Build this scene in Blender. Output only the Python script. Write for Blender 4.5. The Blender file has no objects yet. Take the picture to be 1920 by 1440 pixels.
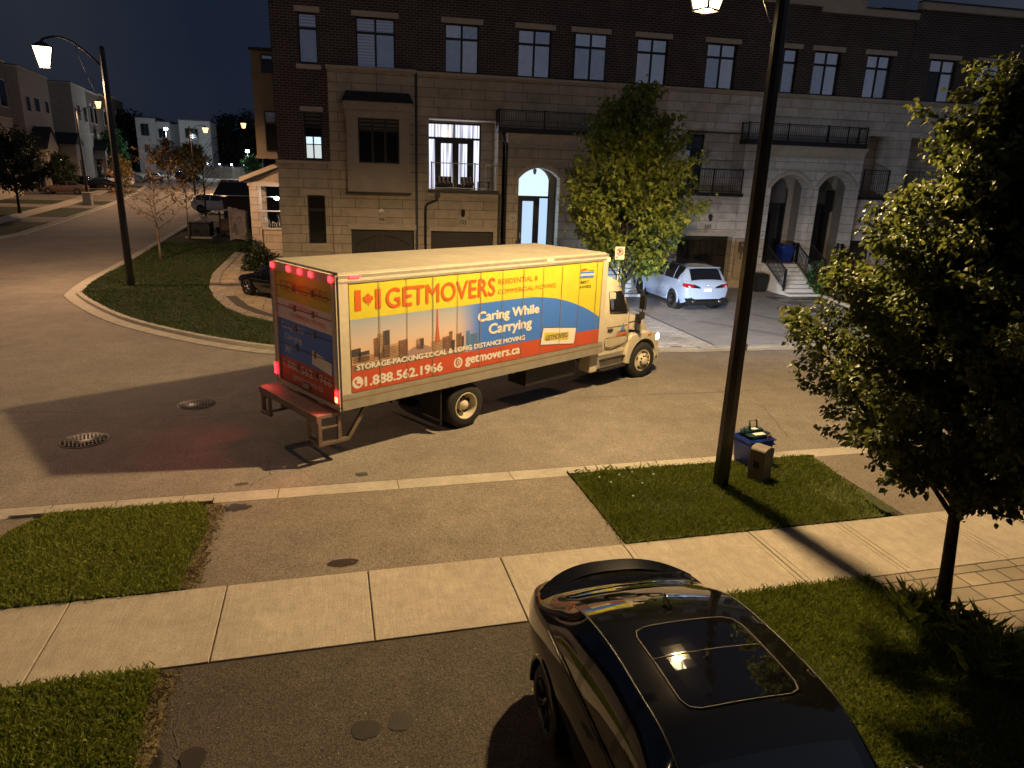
import bpy, bmesh, math, random
import numpy as np
from mathutils import Matrix, Vector
R=math.radians; PI=math.pi
random.seed(7); rng=np.random.default_rng(7)
SC=bpy.context.scene; COL=SC.collection
# ------------------------------------------------------------------ camera, world, exposure
cam=bpy.data.objects.new('camera',bpy.data.cameras.new('camera')); COL.objects.link(cam)
CH=5.3194; pit,rol,yaw=0.29283495,0.03417769,0.25908313
fw=Vector((math.sin(yaw)*math.cos(pit),math.cos(yaw)*math.cos(pit),-math.sin(pit)))
rt=Vector((math.cos(yaw),-math.sin(yaw),0)); up=rt.cross(fw)
rt2=math.cos(rol)*rt+math.sin(rol)*up; up2=-math.sin(rol)*rt+math.cos(rol)*up
cam.matrix_world=Matrix(((rt2.x,up2.x,-fw.x,0),(rt2.y,up2.y,-fw.y,0),(rt2.z,up2.z,-fw.z,CH),(0,0,0,1)))
cam.data.sensor_width=36; cam.data.lens=36*1310.5566/1920; cam.data.clip_end=1500; cam.data.clip_start=.05
SC.camera=cam
W=bpy.data.worlds.new('World'); SC.world=W; W.use_nodes=True
wn=W.node_tree; bg=wn.nodes['Background']
sky=wn.nodes.new('ShaderNodeTexSky'); sky.sky_type='NISHITA'; sky.sun_disc=False
sky.sun_elevation=R(-5.5); sky.sun_rotation=R(62); sky.altitude=100; sky.air_density=1.6; sky.dust_density=1.2; sky.ozone_density=1.0
# thin night cloud, lit from below by the town
tc=wn.nodes.new('ShaderNodeTexCoord'); nz=wn.nodes.new('ShaderNodeTexNoise'); nz.inputs['Scale'].default_value=3.0; nz.inputs['Detail'].default_value=5
wn.links.new(tc.outputs['Generated'],nz.inputs['Vector'])
rmp=wn.nodes.new('ShaderNodeValToRGB'); rmp.color_ramp.elements[0].position=.42; rmp.color_ramp.elements[1].position=.8
rmp.color_ramp.elements[0].color=(.048,.080,.165,1); rmp.color_ramp.elements[1].color=(.115,.140,.205,1)
wn.links.new(nz.outputs['Fac'],rmp.inputs['Fac'])
ad=wn.nodes.new('ShaderNodeMixRGB'); ad.blend_type='ADD'; ad.inputs['Fac'].default_value=1
wn.links.new(sky.outputs['Color'],ad.inputs['Color1']); wn.links.new(rmp.outputs['Color'],ad.inputs['Color2'])
# last twilight low in the sky behind and to the right of the camera
geo=wn.nodes.new('ShaderNodeVectorMath'); geo.operation='DOT_PRODUCT'; geo.inputs[1].default_value=(.748,-.618,.243); wn.links.new(tc.outputs['Generated'],geo.inputs[0])
gm=wn.nodes.new('ShaderNodeMapRange'); gm.interpolation_type='SMOOTHSTEP'; gm.inputs['From Min'].default_value=-.12; gm.inputs['From Max'].default_value=1; wn.links.new(geo.outputs['Value'],gm.inputs['Value'])
gs=wn.nodes.new('ShaderNodeVectorMath'); gs.operation='SCALE'; gs.inputs[0].default_value=(.40,.46,.58); wn.links.new(gm.outputs[0],gs.inputs['Scale'])
ad2=wn.nodes.new('ShaderNodeMixRGB'); ad2.blend_type='ADD'; ad2.inputs['Fac'].default_value=1; wn.links.new(ad.outputs['Color'],ad2.inputs['Color1']); wn.links.new(gs.outputs[0],ad2.inputs['Color2'])
wn.links.new(ad2.outputs['Color'],bg.inputs['Color']); bg.inputs['Strength'].default_value=.15
SC.view_settings.view_transform='Standard'; SC.view_settings.look='None'; SC.view_settings.gamma=1
SC.view_settings.use_curve_mapping=False; SC.view_settings.exposure=0.14
SC.render.engine='CYCLES'; SC.cycles.use_denoising=True; SC.cycles.denoiser='OPENIMAGEDENOISE'
SC.cycles.max_bounces=6; SC.cycles.diffuse_bounces=3; SC.cycles.glossy_bounces=3; SC.cycles.transmission_bounces=3
SC.cycles.sample_clamp_indirect=4; SC.cycles.caustics_reflective=False; SC.cycles.caustics_refractive=False
# lamp levels (each lamp's light is made in its builder)
LAMP_NEAR=4500; LAMP_LEFT=4300; LAMP_FAR=3000; HEADLIGHT=4200; LAMP_WEST_FILL=1300
LAMP_COL=(1.0,.68,.325); LAMP_COL_L=(1.0,.60,.33)
# ------------------------------------------------------------------ terrain
def zt(y): return 2e-4*min(max(0,y-40),130)**2
# ------------------------------------------------------------------ materials
MATS={}
def nodes(m): return m.node_tree.nodes, m.node_tree.links
def pm(name,col,rough=.6,metal=0,noise=None,bump=None,spec=.5,coat=0,emit=None,estr=0,trans=0,broom=0):
    """Principled with optional colour noise (scale, amount, second scale) and bump (scale, strength)."""
    if name in MATS: return MATS[name]
    m=bpy.data.materials.new(name); m.use_nodes=True; N,L=nodes(m); p=N['Principled BSDF']
    p.inputs['Base Color'].default_value=(*col,1); p.inputs['Roughness'].default_value=rough; p.inputs['Metallic'].default_value=metal
    p.inputs['Specular IOR Level'].default_value=spec; p.inputs['Coat Weight'].default_value=coat; p.inputs['Coat Roughness'].default_value=.03
    if trans: p.inputs['Transmission Weight'].default_value=trans
    if emit: p.inputs['Emission Color'].default_value=(*emit,1); p.inputs['Emission Strength'].default_value=estr
    if noise or bump: t=N.new('ShaderNodeTexCoord')
    if noise:
        prev=None
        for k in range(0,len(noise),2):
            n=N.new('ShaderNodeTexNoise'); n.inputs['Scale'].default_value=noise[k]; n.inputs['Detail'].default_value=6; n.inputs['Roughness'].default_value=.65
            L.new(t.outputs['Object'],n.inputs['Vector'])
            mr=N.new('ShaderNodeMapRange'); mr.inputs['From Min'].default_value=.3; mr.inputs['From Max'].default_value=.7
            mr.inputs['To Min'].default_value=1-noise[k+1]; mr.inputs['To Max'].default_value=1+noise[k+1]; L.new(n.outputs['Fac'],mr.inputs['Value'])
            if prev is None: prev=mr.outputs['Result']
            else:
                mu=N.new('ShaderNodeMath'); mu.operation='MULTIPLY'; L.new(prev,mu.inputs[0]); L.new(mr.outputs['Result'],mu.inputs[1]); prev=mu.outputs[0]
        if broom:
            mp=N.new('ShaderNodeMapping'); mp.inputs['Scale'].default_value=(95,2.2,1); L.new(t.outputs['Object'],mp.inputs['Vector'])
            n=N.new('ShaderNodeTexNoise'); n.inputs['Scale'].default_value=1; n.inputs['Detail'].default_value=3; L.new(mp.outputs[0],n.inputs['Vector'])
            mr=N.new('ShaderNodeMapRange'); mr.inputs['From Min'].default_value=.3; mr.inputs['From Max'].default_value=.7; mr.inputs['To Min'].default_value=1-broom; mr.inputs['To Max'].default_value=1+broom; L.new(n.outputs['Fac'],mr.inputs['Value'])
            mu=N.new('ShaderNodeMath'); mu.operation='MULTIPLY'; L.new(prev,mu.inputs[0]); L.new(mr.outputs['Result'],mu.inputs[1]); prev=mu.outputs[0]
        mx=N.new('ShaderNodeVectorMath'); mx.operation='SCALE'; mx.inputs[0].default_value=col; L.new(prev,mx.inputs['Scale'])
        L.new(mx.outputs['Vector'],p.inputs['Base Color'])
    if bump:
        n=N.new('ShaderNodeTexNoise'); n.inputs['Scale'].default_value=bump[0]; n.inputs['Detail'].default_value=4; L.new(t.outputs['Object'],n.inputs['Vector'])
        b=N.new('ShaderNodeBump'); b.inputs['Strength'].default_value=bump[1]; b.inputs['Distance'].default_value=bump[2] if len(bump)>2 else .02
        L.new(n.outputs['Fac'],b.inputs['Height']); L.new(b.outputs['Normal'],p.inputs['Normal'])
    MATS[name]=m; return m
def brickmat(name,c1,c2,cm,bw,rh,ms,rough=.8,off=.5,plan=False,rot=0,bump=.4,sq=1.0,fr=2):
    """brick / block / paver pattern; wall mode maps (x+y, z), plan mode maps (x, y)"""
    m=bpy.data.materials.new(name); m.use_nodes=True; N,L=nodes(m); p=N['Principled BSDF']; p.inputs['Roughness'].default_value=rough
    t=N.new('ShaderNodeTexCoord')
    if plan:
        mp=N.new('ShaderNodeMapping'); mp.inputs['Rotation'].default_value=(0,0,rot); L.new(t.outputs['Object'],mp.inputs['Vector']); v=mp.outputs['Vector']
    else:
        s=N.new('ShaderNodeSeparateXYZ'); L.new(t.outputs['Object'],s.inputs[0]); a=N.new('ShaderNodeMath'); L.new(s.outputs['X'],a.inputs[0]); L.new(s.outputs['Y'],a.inputs[1])
        c=N.new('ShaderNodeCombineXYZ'); L.new(a.outputs[0],c.inputs['X']); L.new(s.outputs['Z'],c.inputs['Y']); v=c.outputs[0]
    b=N.new('ShaderNodeTexBrick'); b.inputs['Scale'].default_value=1; b.inputs['Color1'].default_value=(*c1,1); b.inputs['Color2'].default_value=(*c2,1); b.inputs['Mortar'].default_value=(*cm,1)
    b.inputs['Brick Width'].default_value=bw; b.inputs['Row Height'].default_value=rh; b.inputs['Mortar Size'].default_value=ms; b.inputs['Mortar Smooth'].default_value=.1; b.offset=off; b.squash=sq; b.squash_frequency=fr
    L.new(v,b.inputs['Vector'])
    n=N.new('ShaderNodeTexNoise'); n.inputs['Scale'].default_value=1.1; n.inputs['Detail'].default_value=9; n.inputs['Roughness'].default_value=.7; L.new(t.outputs['Object'],n.inputs['Vector'])
    mr=N.new('ShaderNodeMapRange'); mr.inputs['From Min'].default_value=.3; mr.inputs['From Max'].default_value=.7; mr.inputs['To Min'].default_value=.72; mr.inputs['To Max'].default_value=1.26; L.new(n.outputs['Fac'],mr.inputs['Value'])
    mx=N.new('ShaderNodeVectorMath'); mx.operation='SCALE'; L.new(b.outputs['Color'],mx.inputs[0]); L.new(mr.outputs['Result'],mx.inputs['Scale']); L.new(mx.outputs['Vector'],p.inputs['Base Color'])
    bp=N.new('ShaderNodeBump'); bp.inputs['Strength'].default_value=bump; bp.inputs['Distance'].default_value=.012; bp.invert=True; L.new(b.outputs['Fac'],bp.inputs['Height']); L.new(bp.outputs['Normal'],p.inputs['Normal'])
    MATS[name]=m; return m
def asphaltmat(name,base,speck,seed=0):
    m=bpy.data.materials.new(name); m.use_nodes=True; N,L=nodes(m); p=N['Principled BSDF']; p.inputs['Roughness'].default_value=.85; p.inputs['Specular IOR Level'].default_value=.3
    t=N.new('ShaderNodeTexCoord')
    v=N.new('ShaderNodeTexVoronoi'); v.inputs['Scale'].default_value=85; L.new(t.outputs['Object'],v.inputs['Vector'])
    r=N.new('ShaderNodeValToRGB'); r.color_ramp.elements[0].position=.0; r.color_ramp.elements[1].position=1
    r.color_ramp.elements[0].color=(*[b*.74 for b in base],1); r.color_ramp.elements[1].color=(*speck,1)
    s=N.new('ShaderNodeSeparateColor'); L.new(v.outputs['Color'],s.inputs[0]); L.new(s.outputs[0],r.inputs['Fac'])
    prev=r.outputs['Color']
    for sc,am in ((.30,.20),(1.7,.14),(17,.14)):
        n=N.new('ShaderNodeTexNoise'); n.inputs['Scale'].default_value=sc; n.inputs['Detail'].default_value=6; n.inputs['Roughness'].default_value=.7
        mp=N.new('ShaderNodeMapping'); mp.inputs['Location'].default_value=(seed*3.1,seed,0); L.new(t.outputs['Object'],mp.inputs['Vector']); L.new(mp.outputs['Vector'],n.inputs['Vector'])
        mr=N.new('ShaderNodeMapRange'); mr.inputs['From Min'].default_value=.3; mr.inputs['From Max'].default_value=.7; mr.inputs['To Min'].default_value=1-am; mr.inputs['To Max'].default_value=1+am; L.new(n.outputs['Fac'],mr.inputs['Value'])
        mx=N.new('ShaderNodeVectorMath'); mx.operation='SCALE'; L.new(prev,mx.inputs[0]); L.new(mr.outputs['Result'],mx.inputs['Scale']); prev=mx.outputs['Vector']
    L.new(prev,p.inputs['Base Color'])
    b=N.new('ShaderNodeBump'); b.inputs['Strength'].default_value=.5; b.inputs['Distance'].default_value=.008; L.new(v.outputs['Distance'],b.inputs['Height']); L.new(b.outputs['Normal'],p.inputs['Normal'])
    MATS[name]=m; return m
def leafmat(name,c1,c2,rough=.4,tl=.25):
    m=bpy.data.materials.new(name); m.use_nodes=True; N,L=nodes(m); p=N['Principled BSDF']; p.inputs['Roughness'].default_value=rough
    g=N.new('ShaderNodeNewGeometry'); r=N.new('ShaderNodeValToRGB'); r.color_ramp.elements[0].color=(*c1,1); r.color_ramp.elements[1].color=(*c2,1)
    L.new(g.outputs['Random Per Island'],r.inputs['Fac']); L.new(r.outputs['Color'],p.inputs['Base Color'])
    if tl:
        tr=N.new('ShaderNodeBsdfTranslucent'); L.new(r.outputs['Color'],tr.inputs['Color']); mix=N.new('ShaderNodeMixShader'); mix.inputs[0].default_value=tl
        L.new(p.outputs[0],mix.inputs[1]); L.new(tr.outputs[0],mix.inputs[2]); L.new(mix.outputs[0],N['Material Output'].inputs['Surface'])
    MATS[name]=m; return m
def curtainmat(name,col,st):
    m=bpy.data.materials.new(name); m.use_nodes=True; N,L=nodes(m); p=N['Principled BSDF']; p.inputs['Base Color'].default_value=(.1,.1,.1,1)
    t=N.new('ShaderNodeTexCoord'); mp=N.new('ShaderNodeMapping'); mp.inputs['Scale'].default_value=(14,0,.25); L.new(t.outputs['Object'],mp.inputs['Vector'])
    n=N.new('ShaderNodeTexNoise'); n.inputs['Scale'].default_value=1.0; n.inputs['Detail'].default_value=3; L.new(mp.outputs[0],n.inputs['Vector'])
    r=N.new('ShaderNodeValToRGB'); r.color_ramp.elements[0].position=.38; r.color_ramp.elements[1].position=.58; r.color_ramp.elements[0].color=(*[c*.22 for c in col],1); r.color_ramp.elements[1].color=(*col,1)
    L.new(n.outputs['Fac'],r.inputs['Fac']); L.new(r.outputs['Color'],p.inputs['Emission Color']); p.inputs['Emission Strength'].default_value=st; p.inputs['Roughness'].default_value=.1
    MATS[name]=m; return m
def blindmat(name,c1,c2,row=.09,metal=0):
    m=bpy.data.materials.new(name); m.use_nodes=True; N,L=nodes(m); p=N['Principled BSDF']; p.inputs['Roughness'].default_value=.08; p.inputs['Coat Weight'].default_value=.6; p.inputs['Metallic'].default_value=metal
    t=N.new('ShaderNodeTexCoord'); w=N.new('ShaderNodeTexWave'); w.bands_direction='Z'; w.inputs['Scale'].default_value=.314/row; w.inputs['Distortion'].default_value=.4; L.new(t.outputs['Object'],w.inputs['Vector'])
    r=N.new('ShaderNodeValToRGB'); r.color_ramp.elements[0].color=(*c1,1); r.color_ramp.elements[1].color=(*c2,1); L.new(w.outputs['Fac'],r.inputs['Fac']); L.new(r.outputs['Color'],p.inputs['Base Color'])
    MATS[name]=m; return m
asphaltmat('asphalt_road',(.165,.147,.128),(.30,.265,.225))
asphaltmat('asphalt_drive',(.145,.122,.10),(.27,.232,.19),3); asphaltmat('asphalt_drive_dim',(.036,.030,.024),(.105,.088,.070),5); asphaltmat('asphalt_far_lit',(.26,.265,.285),(.36,.365,.39),8)  # near and far drive colours carry lamp falloff and headlight brightness
pm('asphalt_patch',(.055,.05,.045),.7,noise=(9,.3))
pm('tyre_track',(.19,.19,.205),.85,noise=(5,.2)); pm('damp_stain',(.014,.011,.008),.45,noise=(6,.3))
pm('concrete_walk',(.36,.315,.255),.9,noise=(.9,.12,6,.12,70,.26),bump=(60,.6,.01),broom=.13)
pm('concrete_kerb',(.36,.33,.275),.9,noise=(1.2,.14,9,.12,40,.12),bump=(50,.4,.01))
pm('joint_dirt',(.05,.042,.033),.95)
pm('lawn_soil',(.05,.06,.016),.95,noise=(1.5,.3,14,.4))
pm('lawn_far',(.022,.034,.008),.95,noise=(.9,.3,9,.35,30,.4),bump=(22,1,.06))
pm('dry_grass',(.13,.10,.05),.95,noise=(5,.3,40,.5),bump=(30,1,.03))
pm('kerb_blue',(.10,.16,.42),.6); pm('mulch',(.20,.045,.025),.95,noise=(20,.6),bump=(25,1,.05))
brickmat('paver_warm',(.31,.26,.19),(.22,.185,.14),(.05,.045,.04),.6,.3,.012,plan=True,bump=.6,sq=.6,fr=2)
brickmat('paver_tan',(.34,.27,.17),(.24,.19,.125),(.035,.03,.025),.85,.62,.012,plan=True,bump=.6,sq=.55,fr=2,off=.37)
brickmat('paver_grey',(.42,.43,.45),(.05,.05,.055),(.04,.04,.04),.75,.42,.01,plan=True,bump=.5,sq=.6,fr=3,off=.3)
brickmat('paver_pale',(.50,.50,.52),(.38,.38,.40),(.10,.10,.10),.5,.25,.008,plan=True)
brickmat('stone_block',(.47,.385,.285),(.41,.34,.25),(.12,.095,.07),1.05,.40,.012,sq=1.6,fr=2)
brickmat('stone_grey',(.60,.535,.465),(.53,.47,.41),(.19,.165,.145),1.05,.42,.012,sq=1.6,fr=2)
brickmat('brick_dark',(.060,.034,.028),(.036,.022,.019),(.165,.128,.108),.30,.105,.016,bump=.5)
brickmat('brick_brown',(.13,.075,.05),(.09,.055,.04),(.17,.14,.11),.4,.16,.02)
pm('stucco',(.40,.33,.25),.9,noise=(1.5,.1,12,.08),bump=(40,.3,.01))
pm('stucco_shade',(.19,.158,.12),.9,noise=(1.5,.1,12,.08)); pm('grit',(.30,.26,.20),.9); pm('stucco_pale',(.33,.32,.30),.9,noise=(1.0,.1,8,.08))  # stucco_shade: darker stucco copy, shade put into the colour
pm('stucco_tan',(.36,.30,.235),.9,noise=(1.0,.12,8,.08))
pm('stucco_grey',(.13,.13,.135),.9,noise=(1.0,.1))
pm('trim_stone',(.48,.40,.31),.85,noise=(3,.12,20,.08))
pm('trim_dark',(.013,.011,.010),.5,noise=(4,.2))
pm('frame_black',(.012,.011,.011),.45)
pm('roof_shingle',(.022,.020,.019),.9,noise=(12,.4),bump=(20,.6,.02))
pm('rail_metal',(.022,.020,.019),.4,.3)
pm('rail_light',(.30,.29,.27),.35,.6)
pm('glass_dark',(.010,.011,.013),.06,0,spec=.6)
pm('glass_sky',(.74,.74,.80),.05,.92,noise=(.9,.14),spec=.6,coat=1)
pm('curtain_grey',(.80,.77,.80),.12,.85,noise=(7,.10),coat=1)
pm('curtain_dim',(.60,.63,.72),.08,.75,noise=(5,.12),coat=1)
blindmat('blind_pale',(.50,.50,.55),(.82,.82,.88),.12,.7)
blindmat('blind_dim',(.03,.03,.03),(.15,.14,.135),.16)
curtainmat('lit_curtain',(.78,.81,1.0),1.35)
pm('lit_hall',(.1,.1,.1),.3,emit=(.50,.70,1.0),estr=.95)
pm('lit_hall_pale',(.1,.1,.1),.3,emit=(.66,.86,1.0),estr=1.05)
pm('lit_room',(.1,.1,.1),.3,emit=(.72,.80,.78),estr=.8,noise=None)
pm('garage_dark',(.030,.024,.020),.6,noise=(3,.2))
pm('step_lit',(.66,.64,.60),.8,noise=(3,.10,20,.08)); pm('transom_dim',(.13,.12,.115),.25,noise=(3,.15)); pm('door_dark',(.018,.015,.014),.5)  # base colour of the steps lightened to imitate headlight on them
pm('plate_stone',(.42,.38,.31),.8); pm('numeral',(.05,.045,.04),.6)
pm('plate_white',(.55,.54,.50),.6)
pm('pole_black',(.012,.010,.009),.38,.2,noise=(2,.3),coat=.2)
pm('lantern_glass',(.8,.7,.5),.4,emit=(1.0,.80,.50),estr=9)
pm('lantern_glass_far',(.8,.7,.5),.4,emit=(1.0,.56,.20),estr=3.2)
pm('led_white',(.8,.8,.8),.4,emit=(.75,.86,1.0),estr=40)
pm('lamp_frame',(.01,.009,.008),.5)
pm('wood_fence',(.42,.36,.33),.75,noise=(6,.15))
pm('wood_dark',(.035,.023,.015),.8,noise=(6,.2))
pm('utility_grey',(.17,.145,.12),.65,noise=(5,.15,30,.12))
pm('utility_green',(.012,.018,.013),.6)
pm('plastic_blue',(.010,.045,.34),.38,noise=(6,.15)); pm('plastic_blue_deep',(.012,.03,.16),.4)
pm('plastic_teal',(.006,.030,.038),.4,noise=(8,.2)); pm('plastic_black',(.012,.012,.012),.5); pm('sticker_white',(.72,.70,.62),.5); pm('latch_orange',(.42,.13,.05),.5)
pm('sticker_tan',(.36,.33,.27),.6)
pm('bark_dark',(.030,.024,.018),.95,noise=(9,.35),bump=(18,1,.03)); pm('bark_pale',(.15,.11,.075),.9,noise=(9,.3))
leafmat('leaf_pear',(.052,.075,.016),(.14,.155,.032),.60,.38); leafmat('leaf_maple',(.085,.13,.018),(.22,.245,.036),.5,.3)
leafmat('leaf_dark',(.012,.024,.008),(.04,.055,.015),.5); leafmat('leaf_gold',(.11,.10,.02),(.20,.15,.03),.5); leafmat('leaf_green',(.03,.10,.03),(.09,.22,.06),.5)
leafmat('leaf_rust',(.16,.075,.03),(.26,.15,.05),.6); leafmat('leaf_blue',(.16,.24,.25),(.34,.44,.43),.6); leafmat('leaf_forest',(.006,.009,.005),(.014,.017,.009),.8)
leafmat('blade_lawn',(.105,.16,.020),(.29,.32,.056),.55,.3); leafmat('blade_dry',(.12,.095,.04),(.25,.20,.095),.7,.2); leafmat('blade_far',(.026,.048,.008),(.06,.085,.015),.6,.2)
pm('iron',(.035,.032,.03),.5,.6,noise=(20,.3)); pm('iron_worn',(.055,.048,.040),.7,0,noise=(30,.3))
# ------------------------------------------------------------------ mesh builder
class MB:
    def __init__(s,off=(0,0,0)): s.v=[]; s.f=[]; s.m=[]; s.ms=[]; s.o=off; s.sm=[]
    def mi(s,m):
        if m not in s.ms: s.ms.append(m)
        return s.ms.index(m)
    def add(s,vs,fs,m,smooth=False):
        b=len(s.v); o=s.o; s.v+=[(x+o[0],y+o[1],z+o[2]) for x,y,z in vs]; k=s.mi(m)
        for f in fs: s.f.append([b+i for i in f]); s.m.append(k); s.sm.append(smooth)
        return s
    def quad(s,a,b,c,d,m): return s.add([a,b,c,d],[(0,1,2,3)],m)
    def poly(s,ps,m): return s.add(ps,[list(range(len(ps)))],m)
    def box(s,x0,x1,y0,y1,z0,z1,m):
        if x0>x1:x0,x1=x1,x0
        if y0>y1:y0,y1=y1,y0
        if z0>z1:z0,z1=z1,z0
        return s.add([(x0,y0,z0),(x1,y0,z0),(x1,y1,z0),(x0,y1,z0),(x0,y0,z1),(x1,y0,z1),(x1,y1,z1),(x0,y1,z1)],
          [(0,3,2,1),(4,5,6,7),(0,1,5,4),(1,2,6,5),(2,3,7,6),(3,0,4,7)],m)
    def hexa(s,bot,top,m):
        return s.add(list(bot)+list(top),[(3,2,1,0),(4,5,6,7),(0,1,5,4),(1,2,6,5),(2,3,7,6),(3,0,4,7)],m)
    def prism(s,pts,axis,lo,hi,m):
        """extrude 2-D outline along an axis: axis 'y' -> pts are (x,z); 'x' -> (y,z); 'z' -> (x,y)"""
        def P(p,t): return {'x':(t,p[0],p[1]),'y':(p[0],t,p[1]),'z':(p[0],p[1],t)}[axis]
        n=len(pts); vs=[P(p,lo) for p in pts]+[P(p,hi) for p in pts]
        return s.add(vs,[list(range(n))[::-1],list(range(n,2*n))]+[(i,(i+1)%n,n+(i+1)%n,n+i) for i in range(n)],m)
    def tube(s,path,r,m,n=6,caps=True,smooth=True):
        P=[Vector(p) for p in path]; rs=r if isinstance(r,(list,tuple)) else [r]*len(P); vs=[]; fs=[]
        pu=None
        for i,p in enumerate(P):
            d=(P[min(i+1,len(P)-1)]-P[max(i-1,0)])
            d=d.normalized() if d.length>1e-9 else Vector((0,0,1))
            a=pu if pu is not None and abs(pu.dot(d))<.95 else (Vector((0,0,1)) if abs(d.z)<.9 else Vector((1,0,0)))
            u=(a-d*a.dot(d)).normalized(); w=d.cross(u); pu=u
            for k in range(n):
                t=2*PI*(k+.5)/n; q=p+(u*math.cos(t)+w*math.sin(t))*rs[i]; vs.append(tuple(q))
        for i in range(len(P)-1):
            for k in range(n): fs.append((i*n+k,i*n+(k+1)%n,(i+1)*n+(k+1)%n,(i+1)*n+k))
        s.add(vs,fs,m,smooth)
        if caps:
            b=len(s.v)-len(vs); kk=s.mi(m)
            s.f.append([b+k for k in range(n)][::-1]); s.m.append(kk); s.sm.append(False)
            s.f.append([b+(len(P)-1)*n+k for k in range(n)]); s.m.append(kk); s.sm.append(False)
        return s
    def lathe(s,prof,c,m,n=24,axis='z',smooth=True):
        """profile [(r,h)] about an axis through c"""
        vs=[];fs=[]
        for r,h in prof:
            for k in range(n):
                t=2*PI*k/n; a,b=r*math.cos(t),r*math.sin(t)
                vs.append({'z':(c[0]+a,c[1]+b,c[2]+h),'y':(c[0]+a,c[1]+h,c[2]+b),'x':(c[0]+h,c[1]+a,c[2]+b)}[axis])
        for i in range(len(prof)-1):
            for k in range(n): fs.append((i*n+k,i*n+(k+1)%n,(i+1)*n+(k+1)%n,(i+1)*n+k))
        return s.add(vs,fs,m,smooth)
    def text(s,body,h0,h1,v0,v1,plane,at,m,bold=.0,flip=1):
        """lettering stretched to a box; plane 'xz' (at=y), 'yz' (at=x) or 'xy' (at=z); flip mirrors the run direction"""
        cu=bpy.data.curves.new('t','FONT'); cu.body=body; cu.size=1; cu.offset=bold; cu.resolution_u=3
        ob=bpy.data.objects.new('t',cu); COL.objects.link(ob); bpy.context.view_layer.update()
        me=bpy.data.meshes.new_from_object(ob.evaluated_get(bpy.context.evaluated_depsgraph_get())); V=np.array([v.co[:] for v in me.vertices]); F=[list(p.vertices) for p in me.polygons]
        bpy.data.objects.remove(ob); bpy.data.curves.remove(cu); bpy.data.meshes.remove(me)
        lo,hi=V.min(0),V.max(0); sx=(h1-h0)/(hi[0]-lo[0]); sy=(v1-v0)/(hi[1]-lo[1])
        out=[]
        for x,y,_ in V:
            a=h0+(x-lo[0])*sx; b=v0+(y-lo[1])*sy
            out.append({'xz':(a*flip,at,b),'yz':(at,a*flip,b),'xy':(a*flip,b,at)}[plane])
        return s.add(out,F,m)
    def build(s,name,parent=None,bevel=0,loc=None,rz=0,weld=False):
        me=bpy.data.meshes.new(name); me.from_pydata(s.v,[],s.f); 
        for m in s.ms: me.materials.append(MATS[m])
        me.polygons.foreach_set('material_index',s.m); me.polygons.foreach_set('use_smooth',s.sm); me.update()
        o=bpy.data.objects.new(name,me); COL.objects.link(o)
        if parent: o.parent=parent
        if loc: o.location=loc
        if rz: o.rotation_euler=(0,0,rz)
        if bevel:
            b=o.modifiers.new('bevel','BEVEL'); b.width=bevel; b.segments=2; b.limit_method='ANGLE'; b.angle_limit=R(40)
        return o
def npmesh(name,V,F,mat,parent=None,smooth=False):
    """fast mesh from numpy (all faces with the same corner count)"""
    me=bpy.data.meshes.new(name); nf,k=F.shape
    me.vertices.add(len(V)); me.vertices.foreach_set('co',V.astype(np.float32).ravel())
    me.loops.add(nf*k); me.loops.foreach_set('vertex_index',F.astype(np.int32).ravel())
    me.polygons.add(nf); me.polygons.foreach_set('loop_start',np.arange(0,nf*k,k,dtype=np.int32))
    if smooth: me.polygons.foreach_set('use_smooth',np.ones(nf,bool))
    me.materials.append(MATS[mat]); me.update(calc_edges=True); me.validate()
    o=bpy.data.objects.new(name,me); COL.objects.link(o)
    if parent: o.parent=parent
    return o
def tag(o,label=None,cat=None,group=None,kind=None):
    if label: o['label']=label
    if cat: o['category']=cat
    if group: o['group']=group
    if kind: o['kind']=kind
    return o
def thing(name,label,cat,loc=(0,0,0),rz=0,group=None,scale=1):
    o=bpy.data.objects.new(name,None); o.empty_display_size=.2; COL.objects.link(o); o.location=loc; o.rotation_euler=(0,0,rz)
    if scale!=1: o.scale=(scale,)*3
    return tag(o,label,cat,group)
def copy_tree(o,parent=None,loc=None,rz=None,label=None,group=None):
    c=o.copy(); COL.objects.link(c)
    if parent: c.parent=parent
    if loc is not None: c.location=loc
    if rz is not None: c.rotation_euler=(0,0,rz)
    if label: c['label']=label
    if group: c['group']=group
    for ch in list(o.children): copy_tree(ch,c)
    return c
def struct(mb,name): return tag(mb.build(name),kind='structure')
# ------------------------------------------------------------------ ground, roads, kerbs
ys=list(np.arange(-60,40,20))+list(np.arange(40,180,10))+[180,240,320,420,600]
mb=MB()
for i in range(len(ys)-1):
    for x0,x1 in ((-400,-60),(-60,60),(60,400)):
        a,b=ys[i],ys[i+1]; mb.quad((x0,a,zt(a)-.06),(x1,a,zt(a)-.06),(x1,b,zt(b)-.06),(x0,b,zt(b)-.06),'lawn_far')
struct(mb,'ground')
LK=[(-20.9,20),(-20.9,53.3),(-20.6,57),(-22.0,74),(-23.0,88),(-24.4,101.7),(-26.5,120),(-29,134),(-33,150),(-40,165)]     # left kerb of the side street
RK=[(-10.55,32.1),(-10.95,36),(-11.0,40),(-11.6,54.6),(-12.0,67),(-12.2,83),(-12.7,101),(-15.0,120),(-18.2,137),(-23,152),(-30,160)]
def atY(P,y):
    for (x0,y0),(x1,y1) in zip(P,P[1:]):
        if y0<=y<=y1: return x0+(x1-x0)*(y-y0)/(y1-y0)
    return P[0][0] if y<P[0][1] else P[-1][0]
mb=MB(); mb.quad((-60,11.5,0),(90,11.5,0),(90,34,0),(-60,34,0),'asphalt_road')
yy=[34]+list(np.arange(40,158,6))+[158]
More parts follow.
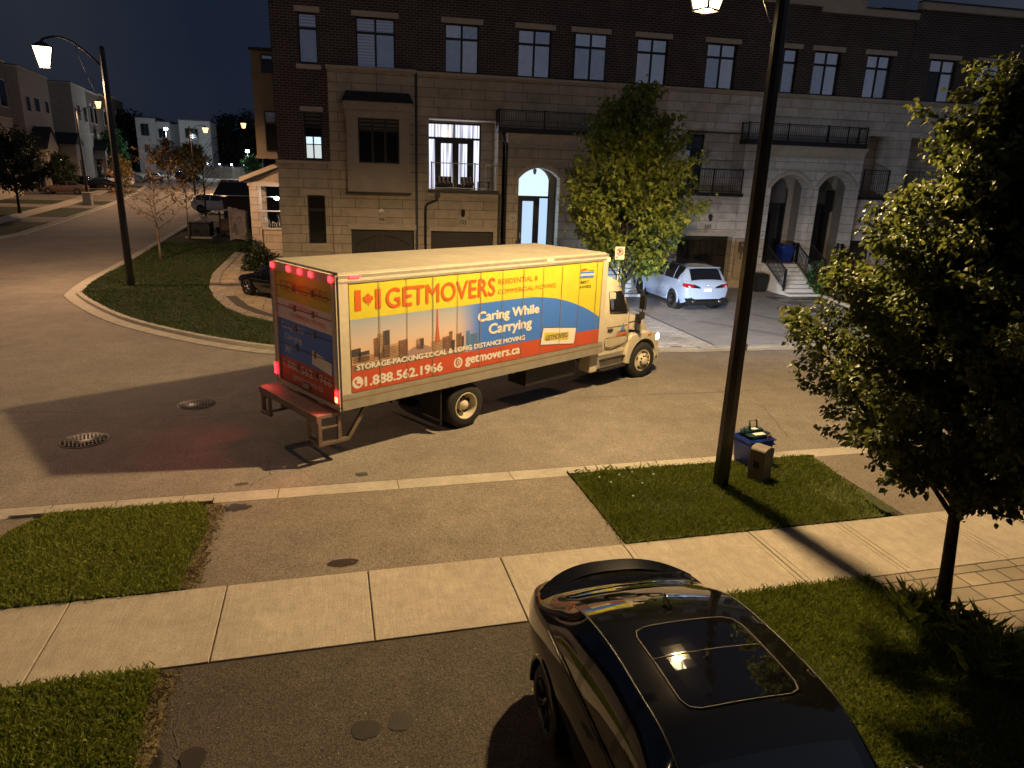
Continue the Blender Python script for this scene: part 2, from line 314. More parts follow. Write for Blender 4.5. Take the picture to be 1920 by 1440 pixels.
for a,b in zip(yy,yy[1:]): mb.quad((atY(LK,a)-.5,a,zt(a)),(atY(RK,a)+.5,a,zt(a)),(atY(RK,b)+.5,b,zt(b)),(atY(LK,b)-.5,b,zt(b)),'asphalt_road')
struct(mb,'road')
def slab(name,poly,z0,z1,m): return struct(MB().prism(poly,'z',z0,z1,m),name)
def offs(P,d):
    out=[]
    for i,p in enumerate(P):
        a=Vector(P[max(i-1,0)]); b=Vector(P[min(i+1,len(P)-1)]); t=(b-a).normalized(); out.append((p[0]-t.y*d,p[1]+t.x*d))
    return out
def strip(mb,A,B,za,zb,m,ft=None):
    for i in range(len(A)-1):
        z=[zt(A[i][1]),zt(A[i+1][1])]
        mb.quad((*A[i],z[0]+za),(*A[i+1],z[1]+za),(*B[i+1],z[1]+zb),(*B[i],z[0]+zb),m)
def kerb(name,outer,w1,w2,h):
    """gutter w1 wide at road level, then an upstand w2 wide and h high; outer edge runs with the road on its right"""
    a=outer; b=offs(a,w1); c=offs(a,w1+.03); d=offs(a,w1+w2); mb=MB()
    strip(mb,a,b,.012,.016,'concrete_kerb'); strip(mb,b,c,.016,h,'concrete_kerb'); strip(mb,c,d,h,h,'concrete_kerb'); strip(mb,d,d,h,-.05,'concrete_kerb')
    strip(mb,offs(a,-.03),a,.004,.006,'joint_dirt')
    n=0
    for i in range(len(a)-1):     # sawn joints
        L=(Vector(a[i+1])-Vector(a[i])).length; k=max(1,int(L/2.6))
        for j in range(k):
            t=(j+.5)/k; p=Vector(a[i]).lerp(Vector(a[i+1]),t); q=Vector(d[i]).lerp(Vector(d[i+1]),t); u=(Vector(a[i+1])-Vector(a[i])).normalized()*.006
            z=zt(p.y); pm_=p.lerp(q,w1/(w1+w2)); 
            mb.quad((p.x-u.x,p.y-u.y,z+.017),(p.x+u.x,p.y+u.y,z+.017),(pm_.x+u.x,pm_.y+u.y,z+.021),(pm_.x-u.x,pm_.y-u.y,z+.021),'joint_dirt')
            pm_=p.lerp(q,(w1+.03)/(w1+w2))
            mb.quad((pm_.x-u.x,pm_.y-u.y,z+h+.004),(pm_.x+u.x,pm_.y+u.y,z+h+.004),(q.x+u.x,q.y+u.y,z+h+.004),(q.x-u.x,q.y-u.y,z+h+.004),'joint_dirt')
    return struct(mb,name)
# near kerb (road on its far side): run from right to left; lowered at the driveways
kerb('kerb_near',[(x,11.57) for x in (40,25,16,9.3)],.27,.16,.035)
kerb('kerb_near_strip',[(x,11.57) for x in (9.3,8,6,4.1)],.27,.16,.085)
kerb('kerb_near_driveway',[(x,11.57) for x in (4.1,2,0,-2.0)],.27,.16,.035)
kerb('kerb_near_lawn',[(x,11.57) for x in (-2.0,-3,-4,-4.85)],.27,.16,.085)
kerb('kerb_near_end',[(x,11.57) for x in (-4.85,-8,-14,-60)],.27,.16,.035)
FK=[(60,18.6),(30,19.1),(15.7,19.5),(12,19.62),(10.1,19.7),(6,19.95),(3,20.3),(.5,20.55),(-1.68,20.95),(-3.5,22.1),(-5.33,23.75),(-7.0,25.6),(-8.3,27.5),(-9.5,29.6),(-10.2,31.0)]+RK[0:]
def smooth(P,n=4):
    out=[]
    for i in range(len(P)-1):
        p0,p1,p2,p3=[Vector(P[min(max(i+k,0),len(P)-1)]) for k in (-1,0,1,2)]
        for j in range(n):
            t=j/n; out.append(tuple(.5*((2*p1)+(p2-p0)*t+(2*p0-5*p1+4*p2-p3)*t*t+(3*p1-p0-3*p2+p3)*t**3)))
    return out+[tuple(P[-1])]
i0=5; low=FK[:6]; cor=smooth(FK[5:])
kerb('kerb_far_driveways',[tuple(p) for p in low][::1],.34,.2,.03) if False else None
def rev_kerb(name,P,w1,w2,h): return kerb(name,P,w1,w2,h)
# these run right-to-left with the road on the left: mirror by reversing
kerb('kerb_far',low[::-1],.36,.22,.035); kerb('kerb_corner',cor[::-1],.42,.22,.12)
kerb('kerb_left',smooth(LK,2),.4,.22,.11)
# blocks behind the kerbs
inn=offs(cor[::-1],.62)[::-1]
PV=[(-1.2,25.0),(-2.03,25.1),(-3.0,26.2),(-3.9,27.9),(-4.6,30.2),(-5.2,33.0),(-5.6,37.0),(-5.6,46.0)]     # edge of the paved drive in front of the corner house
lawn=[p for p in inn if p[1]<60 and p[0]<-.6]
cl=[(-.6,21.35)]+lawn+[(-11.4,60),(-5.0,60)]+PV[::-1]
def drape_poly(mb,P,dz,m,skirt=.1):
    n=len(P); mb.poly([(x,y,zt(y)+dz) for x,y in P],m)
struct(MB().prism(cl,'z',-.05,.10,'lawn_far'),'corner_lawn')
slab('front_yard',[(-.6,21.3),(3,20.85),(6,20.55),(10,20.3),(10.1,33.5),(-1.2,34.5),(-1.2,25.0)],-.05,.06,'asphalt_drive')
pd=[(-1.2,25.0)]+PV[1:]+[(-2.0,46),(-2.0,34.2),(-1.2,34.2)]
slab('paved_drive',pd,-.05,.125,'paver_tan')
mb=MB(); strip(mb,PV[1:],offs(PV[1:],-.42),.150,.150,'paver_warm'); strip(mb,PV[1:],PV[1:],.150,-.02,'trim_stone'); struct(mb,'paved_border')
mb=MB(); strip(mb,offs(PV[1:5],-.42),offs(PV[1:5],-.85),.131,.131,'joint_dirt'); struct(mb,'planting_edge')
slab('pale_paving',[(10.1,20.28),(12.2,20.2),(12.1,25.8),(11.9,33),(10.1,33)],-.05,.062,'paver_pale')
slab('far_driveway',[(12.24,20.2),(30,19.7),(30,30.6),(20.0,31.9),(12.1,32.4)],-.05,.055,'asphalt_far_lit')  # asphalt colour lightened to imitate headlight brightness
slab('grey_paving',[(20.1,29.1),(19.75,24.6),(22.0,24.5),(22.3,26.5),(23.1,29.2),(23.3,29.9),(20.6,30.0)],.04,.064,'paver_grey')
mb=MB()
mb.quad((12.26,20.3,.060),(12.33,20.3,.060),(12.25,26.5,.060),(12.18,26.5,.060),'asphalt_patch')
for pts in (((13.6,24.0),(14.0,24.1),(15.6,21.9),(16.6,20.4),(16.0,20.4),(15.0,21.9)),((16.6,25.2),(17.0,25.1),(17.9,22.9),(17.6,22.8))): mb.poly([(x,y,.0605) for x,y in pts],'tyre_track')
struct(mb,'driveway_seams')
slab('planting_bed',[(22.35,25.2),(23.2,29.0),(23.9,30.4),(26.6,30.3),(26.0,24.6)],.03,.10,'mulch')
mb=MB(); E=[(22.2,25.0),(22.5,26.3),(22.85,27.6),(23.15,29.0)]
for i in range(9):
    t=i/9; x=22.15+1.0*t; y=24.9+4.1*t; mb.box(x-.09,x+.09,y-.19,y+.19,.04,.17,'trim_stone')
o=mb.build('stone_edging',bevel=.02); tag(o,'low row of pale edging stones along the red mulch bed','edging')
# near side: sidewalk, drives, lawns
mb=MB(); J=[-30,-20,-14,-10.6,-8.8,-6.98,-5.13,-3.29,-1.47,.33,2.19,4.08,6.2,7.84,9.65,11.5,13.4,16,20,40]
for a,b in zip(J,J[1:]):
    mb.box(a+.008,b-.008,7.08,8.60,-.05,.05+.004*math.sin(a*7),'concrete_walk')
o=struct(mb,'sidewalk')
bv=o.modifiers.new('bevel','BEVEL'); bv.width=.012; bv.segments=2
struct(MB().box(-30,40,7.09,8.59,-.06,.03,'joint_dirt'),'sidewalk_joints')
mb=MB()                                      # trowelled margins of the slabs
for a,b in zip(J[5:16],J[6:17]):
    for x in (a+.085,b-.095): mb.box(x,x+.010,7.16,8.52,.049,.0555,'asphalt_patch' if False else 'concrete_kerb')
struct(mb,'slab_margins')
slab('driveway',[(-1.95,-6),(4.15,-6),(4.15,7.07),(-1.95,7.07)],-.05,.034,'asphalt_drive_dim')  # asphalt colour darkened to imitate lamp light fading towards the house
slab('driveway_apron',[(-2.02,8.61),(4.15,8.61),(4.10,11.14),(-1.98,11.14)],-.05,.030,'asphalt_drive')
slab('driveway_next',[(-30,-6),(-4.85,-6),(-4.85,7.07),(-30,7.07)],-.05,.034,'asphalt_drive')
slab('driveway_next_apron',[(-30,8.61),(-4.85,8.61),(-4.80,10.6),(-4.55,11.145),(-30,11.145)],-.05,.030,'asphalt_drive')
slab('driveway_right_apron',[(9.2,8.61),(40,8.61),(40,11.14),(9.25,11.14)],-.05,.030,'asphalt_drive')
slab('paved_path',[(7.22,-6),(40,-6),(40,7.07),(7.15,7.07),(7.3,5.4)],-.05,.040,'paver_warm')
LAWNS={'lawn_left':[(-4.8,8.61),(-2.06,8.61),(-2.04,9.3),(-1.94,10.2),(-2.12,11.0),(-2.3,11.1),(-3.0,11.13),(-4.3,11.12),(-4.7,10.6)],
 'lawn_low':[(-4.83,0),(-1.93,0),(-1.90,5.7),(-1.98,6.5),(-1.98,7.06),(-4.83,7.06)],
 'lawn_strip':[(4.14,8.61),(8.75,8.61),(9.05,9.8),(9.2,11.13),(4.12,11.13)],
 'lawn_right':[(4.17,0),(7.7,0),(7.52,4.2),(7.28,5.4),(7.13,7.06),(4.17,7.06)]}
for k,P in LAWNS.items(): slab(k,P,-.05,.065,'lawn_soil')
mb=MB()
def rough_strip(mb,xc,y0,y1,w,z,m,n=24,side=1):
    A=[];B=[]
    for i in range(n+1):
        y=y0+(y1-y0)*i/n; A.append((xc-w*.5-.05*random.random(),y)); B.append((xc+w*(.3+.7*random.random()),y))
    for i in range(n): mb.quad((*A[i],z),(*B[i],z),(*B[i+1],z),(*A[i+1],z),m)
rough_strip(mb,-1.97,8.63,11.1,.16,.0405,'dry_grass'); rough_strip(mb,-1.90,0,7.0,.16,.0445,'dry_grass'); rough_strip(mb,9.0,8.7,10.6,.2,.070,'lawn_soil')
struct(mb,'dry_verge')
mb=MB()                                      # tar patches and damp stains
def blob(cx,cy,rx,ry,z,m,n=22,sq=2.0,j=.08,rot=0):
    ps=[]
    for k in range(n):
        t=2*PI*k/n; c,s=math.cos(t),math.sin(t); r=(abs(c)**sq+abs(s)**sq)**(-1/sq)*(1+j*(random.random()-.5)*2); a,b=rx*r*c,ry*r*s
        ps.append((cx+a*math.cos(rot)-b*math.sin(rot),cy+a*math.sin(rot)+b*math.cos(rot),z))
    mb.poly(ps,m)
for cx,cy,rx,ry in ((.40,11.93,.11,.085),(-1.64,11.88,.11,.06)): blob(cx,cy,rx,ry,.006,'asphalt_patch',sq=4)
for cx,cy,rx,ry in ((.15,5.74,.135,.12),(.50,5.77,.13,.115),(-1.42,5.72,.12,.14),(-1.78,5.75,.10,.15)): blob(cx,cy,rx,ry,.0395,'damp_stain',sq=2.6)
blob(.0,8.9,.22,.10,.036,'damp_stain'); blob(-1.62,10.9,.2,.13,.036,'damp_stain',j=.3)
blob(-9.9,22.0,.35,.2,.006,'asphalt_patch')
struct(mb,'stains')
mb=MB(); mb.box(11.58,11.66,19.98,20.22,.037,.043,'kerb_blue'); struct(mb,'kerb_mark')
# left side of the side street: sidewalk, drives
mb=MB()
LS=[p for p in LK if p[1]>=24]; LS=[(LK[0][0],24)]+[p for p in LK[1:]]
ra=[(p[0]-.62,p[1]) for p in LS]; rb=[(p[0]-3.6,p[1]) for p in LS]; rc=[(p[0]-5.4,p[1]) for p in LS]; rd=[(p[0]-40,p[1]) for p in LS]
strip(mb,ra,rd,.10,.10,'lawn_far'); struct(mb,'left_lawns')
mb=MB(); strip(mb,rb,rc,.12,.12,'concrete_walk'); struct(mb,'left_sidewalk')
mb=MB()
for y0,y1 in ((66,71),(82,86.5),(92.5,107),(112,119),(124,131)):
    xa,xb=atY(LK,y0),atY(LK,y1); mb.quad((xa-.6,y0,zt(y0)+.115),(xb-.6,y1,zt(y1)+.115),(xb-16,y1,zt(y1)+.115),(xa-16,y0,zt(y0)+.115),'asphalt_drive')
struct(mb,'left_driveways')
mb=MB()
for y0,y1 in ((62,70),(70,78),(78,88),(88,100),(100,112)):
    mb.quad((atY(RK,y0)+.6,y0,zt(y0)+.06),(8,y0,zt(y0)+.06),(8,y1,zt(y1)+.06),(atY(RK,y1)+.6,y1,zt(y1)+.06),'asphalt_drive' if 70<=y0<88 else 'lawn_far')
struct(mb,'right_lots')
mb=MB(); mb.quad((-40,140,zt(140)+.02),(10,140,zt(140)+.02),(10,162,zt(162)+.02),(-44,162,zt(162)+.02),'concrete_walk'); struct(mb,'plaza')
# ------------------------------------------------------------------ grass blades
def inpoly(P,x,y):
    r=np.zeros(len(x),bool); n=len(P)
    for i in range(n):
        x0,y0=P[i]; x1,y1=P[(i+1)%n]
        if y0==y1: continue
        c=((y0>y)!=(y1>y))&(x<(x1-x0)*(y-y0)/(y1-y0)+x0); r^=c
    return r
def blades(name,P,dens,h,w,z,mat,hv=.5,lean=.6,keep=None,flat=None):
    P=np.array(P); lo,hi=P.min(0),P.max(0); n=int((hi-lo).prod()*dens); x=rng.uniform(lo[0],hi[0],n); y=rng.uniform(lo[1],hi[1],n); k=inpoly(P.tolist(),x,y)
    if keep is not None: k&=keep(x,y)
    # patchy growth
    pt=np.sin(x*2.3+1.7*np.sin(y*1.9))*np.sin(y*2.9+1.3*np.sin(x*2.1)); k&=(rng.random(n)<.85+.15*pt)
    x=x+rng.normal(0,.032,n); y=y+rng.normal(0,.032,n)
    x,y,pt=x[k],y[k],pt[k]; n=len(x); hh=h*(1-hv+2*hv*rng.random(n))*(1+.15*pt); az=rng.random(n)*2*PI; le=hh*lean*(.25+rng.random(n)); la=rng.random(n)*2*PI
    dx,dy=np.cos(az)*w/2,np.sin(az)*w/2; lx,ly=np.cos(la)*le,np.sin(la)*le; zz=np.zeros(n)+z
    V=np.stack([np.stack([x-dx,y-dy,zz],1),np.stack([x+dx,y+dy,zz],1),np.stack([x+dx*.7+lx*.35,y+dy*.7+ly*.35,zz+hh*.6],1),np.stack([x+lx,y+ly,zz+hh*(1-.25*rng.random(n))],1)],1).reshape(-1,3)
    F=(np.arange(n)[:,None]*4+np.array([[0,1,2,3]]))
    o=npmesh(name,V,F,mat); return tag(o,kind='stuff')
tag(blades('grass',LAWNS['lawn_left'],6500,.062,.009,.06,'blade_lawn'),'short green grass of the lawn left of the driveway apron','grass')
tag(blades('grass',LAWNS['lawn_low'],6500,.065,.009,.06,'blade_lawn',keep=lambda x,y:y>3.6),'dark green grass in the bottom left corner of the photo','grass')
tag(blades('grass',LAWNS['lawn_strip'],5500,.060,.010,.06,'blade_lawn',keep=lambda x,y:~((x>8.2)&(y<10)&(rng.random(len(x))<.6))),'green grass of the verge around the lamp post and grey pedestal','grass')
tag(blades('grass',LAWNS['lawn_right'],6000,.065,.009,.06,'blade_lawn',keep=lambda x,y:y>1.2),'green grass between the black car and the paved path','grass')
tag(blades('long_grass',[(6.75,5.0),(7.75,4.2),(7.85,5.4),(7.35,6.6),(6.9,6.4)],900,.24,.010,.06,'blade_lawn',lean=.8),'long untrimmed grass around the foot of the near tree','grass')
tag(blades('dry_grass_tufts',[(-2.12,8.65),(-1.80,8.65),(-1.78,11.0),(-2.1,11.05)],1700,.045,.008,.05,'blade_dry',lean=1.2),'straw coloured dead grass along the apron edge','dry grass')
tag(blades('dry_grass_tufts',[(-2.0,3.8),(-1.72,3.8),(-1.75,7.0),(-2.05,7.0)],1700,.045,.008,.05,'blade_dry',lean=1.2),'straw coloured dead grass along the lower driveway edge','dry grass')
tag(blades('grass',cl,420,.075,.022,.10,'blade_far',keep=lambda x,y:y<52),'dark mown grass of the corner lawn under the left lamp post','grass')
tag(blades('weeds',[(4.2,10.95),(5.9,10.9),(6.0,11.2),(4.2,11.2)],260,.10,.02,.07,'blade_lawn',lean=1.2),'low weeds along the kerb beside the lamp post','weeds')
# ------------------------------------------------------------------ manholes
def manhole(cx,cy,r,label,rot):
    mb=MB(); mb.lathe([(0,.004),(r,.006),(r,.0)],(0,0,0),'iron',40); 
    o=thing('manhole_cover',label,'manhole cover',(cx,cy,.003),rot,'manhole covers in the road')
    mb.build('cover',o)
    m2=MB(); m2.lathe([(r*1.0,.008),(r*1.10,.008),(r*1.13,.0)],(0,0,0),'iron_worn',40)
    m2.build('ring',o)
    m3=MB(); n=11
    for i in range(n):
        x=-r*.9+1.8*r*(i+.5)/n; h=math.sqrt(max(0,(r*.92)**2-x*x)); k=max(1,int(h/.05))
        for j in range(k):
            a=-h+2*h*j/k; b=a+2*h/k*.72
            if abs(x)<r*.42 and abs((a+b)/2)<r*.2: continue
            m3.box(x-r*.045,x+r*.045,a,b,.006,.013,'iron_worn')
    m3.build('tread',o)
manhole(-4.83,14.52,.40,'round iron manhole cover nearer the bottom left, in the truck shadow',.3); manhole(-3.10,16.52,.37,'round iron manhole cover closer to the truck tail, farther up the road',.1)
# ------------------------------------------------------------------ street lamps
def batwing(ld,side=4.3):
    """street lantern optics: more light towards the sides than straight down"""
    ld.use_nodes=True; N,L=ld.node_tree.nodes,ld.node_tree.links; e=N['Emission']
    t=N.new('ShaderNodeTexCoord'); s=N.new('ShaderNodeSeparateXYZ'); L.new(t.outputs['Normal'],s.inputs[0])
    a=N.new('ShaderNodeMath'); a.operation='ABSOLUTE'; L.new(s.outputs['Z'],a.inputs[0])
    m=N.new('ShaderNodeMapRange'); m.inputs['From Min'].default_value=.12; m.inputs['From Max'].default_value=.95; m.inputs['To Min'].default_value=side; m.inputs['To Max'].default_value=1.0
    L.new(a.outputs[0],m.inputs['Value']); L.new(m.outputs[0],e.inputs['Strength'])
def street_lamp(loc,H,az,arm,label,zlan,power,col,bw=.15,tw=.10,s=1.0,glass='lantern_glass',plate=False,wire=True,side=4.3):
    o=thing('street_lamp',label,'street lamp',loc,az,'street lamps on black poles')
    mb=MB(); n=8; mb.tube([(0,0,-.1),(0,0,H*.5),(0,0,H)],[bw,(bw+tw)/2,tw],'pole_black',n,smooth=False); mb.tube([(0,0,H),(0,0,H+.06)],[tw*.9,tw*.3],'pole_black',n); mb.build('pole',o)
    # arm rises from the pole and curves over to the lantern (local +x)
    za=H-.55*s; pts=[]; top=H+.22*s
    for i in range(15):
        t=i/14; x=tw+arm*t; z=za+(top-za)*math.sin(min(1,t*1.45)*PI/2)-(0 if t<.66 else (top-zlan-.74*s)*((t-.66)/.34)**2.2); pts.append((x*1.0,0,z))
    pts[-1]=(arm,0,zlan+.72*s); m2=MB(); m2.tube(pts,.035*s,'pole_black',8); m2.build('arm',o)
    if wire:
        w=MB(); w.tube([(arm*.45,0,za+.55*s),(arm*.36,0,za-.05),(arm*.22,0,za-.75*s),(arm*.12,.0,za-1.05*s),(.12,0,za-1.0*s)],.009,'pole_black',5); w.build('cable',o)
    L=MB(); b,t,h=.155*s,.275*s,.58*s; z=zlan
    def ring(r,zz): return [(arm+r*math.cos(R(45+90*k)+R(18)),r*math.sin(R(45+90*k)+R(18)),zz) for k in range(4)]
    B,T=ring(b*1.414,z),ring(t*1.414,z+h); 
    for k in range(4): L.tube([B[k],T[k]],.021*s,'lamp_frame',4,smooth=False); L.tube([B[k],B[(k+1)%4]],.021*s,'lamp_frame',4,smooth=False); L.tube([T[k],T[(k+1)%4]],.016*s,'lamp_frame',4,smooth=False)
    T2=ring(t*1.5,z+h); C2=ring(.05*s,z+h+.18*s); L.hexa(T2,C2,'lamp_frame'); lf=L.build('lantern',o)
    G=MB(); q=.97
    B,T=ring(b*1.38,z+.004),ring(t*1.38,z+h-.01)
    for k in range(4): G.quad(B[k],B[(k+1)%4],T[(k+1)%4],T[k],glass)
    G.quad(B[3],B[2],B[1],B[0],glass); G.build('glass',lf)
    if plate:
        p=MB(); p.box(-.03,.03,-.168,-.160,2.55,2.68,'sticker_tan'); p.build('tag_plate',o)
    if power:
        ld=bpy.data.lights.new('lamp_light','SPOT'); ld.energy=power; ld.color=col; ld.spot_size=R(172); ld.spot_blend=.42; ld.shadow_soft_size=.16*s
        lo=bpy.data.objects.new('lamp_light',ld); COL.objects.link(lo); lo.parent=o; lo.location=(arm,0,zlan-.05); batwing(ld,side)
        lp=bpy.data.lights.new('lamp_glow','POINT'); lp.energy=power*.05; lp.color=col; lp.shadow_soft_size=.16*s
        lo=bpy.data.objects.new('lamp_glow',lp); COL.objects.link(lo); lo.parent=o; lo.location=(arm,0,zlan-.06)
    return o
street_lamp((6.66,10.22,0),9.25,R(97),1.92,'near black lamp post on the grass verge beside the grey pedestal',8.10,LAMP_NEAR,LAMP_COL,.145,.095,1.0,plate=True)
street_lamp((-8.40,33.4,0),9.55,R(180),2.1,'lit black lamp post standing on the corner lawn behind the truck',8.70,LAMP_LEFT,LAMP_COL_L,.165,.10,1.22,side=2.3)
street_lamp((-25.5,9.9,0),9.25,R(85),1.92,'lamp post standing farther left along the near kerb, outside the photo',8.1,LAMP_WEST_FILL,LAMP_COL_L,.145,.095,1.0)  # unseen lamp, added to lift the truck rear and the left road
street_lamp((-25.2,87.5,.45),9.9,R(0),2.2,'lamp post beside the parked brown sedan on the far left pavement',10.0,LAMP_FAR,LAMP_COL_L,.15,.09,1.15,'lantern_glass_far',wire=False)
street_lamp((-18.0,110,1.0),9.0,R(20),2.1,'distant lamp post in front of the pale modern houses',8.3,LAMP_FAR,LAMP_COL_L,.15,.09,1.15,'lantern_glass_far',wire=False)
street_lamp((-8.6,110,1.0),9.5,R(180),2.3,'distant lamp post close to the edge of the brick corner house',9.1,LAMP_FAR,LAMP_COL_L,.15,.09,1.15,'lantern_glass_far',wire=False)
def led_lamp(loc,H,label,power):
    o=thing('led_lamp',label,'street lamp',loc); m=MB(); m.tube([(0,0,0),(0,0,H)],[.10,.06],'pole_black',6); m.build('pole',o)
    m=MB(); m.lathe([(0,.34),(.28,.30),(.36,.1),(.30,-.1),(0,-.1)],(0,0,H),'led_white',12); m.build('lamp_head',o)
    ld=bpy.data.lights.new('lamp_light','POINT'); ld.energy=power; ld.color=(.78,.88,1); ld.shadow_soft_size=.3; l=bpy.data.objects.new('lamp_light',ld); COL.objects.link(l); l.parent=o; l.location=(0,0,H-.6)
led_lamp((-28.6,150,2.4),8.6,'white lamp on a thin pole between the two modern houses',1800)
led_lamp((-14.5,150,2.4),5.2,'bluish white lamp low among the dark trees at the street end',1600)

def dandelion(x,y,k):
    m=MB(); h=.11+.03*math.sin(k*3); m.tube([(0,0,0),(.01,0,h)],.003,'blade_lawn',4); m.lathe([(0,.018),(.014,.012),(.019,0),(.012,-.014),(0,-.018)],(.01,0,h),'sticker_white',8)
    o=m.build('dandelion'); o.location=(x,y,.06); tag(o,'white dandelion seed head in the verge grass near the driveway apron','dandelion','dandelion heads in the verge')
for k,(x,y) in enumerate(((4.5,10.7),(4.62,10.45),(4.9,10.75),(5.15,10.3),(4.8,9.9),(5.5,10.6),(5.2,10.85))): dandelion(x,y,k)
mb=MB()                                      # hairline cracks and the paving seam of the road
def crack(P,w,n,j,z=.0055):
    Q=[]
    for (x0,y0),(x1,y1) in zip(P,P[1:]):
        for i in range(n): t=i/n; Q.append((x0+(x1-x0)*t+random.uniform(-j,j),y0+(y1-y0)*t+random.uniform(-j,j)))
    Q.append(P[-1])
    for a,b in zip(Q,Q[1:]):
        d=Vector((b[0]-a[0],b[1]-a[1])); d.normalize(); ww=w*random.uniform(.5,1.3); n_=(-d.y*ww,d.x*ww); mb.quad((a[0]-n_[0],a[1]-n_[1],z),(b[0]-n_[0],b[1]-n_[1],z),(b[0]+n_[0],b[1]+n_[1],z),(a[0]+n_[0],a[1]+n_[1],z),'asphalt_patch')
crack([(-30,15.9),(-6,15.75),(4,15.7),(14,15.5),(30,15.3)],.009,30,.02); crack([(-9.5,17.2),(-5.2,16.2),(-2.2,16.9),(-1.0,18.2)],.010,14,.05); crack([(-1.55,11.7),(-1.2,12.2),(-1.3,12.9)],.008,8,.03); crack([(9.5,12.2),(10.2,14.2),(9.8,16.0)],.008,10,.05); crack([(-14.5,26),(-15,33)],.012,14,.06); crack([(-1.6,6.9),(-1.66,6.2),(-1.52,5.6),(-1.7,5.0)],.008,9,.03,.0395)
struct(mb,'road_cracks')

n=700; gx=rng.uniform(-5,9,n); gy=np.where(rng.random(n)<.45,rng.uniform(11.62,19,n),np.where(rng.random(n)<.6,rng.uniform(8.65,11.1,n),rng.uniform(4,7,n))); gx=np.where(gy<11.2,rng.uniform(-1.9,4.0,n),gx)
gz=np.where(gy>11.3,.004,np.where(gy>8,.034,.038)); gs_=rng.uniform(.004,.013,n); ga=rng.random(n)*6.28
V=np.stack([np.stack([gx+gs_*np.cos(ga+k*1.571)*(1 if k%2 else .6),gy+gs_*np.sin(ga+k*1.571)*(1 if k%2 else .6),gz+gs_*(.5 if k==1 else .25)],1) for k in range(4)],1).reshape(-1,3)
tag(npmesh('grit',V,np.arange(n)[:,None]*4+np.array([[0,1,2,3]]),'grit'),'scattered grit and bits of debris on the asphalt',None,None,'stuff')
# ------------------------------------------------------------------ townhouse row across the street
TH=-0.0579709; FB=Vector((0,33.29406,0)); FU=Vector((math.cos(TH),math.sin(TH),0)); FN=Vector((math.sin(TH),-math.cos(TH),0))
def fpos(u,d=0,z=0): return FB+FU*u+FN*d+Vector((0,0,z))
class Unit:
    """one house of the row; u runs along the street, y points into the house (y = -projection)"""
    def __init__(s,u0,label,group='brick and stone townhouses across the street'):
        s.u0=u0; s.o=thing('townhouse',label,'townhouse',fpos(u0),TH,group)
    def mb(s): return MB((-s.u0,0,0))
    def part(s,mb,name,parent=None,bevel=0): return mb.build(name,parent or s.o,bevel)
def arcpts(x0,x1,zs,za,n=14):
    """segmental arch from (x0,zs) over apex za to (x1,zs)"""
    w=(x1-x0)/2; h=za-zs; r=(w*w+h*h)/(2*h); cx=(x0+x1)/2; cz=za-r; a=math.asin(w/r)
    return [(cx+r*math.sin(-a+2*a*i/n),cz+r*math.cos(-a+2*a*i/n)) for i in range(n+1)]
def wall(mb,x0,x1,z0,z1,y,dep,m,holes=(),mr=None,top=True,ends=True):
    """front sheet at y with rectangular or arched openings whose reveals run back by dep (or the hole's own depth)"""
    xs=sorted({x0,x1,*[h[0] for h in holes],*[h[1] for h in holes]}); zs=sorted({z0,z1,*[h[2] for h in holes],*[h[3] for h in holes]})
    for i in range(len(xs)-1):
        run=None
        for j in range(len(zs)-1):
            cx,cz=(xs[i]+xs[i+1])/2,(zs[j]+zs[j+1])/2
            if any(h[0]<cx<h[1] and h[2]<cz<h[3] for h in holes):
                if run is not None: mb.quad((xs[i],y,run),(xs[i+1],y,run),(xs[i+1],y,zs[j]),(xs[i],y,zs[j]),m); run=None
            elif run is None: run=zs[j]
        if run is not None: mb.quad((xs[i],y,run),(xs[i+1],y,run),(xs[i+1],y,z1),(xs[i],y,z1),m)
    mr=mr or m
    for h in holes:
        a,b,c,d=h[:4]; dp=h[5] if len(h)>5 and h[5] else dep; sp=h[4] if len(h)>4 else None; zt_=sp if sp else d
        mb.quad((a,y,c),(a,y+dp,c),(a,y+dp,zt_),(a,y,zt_),mr); mb.quad((b,y,c),(b,y+dp,c),(b,y+dp,zt_),(b,y,zt_),mr)
        mb.quad((a,y,c),(b,y,c),(b,y+dp,c),(a,y+dp,c),mr)
        if sp:
            A=arcpts(a,b,sp,d); mid=len(A)//2
            for p,q in zip(A,A[1:]): mb.quad((p[0],y,p[1]),(q[0],y,q[1]),(q[0],y+dp,q[1]),(p[0],y+dp,p[1]),mr)
            for side,P in ((a,A[:mid+1]),(b,A[mid:])):
                for p,q in zip(P,P[1:]): mb.add([(p[0],y,p[1]),(q[0],y,q[1]),(q[0],y,d),(p[0],y,d)],[(0,1,2,3)],m)
        else: mb.quad((a,y,d),(b,y,d),(b,y+dp,d),(a,y+dp,d),mr)
    if ends:
        mb.quad((x0,y,z0),(x0,y+dep,z0),(x0,y+dep,z1),(x0,y,z1),m); mb.quad((x1,y,z0),(x1,y+dep,z0),(x1,y+dep,z1),(x1,y,z1),m)
    if top: mb.quad((x0,y,z1),(x1,y,z1),(x1,y+dep,z1),(x0,y+dep,z1),m)
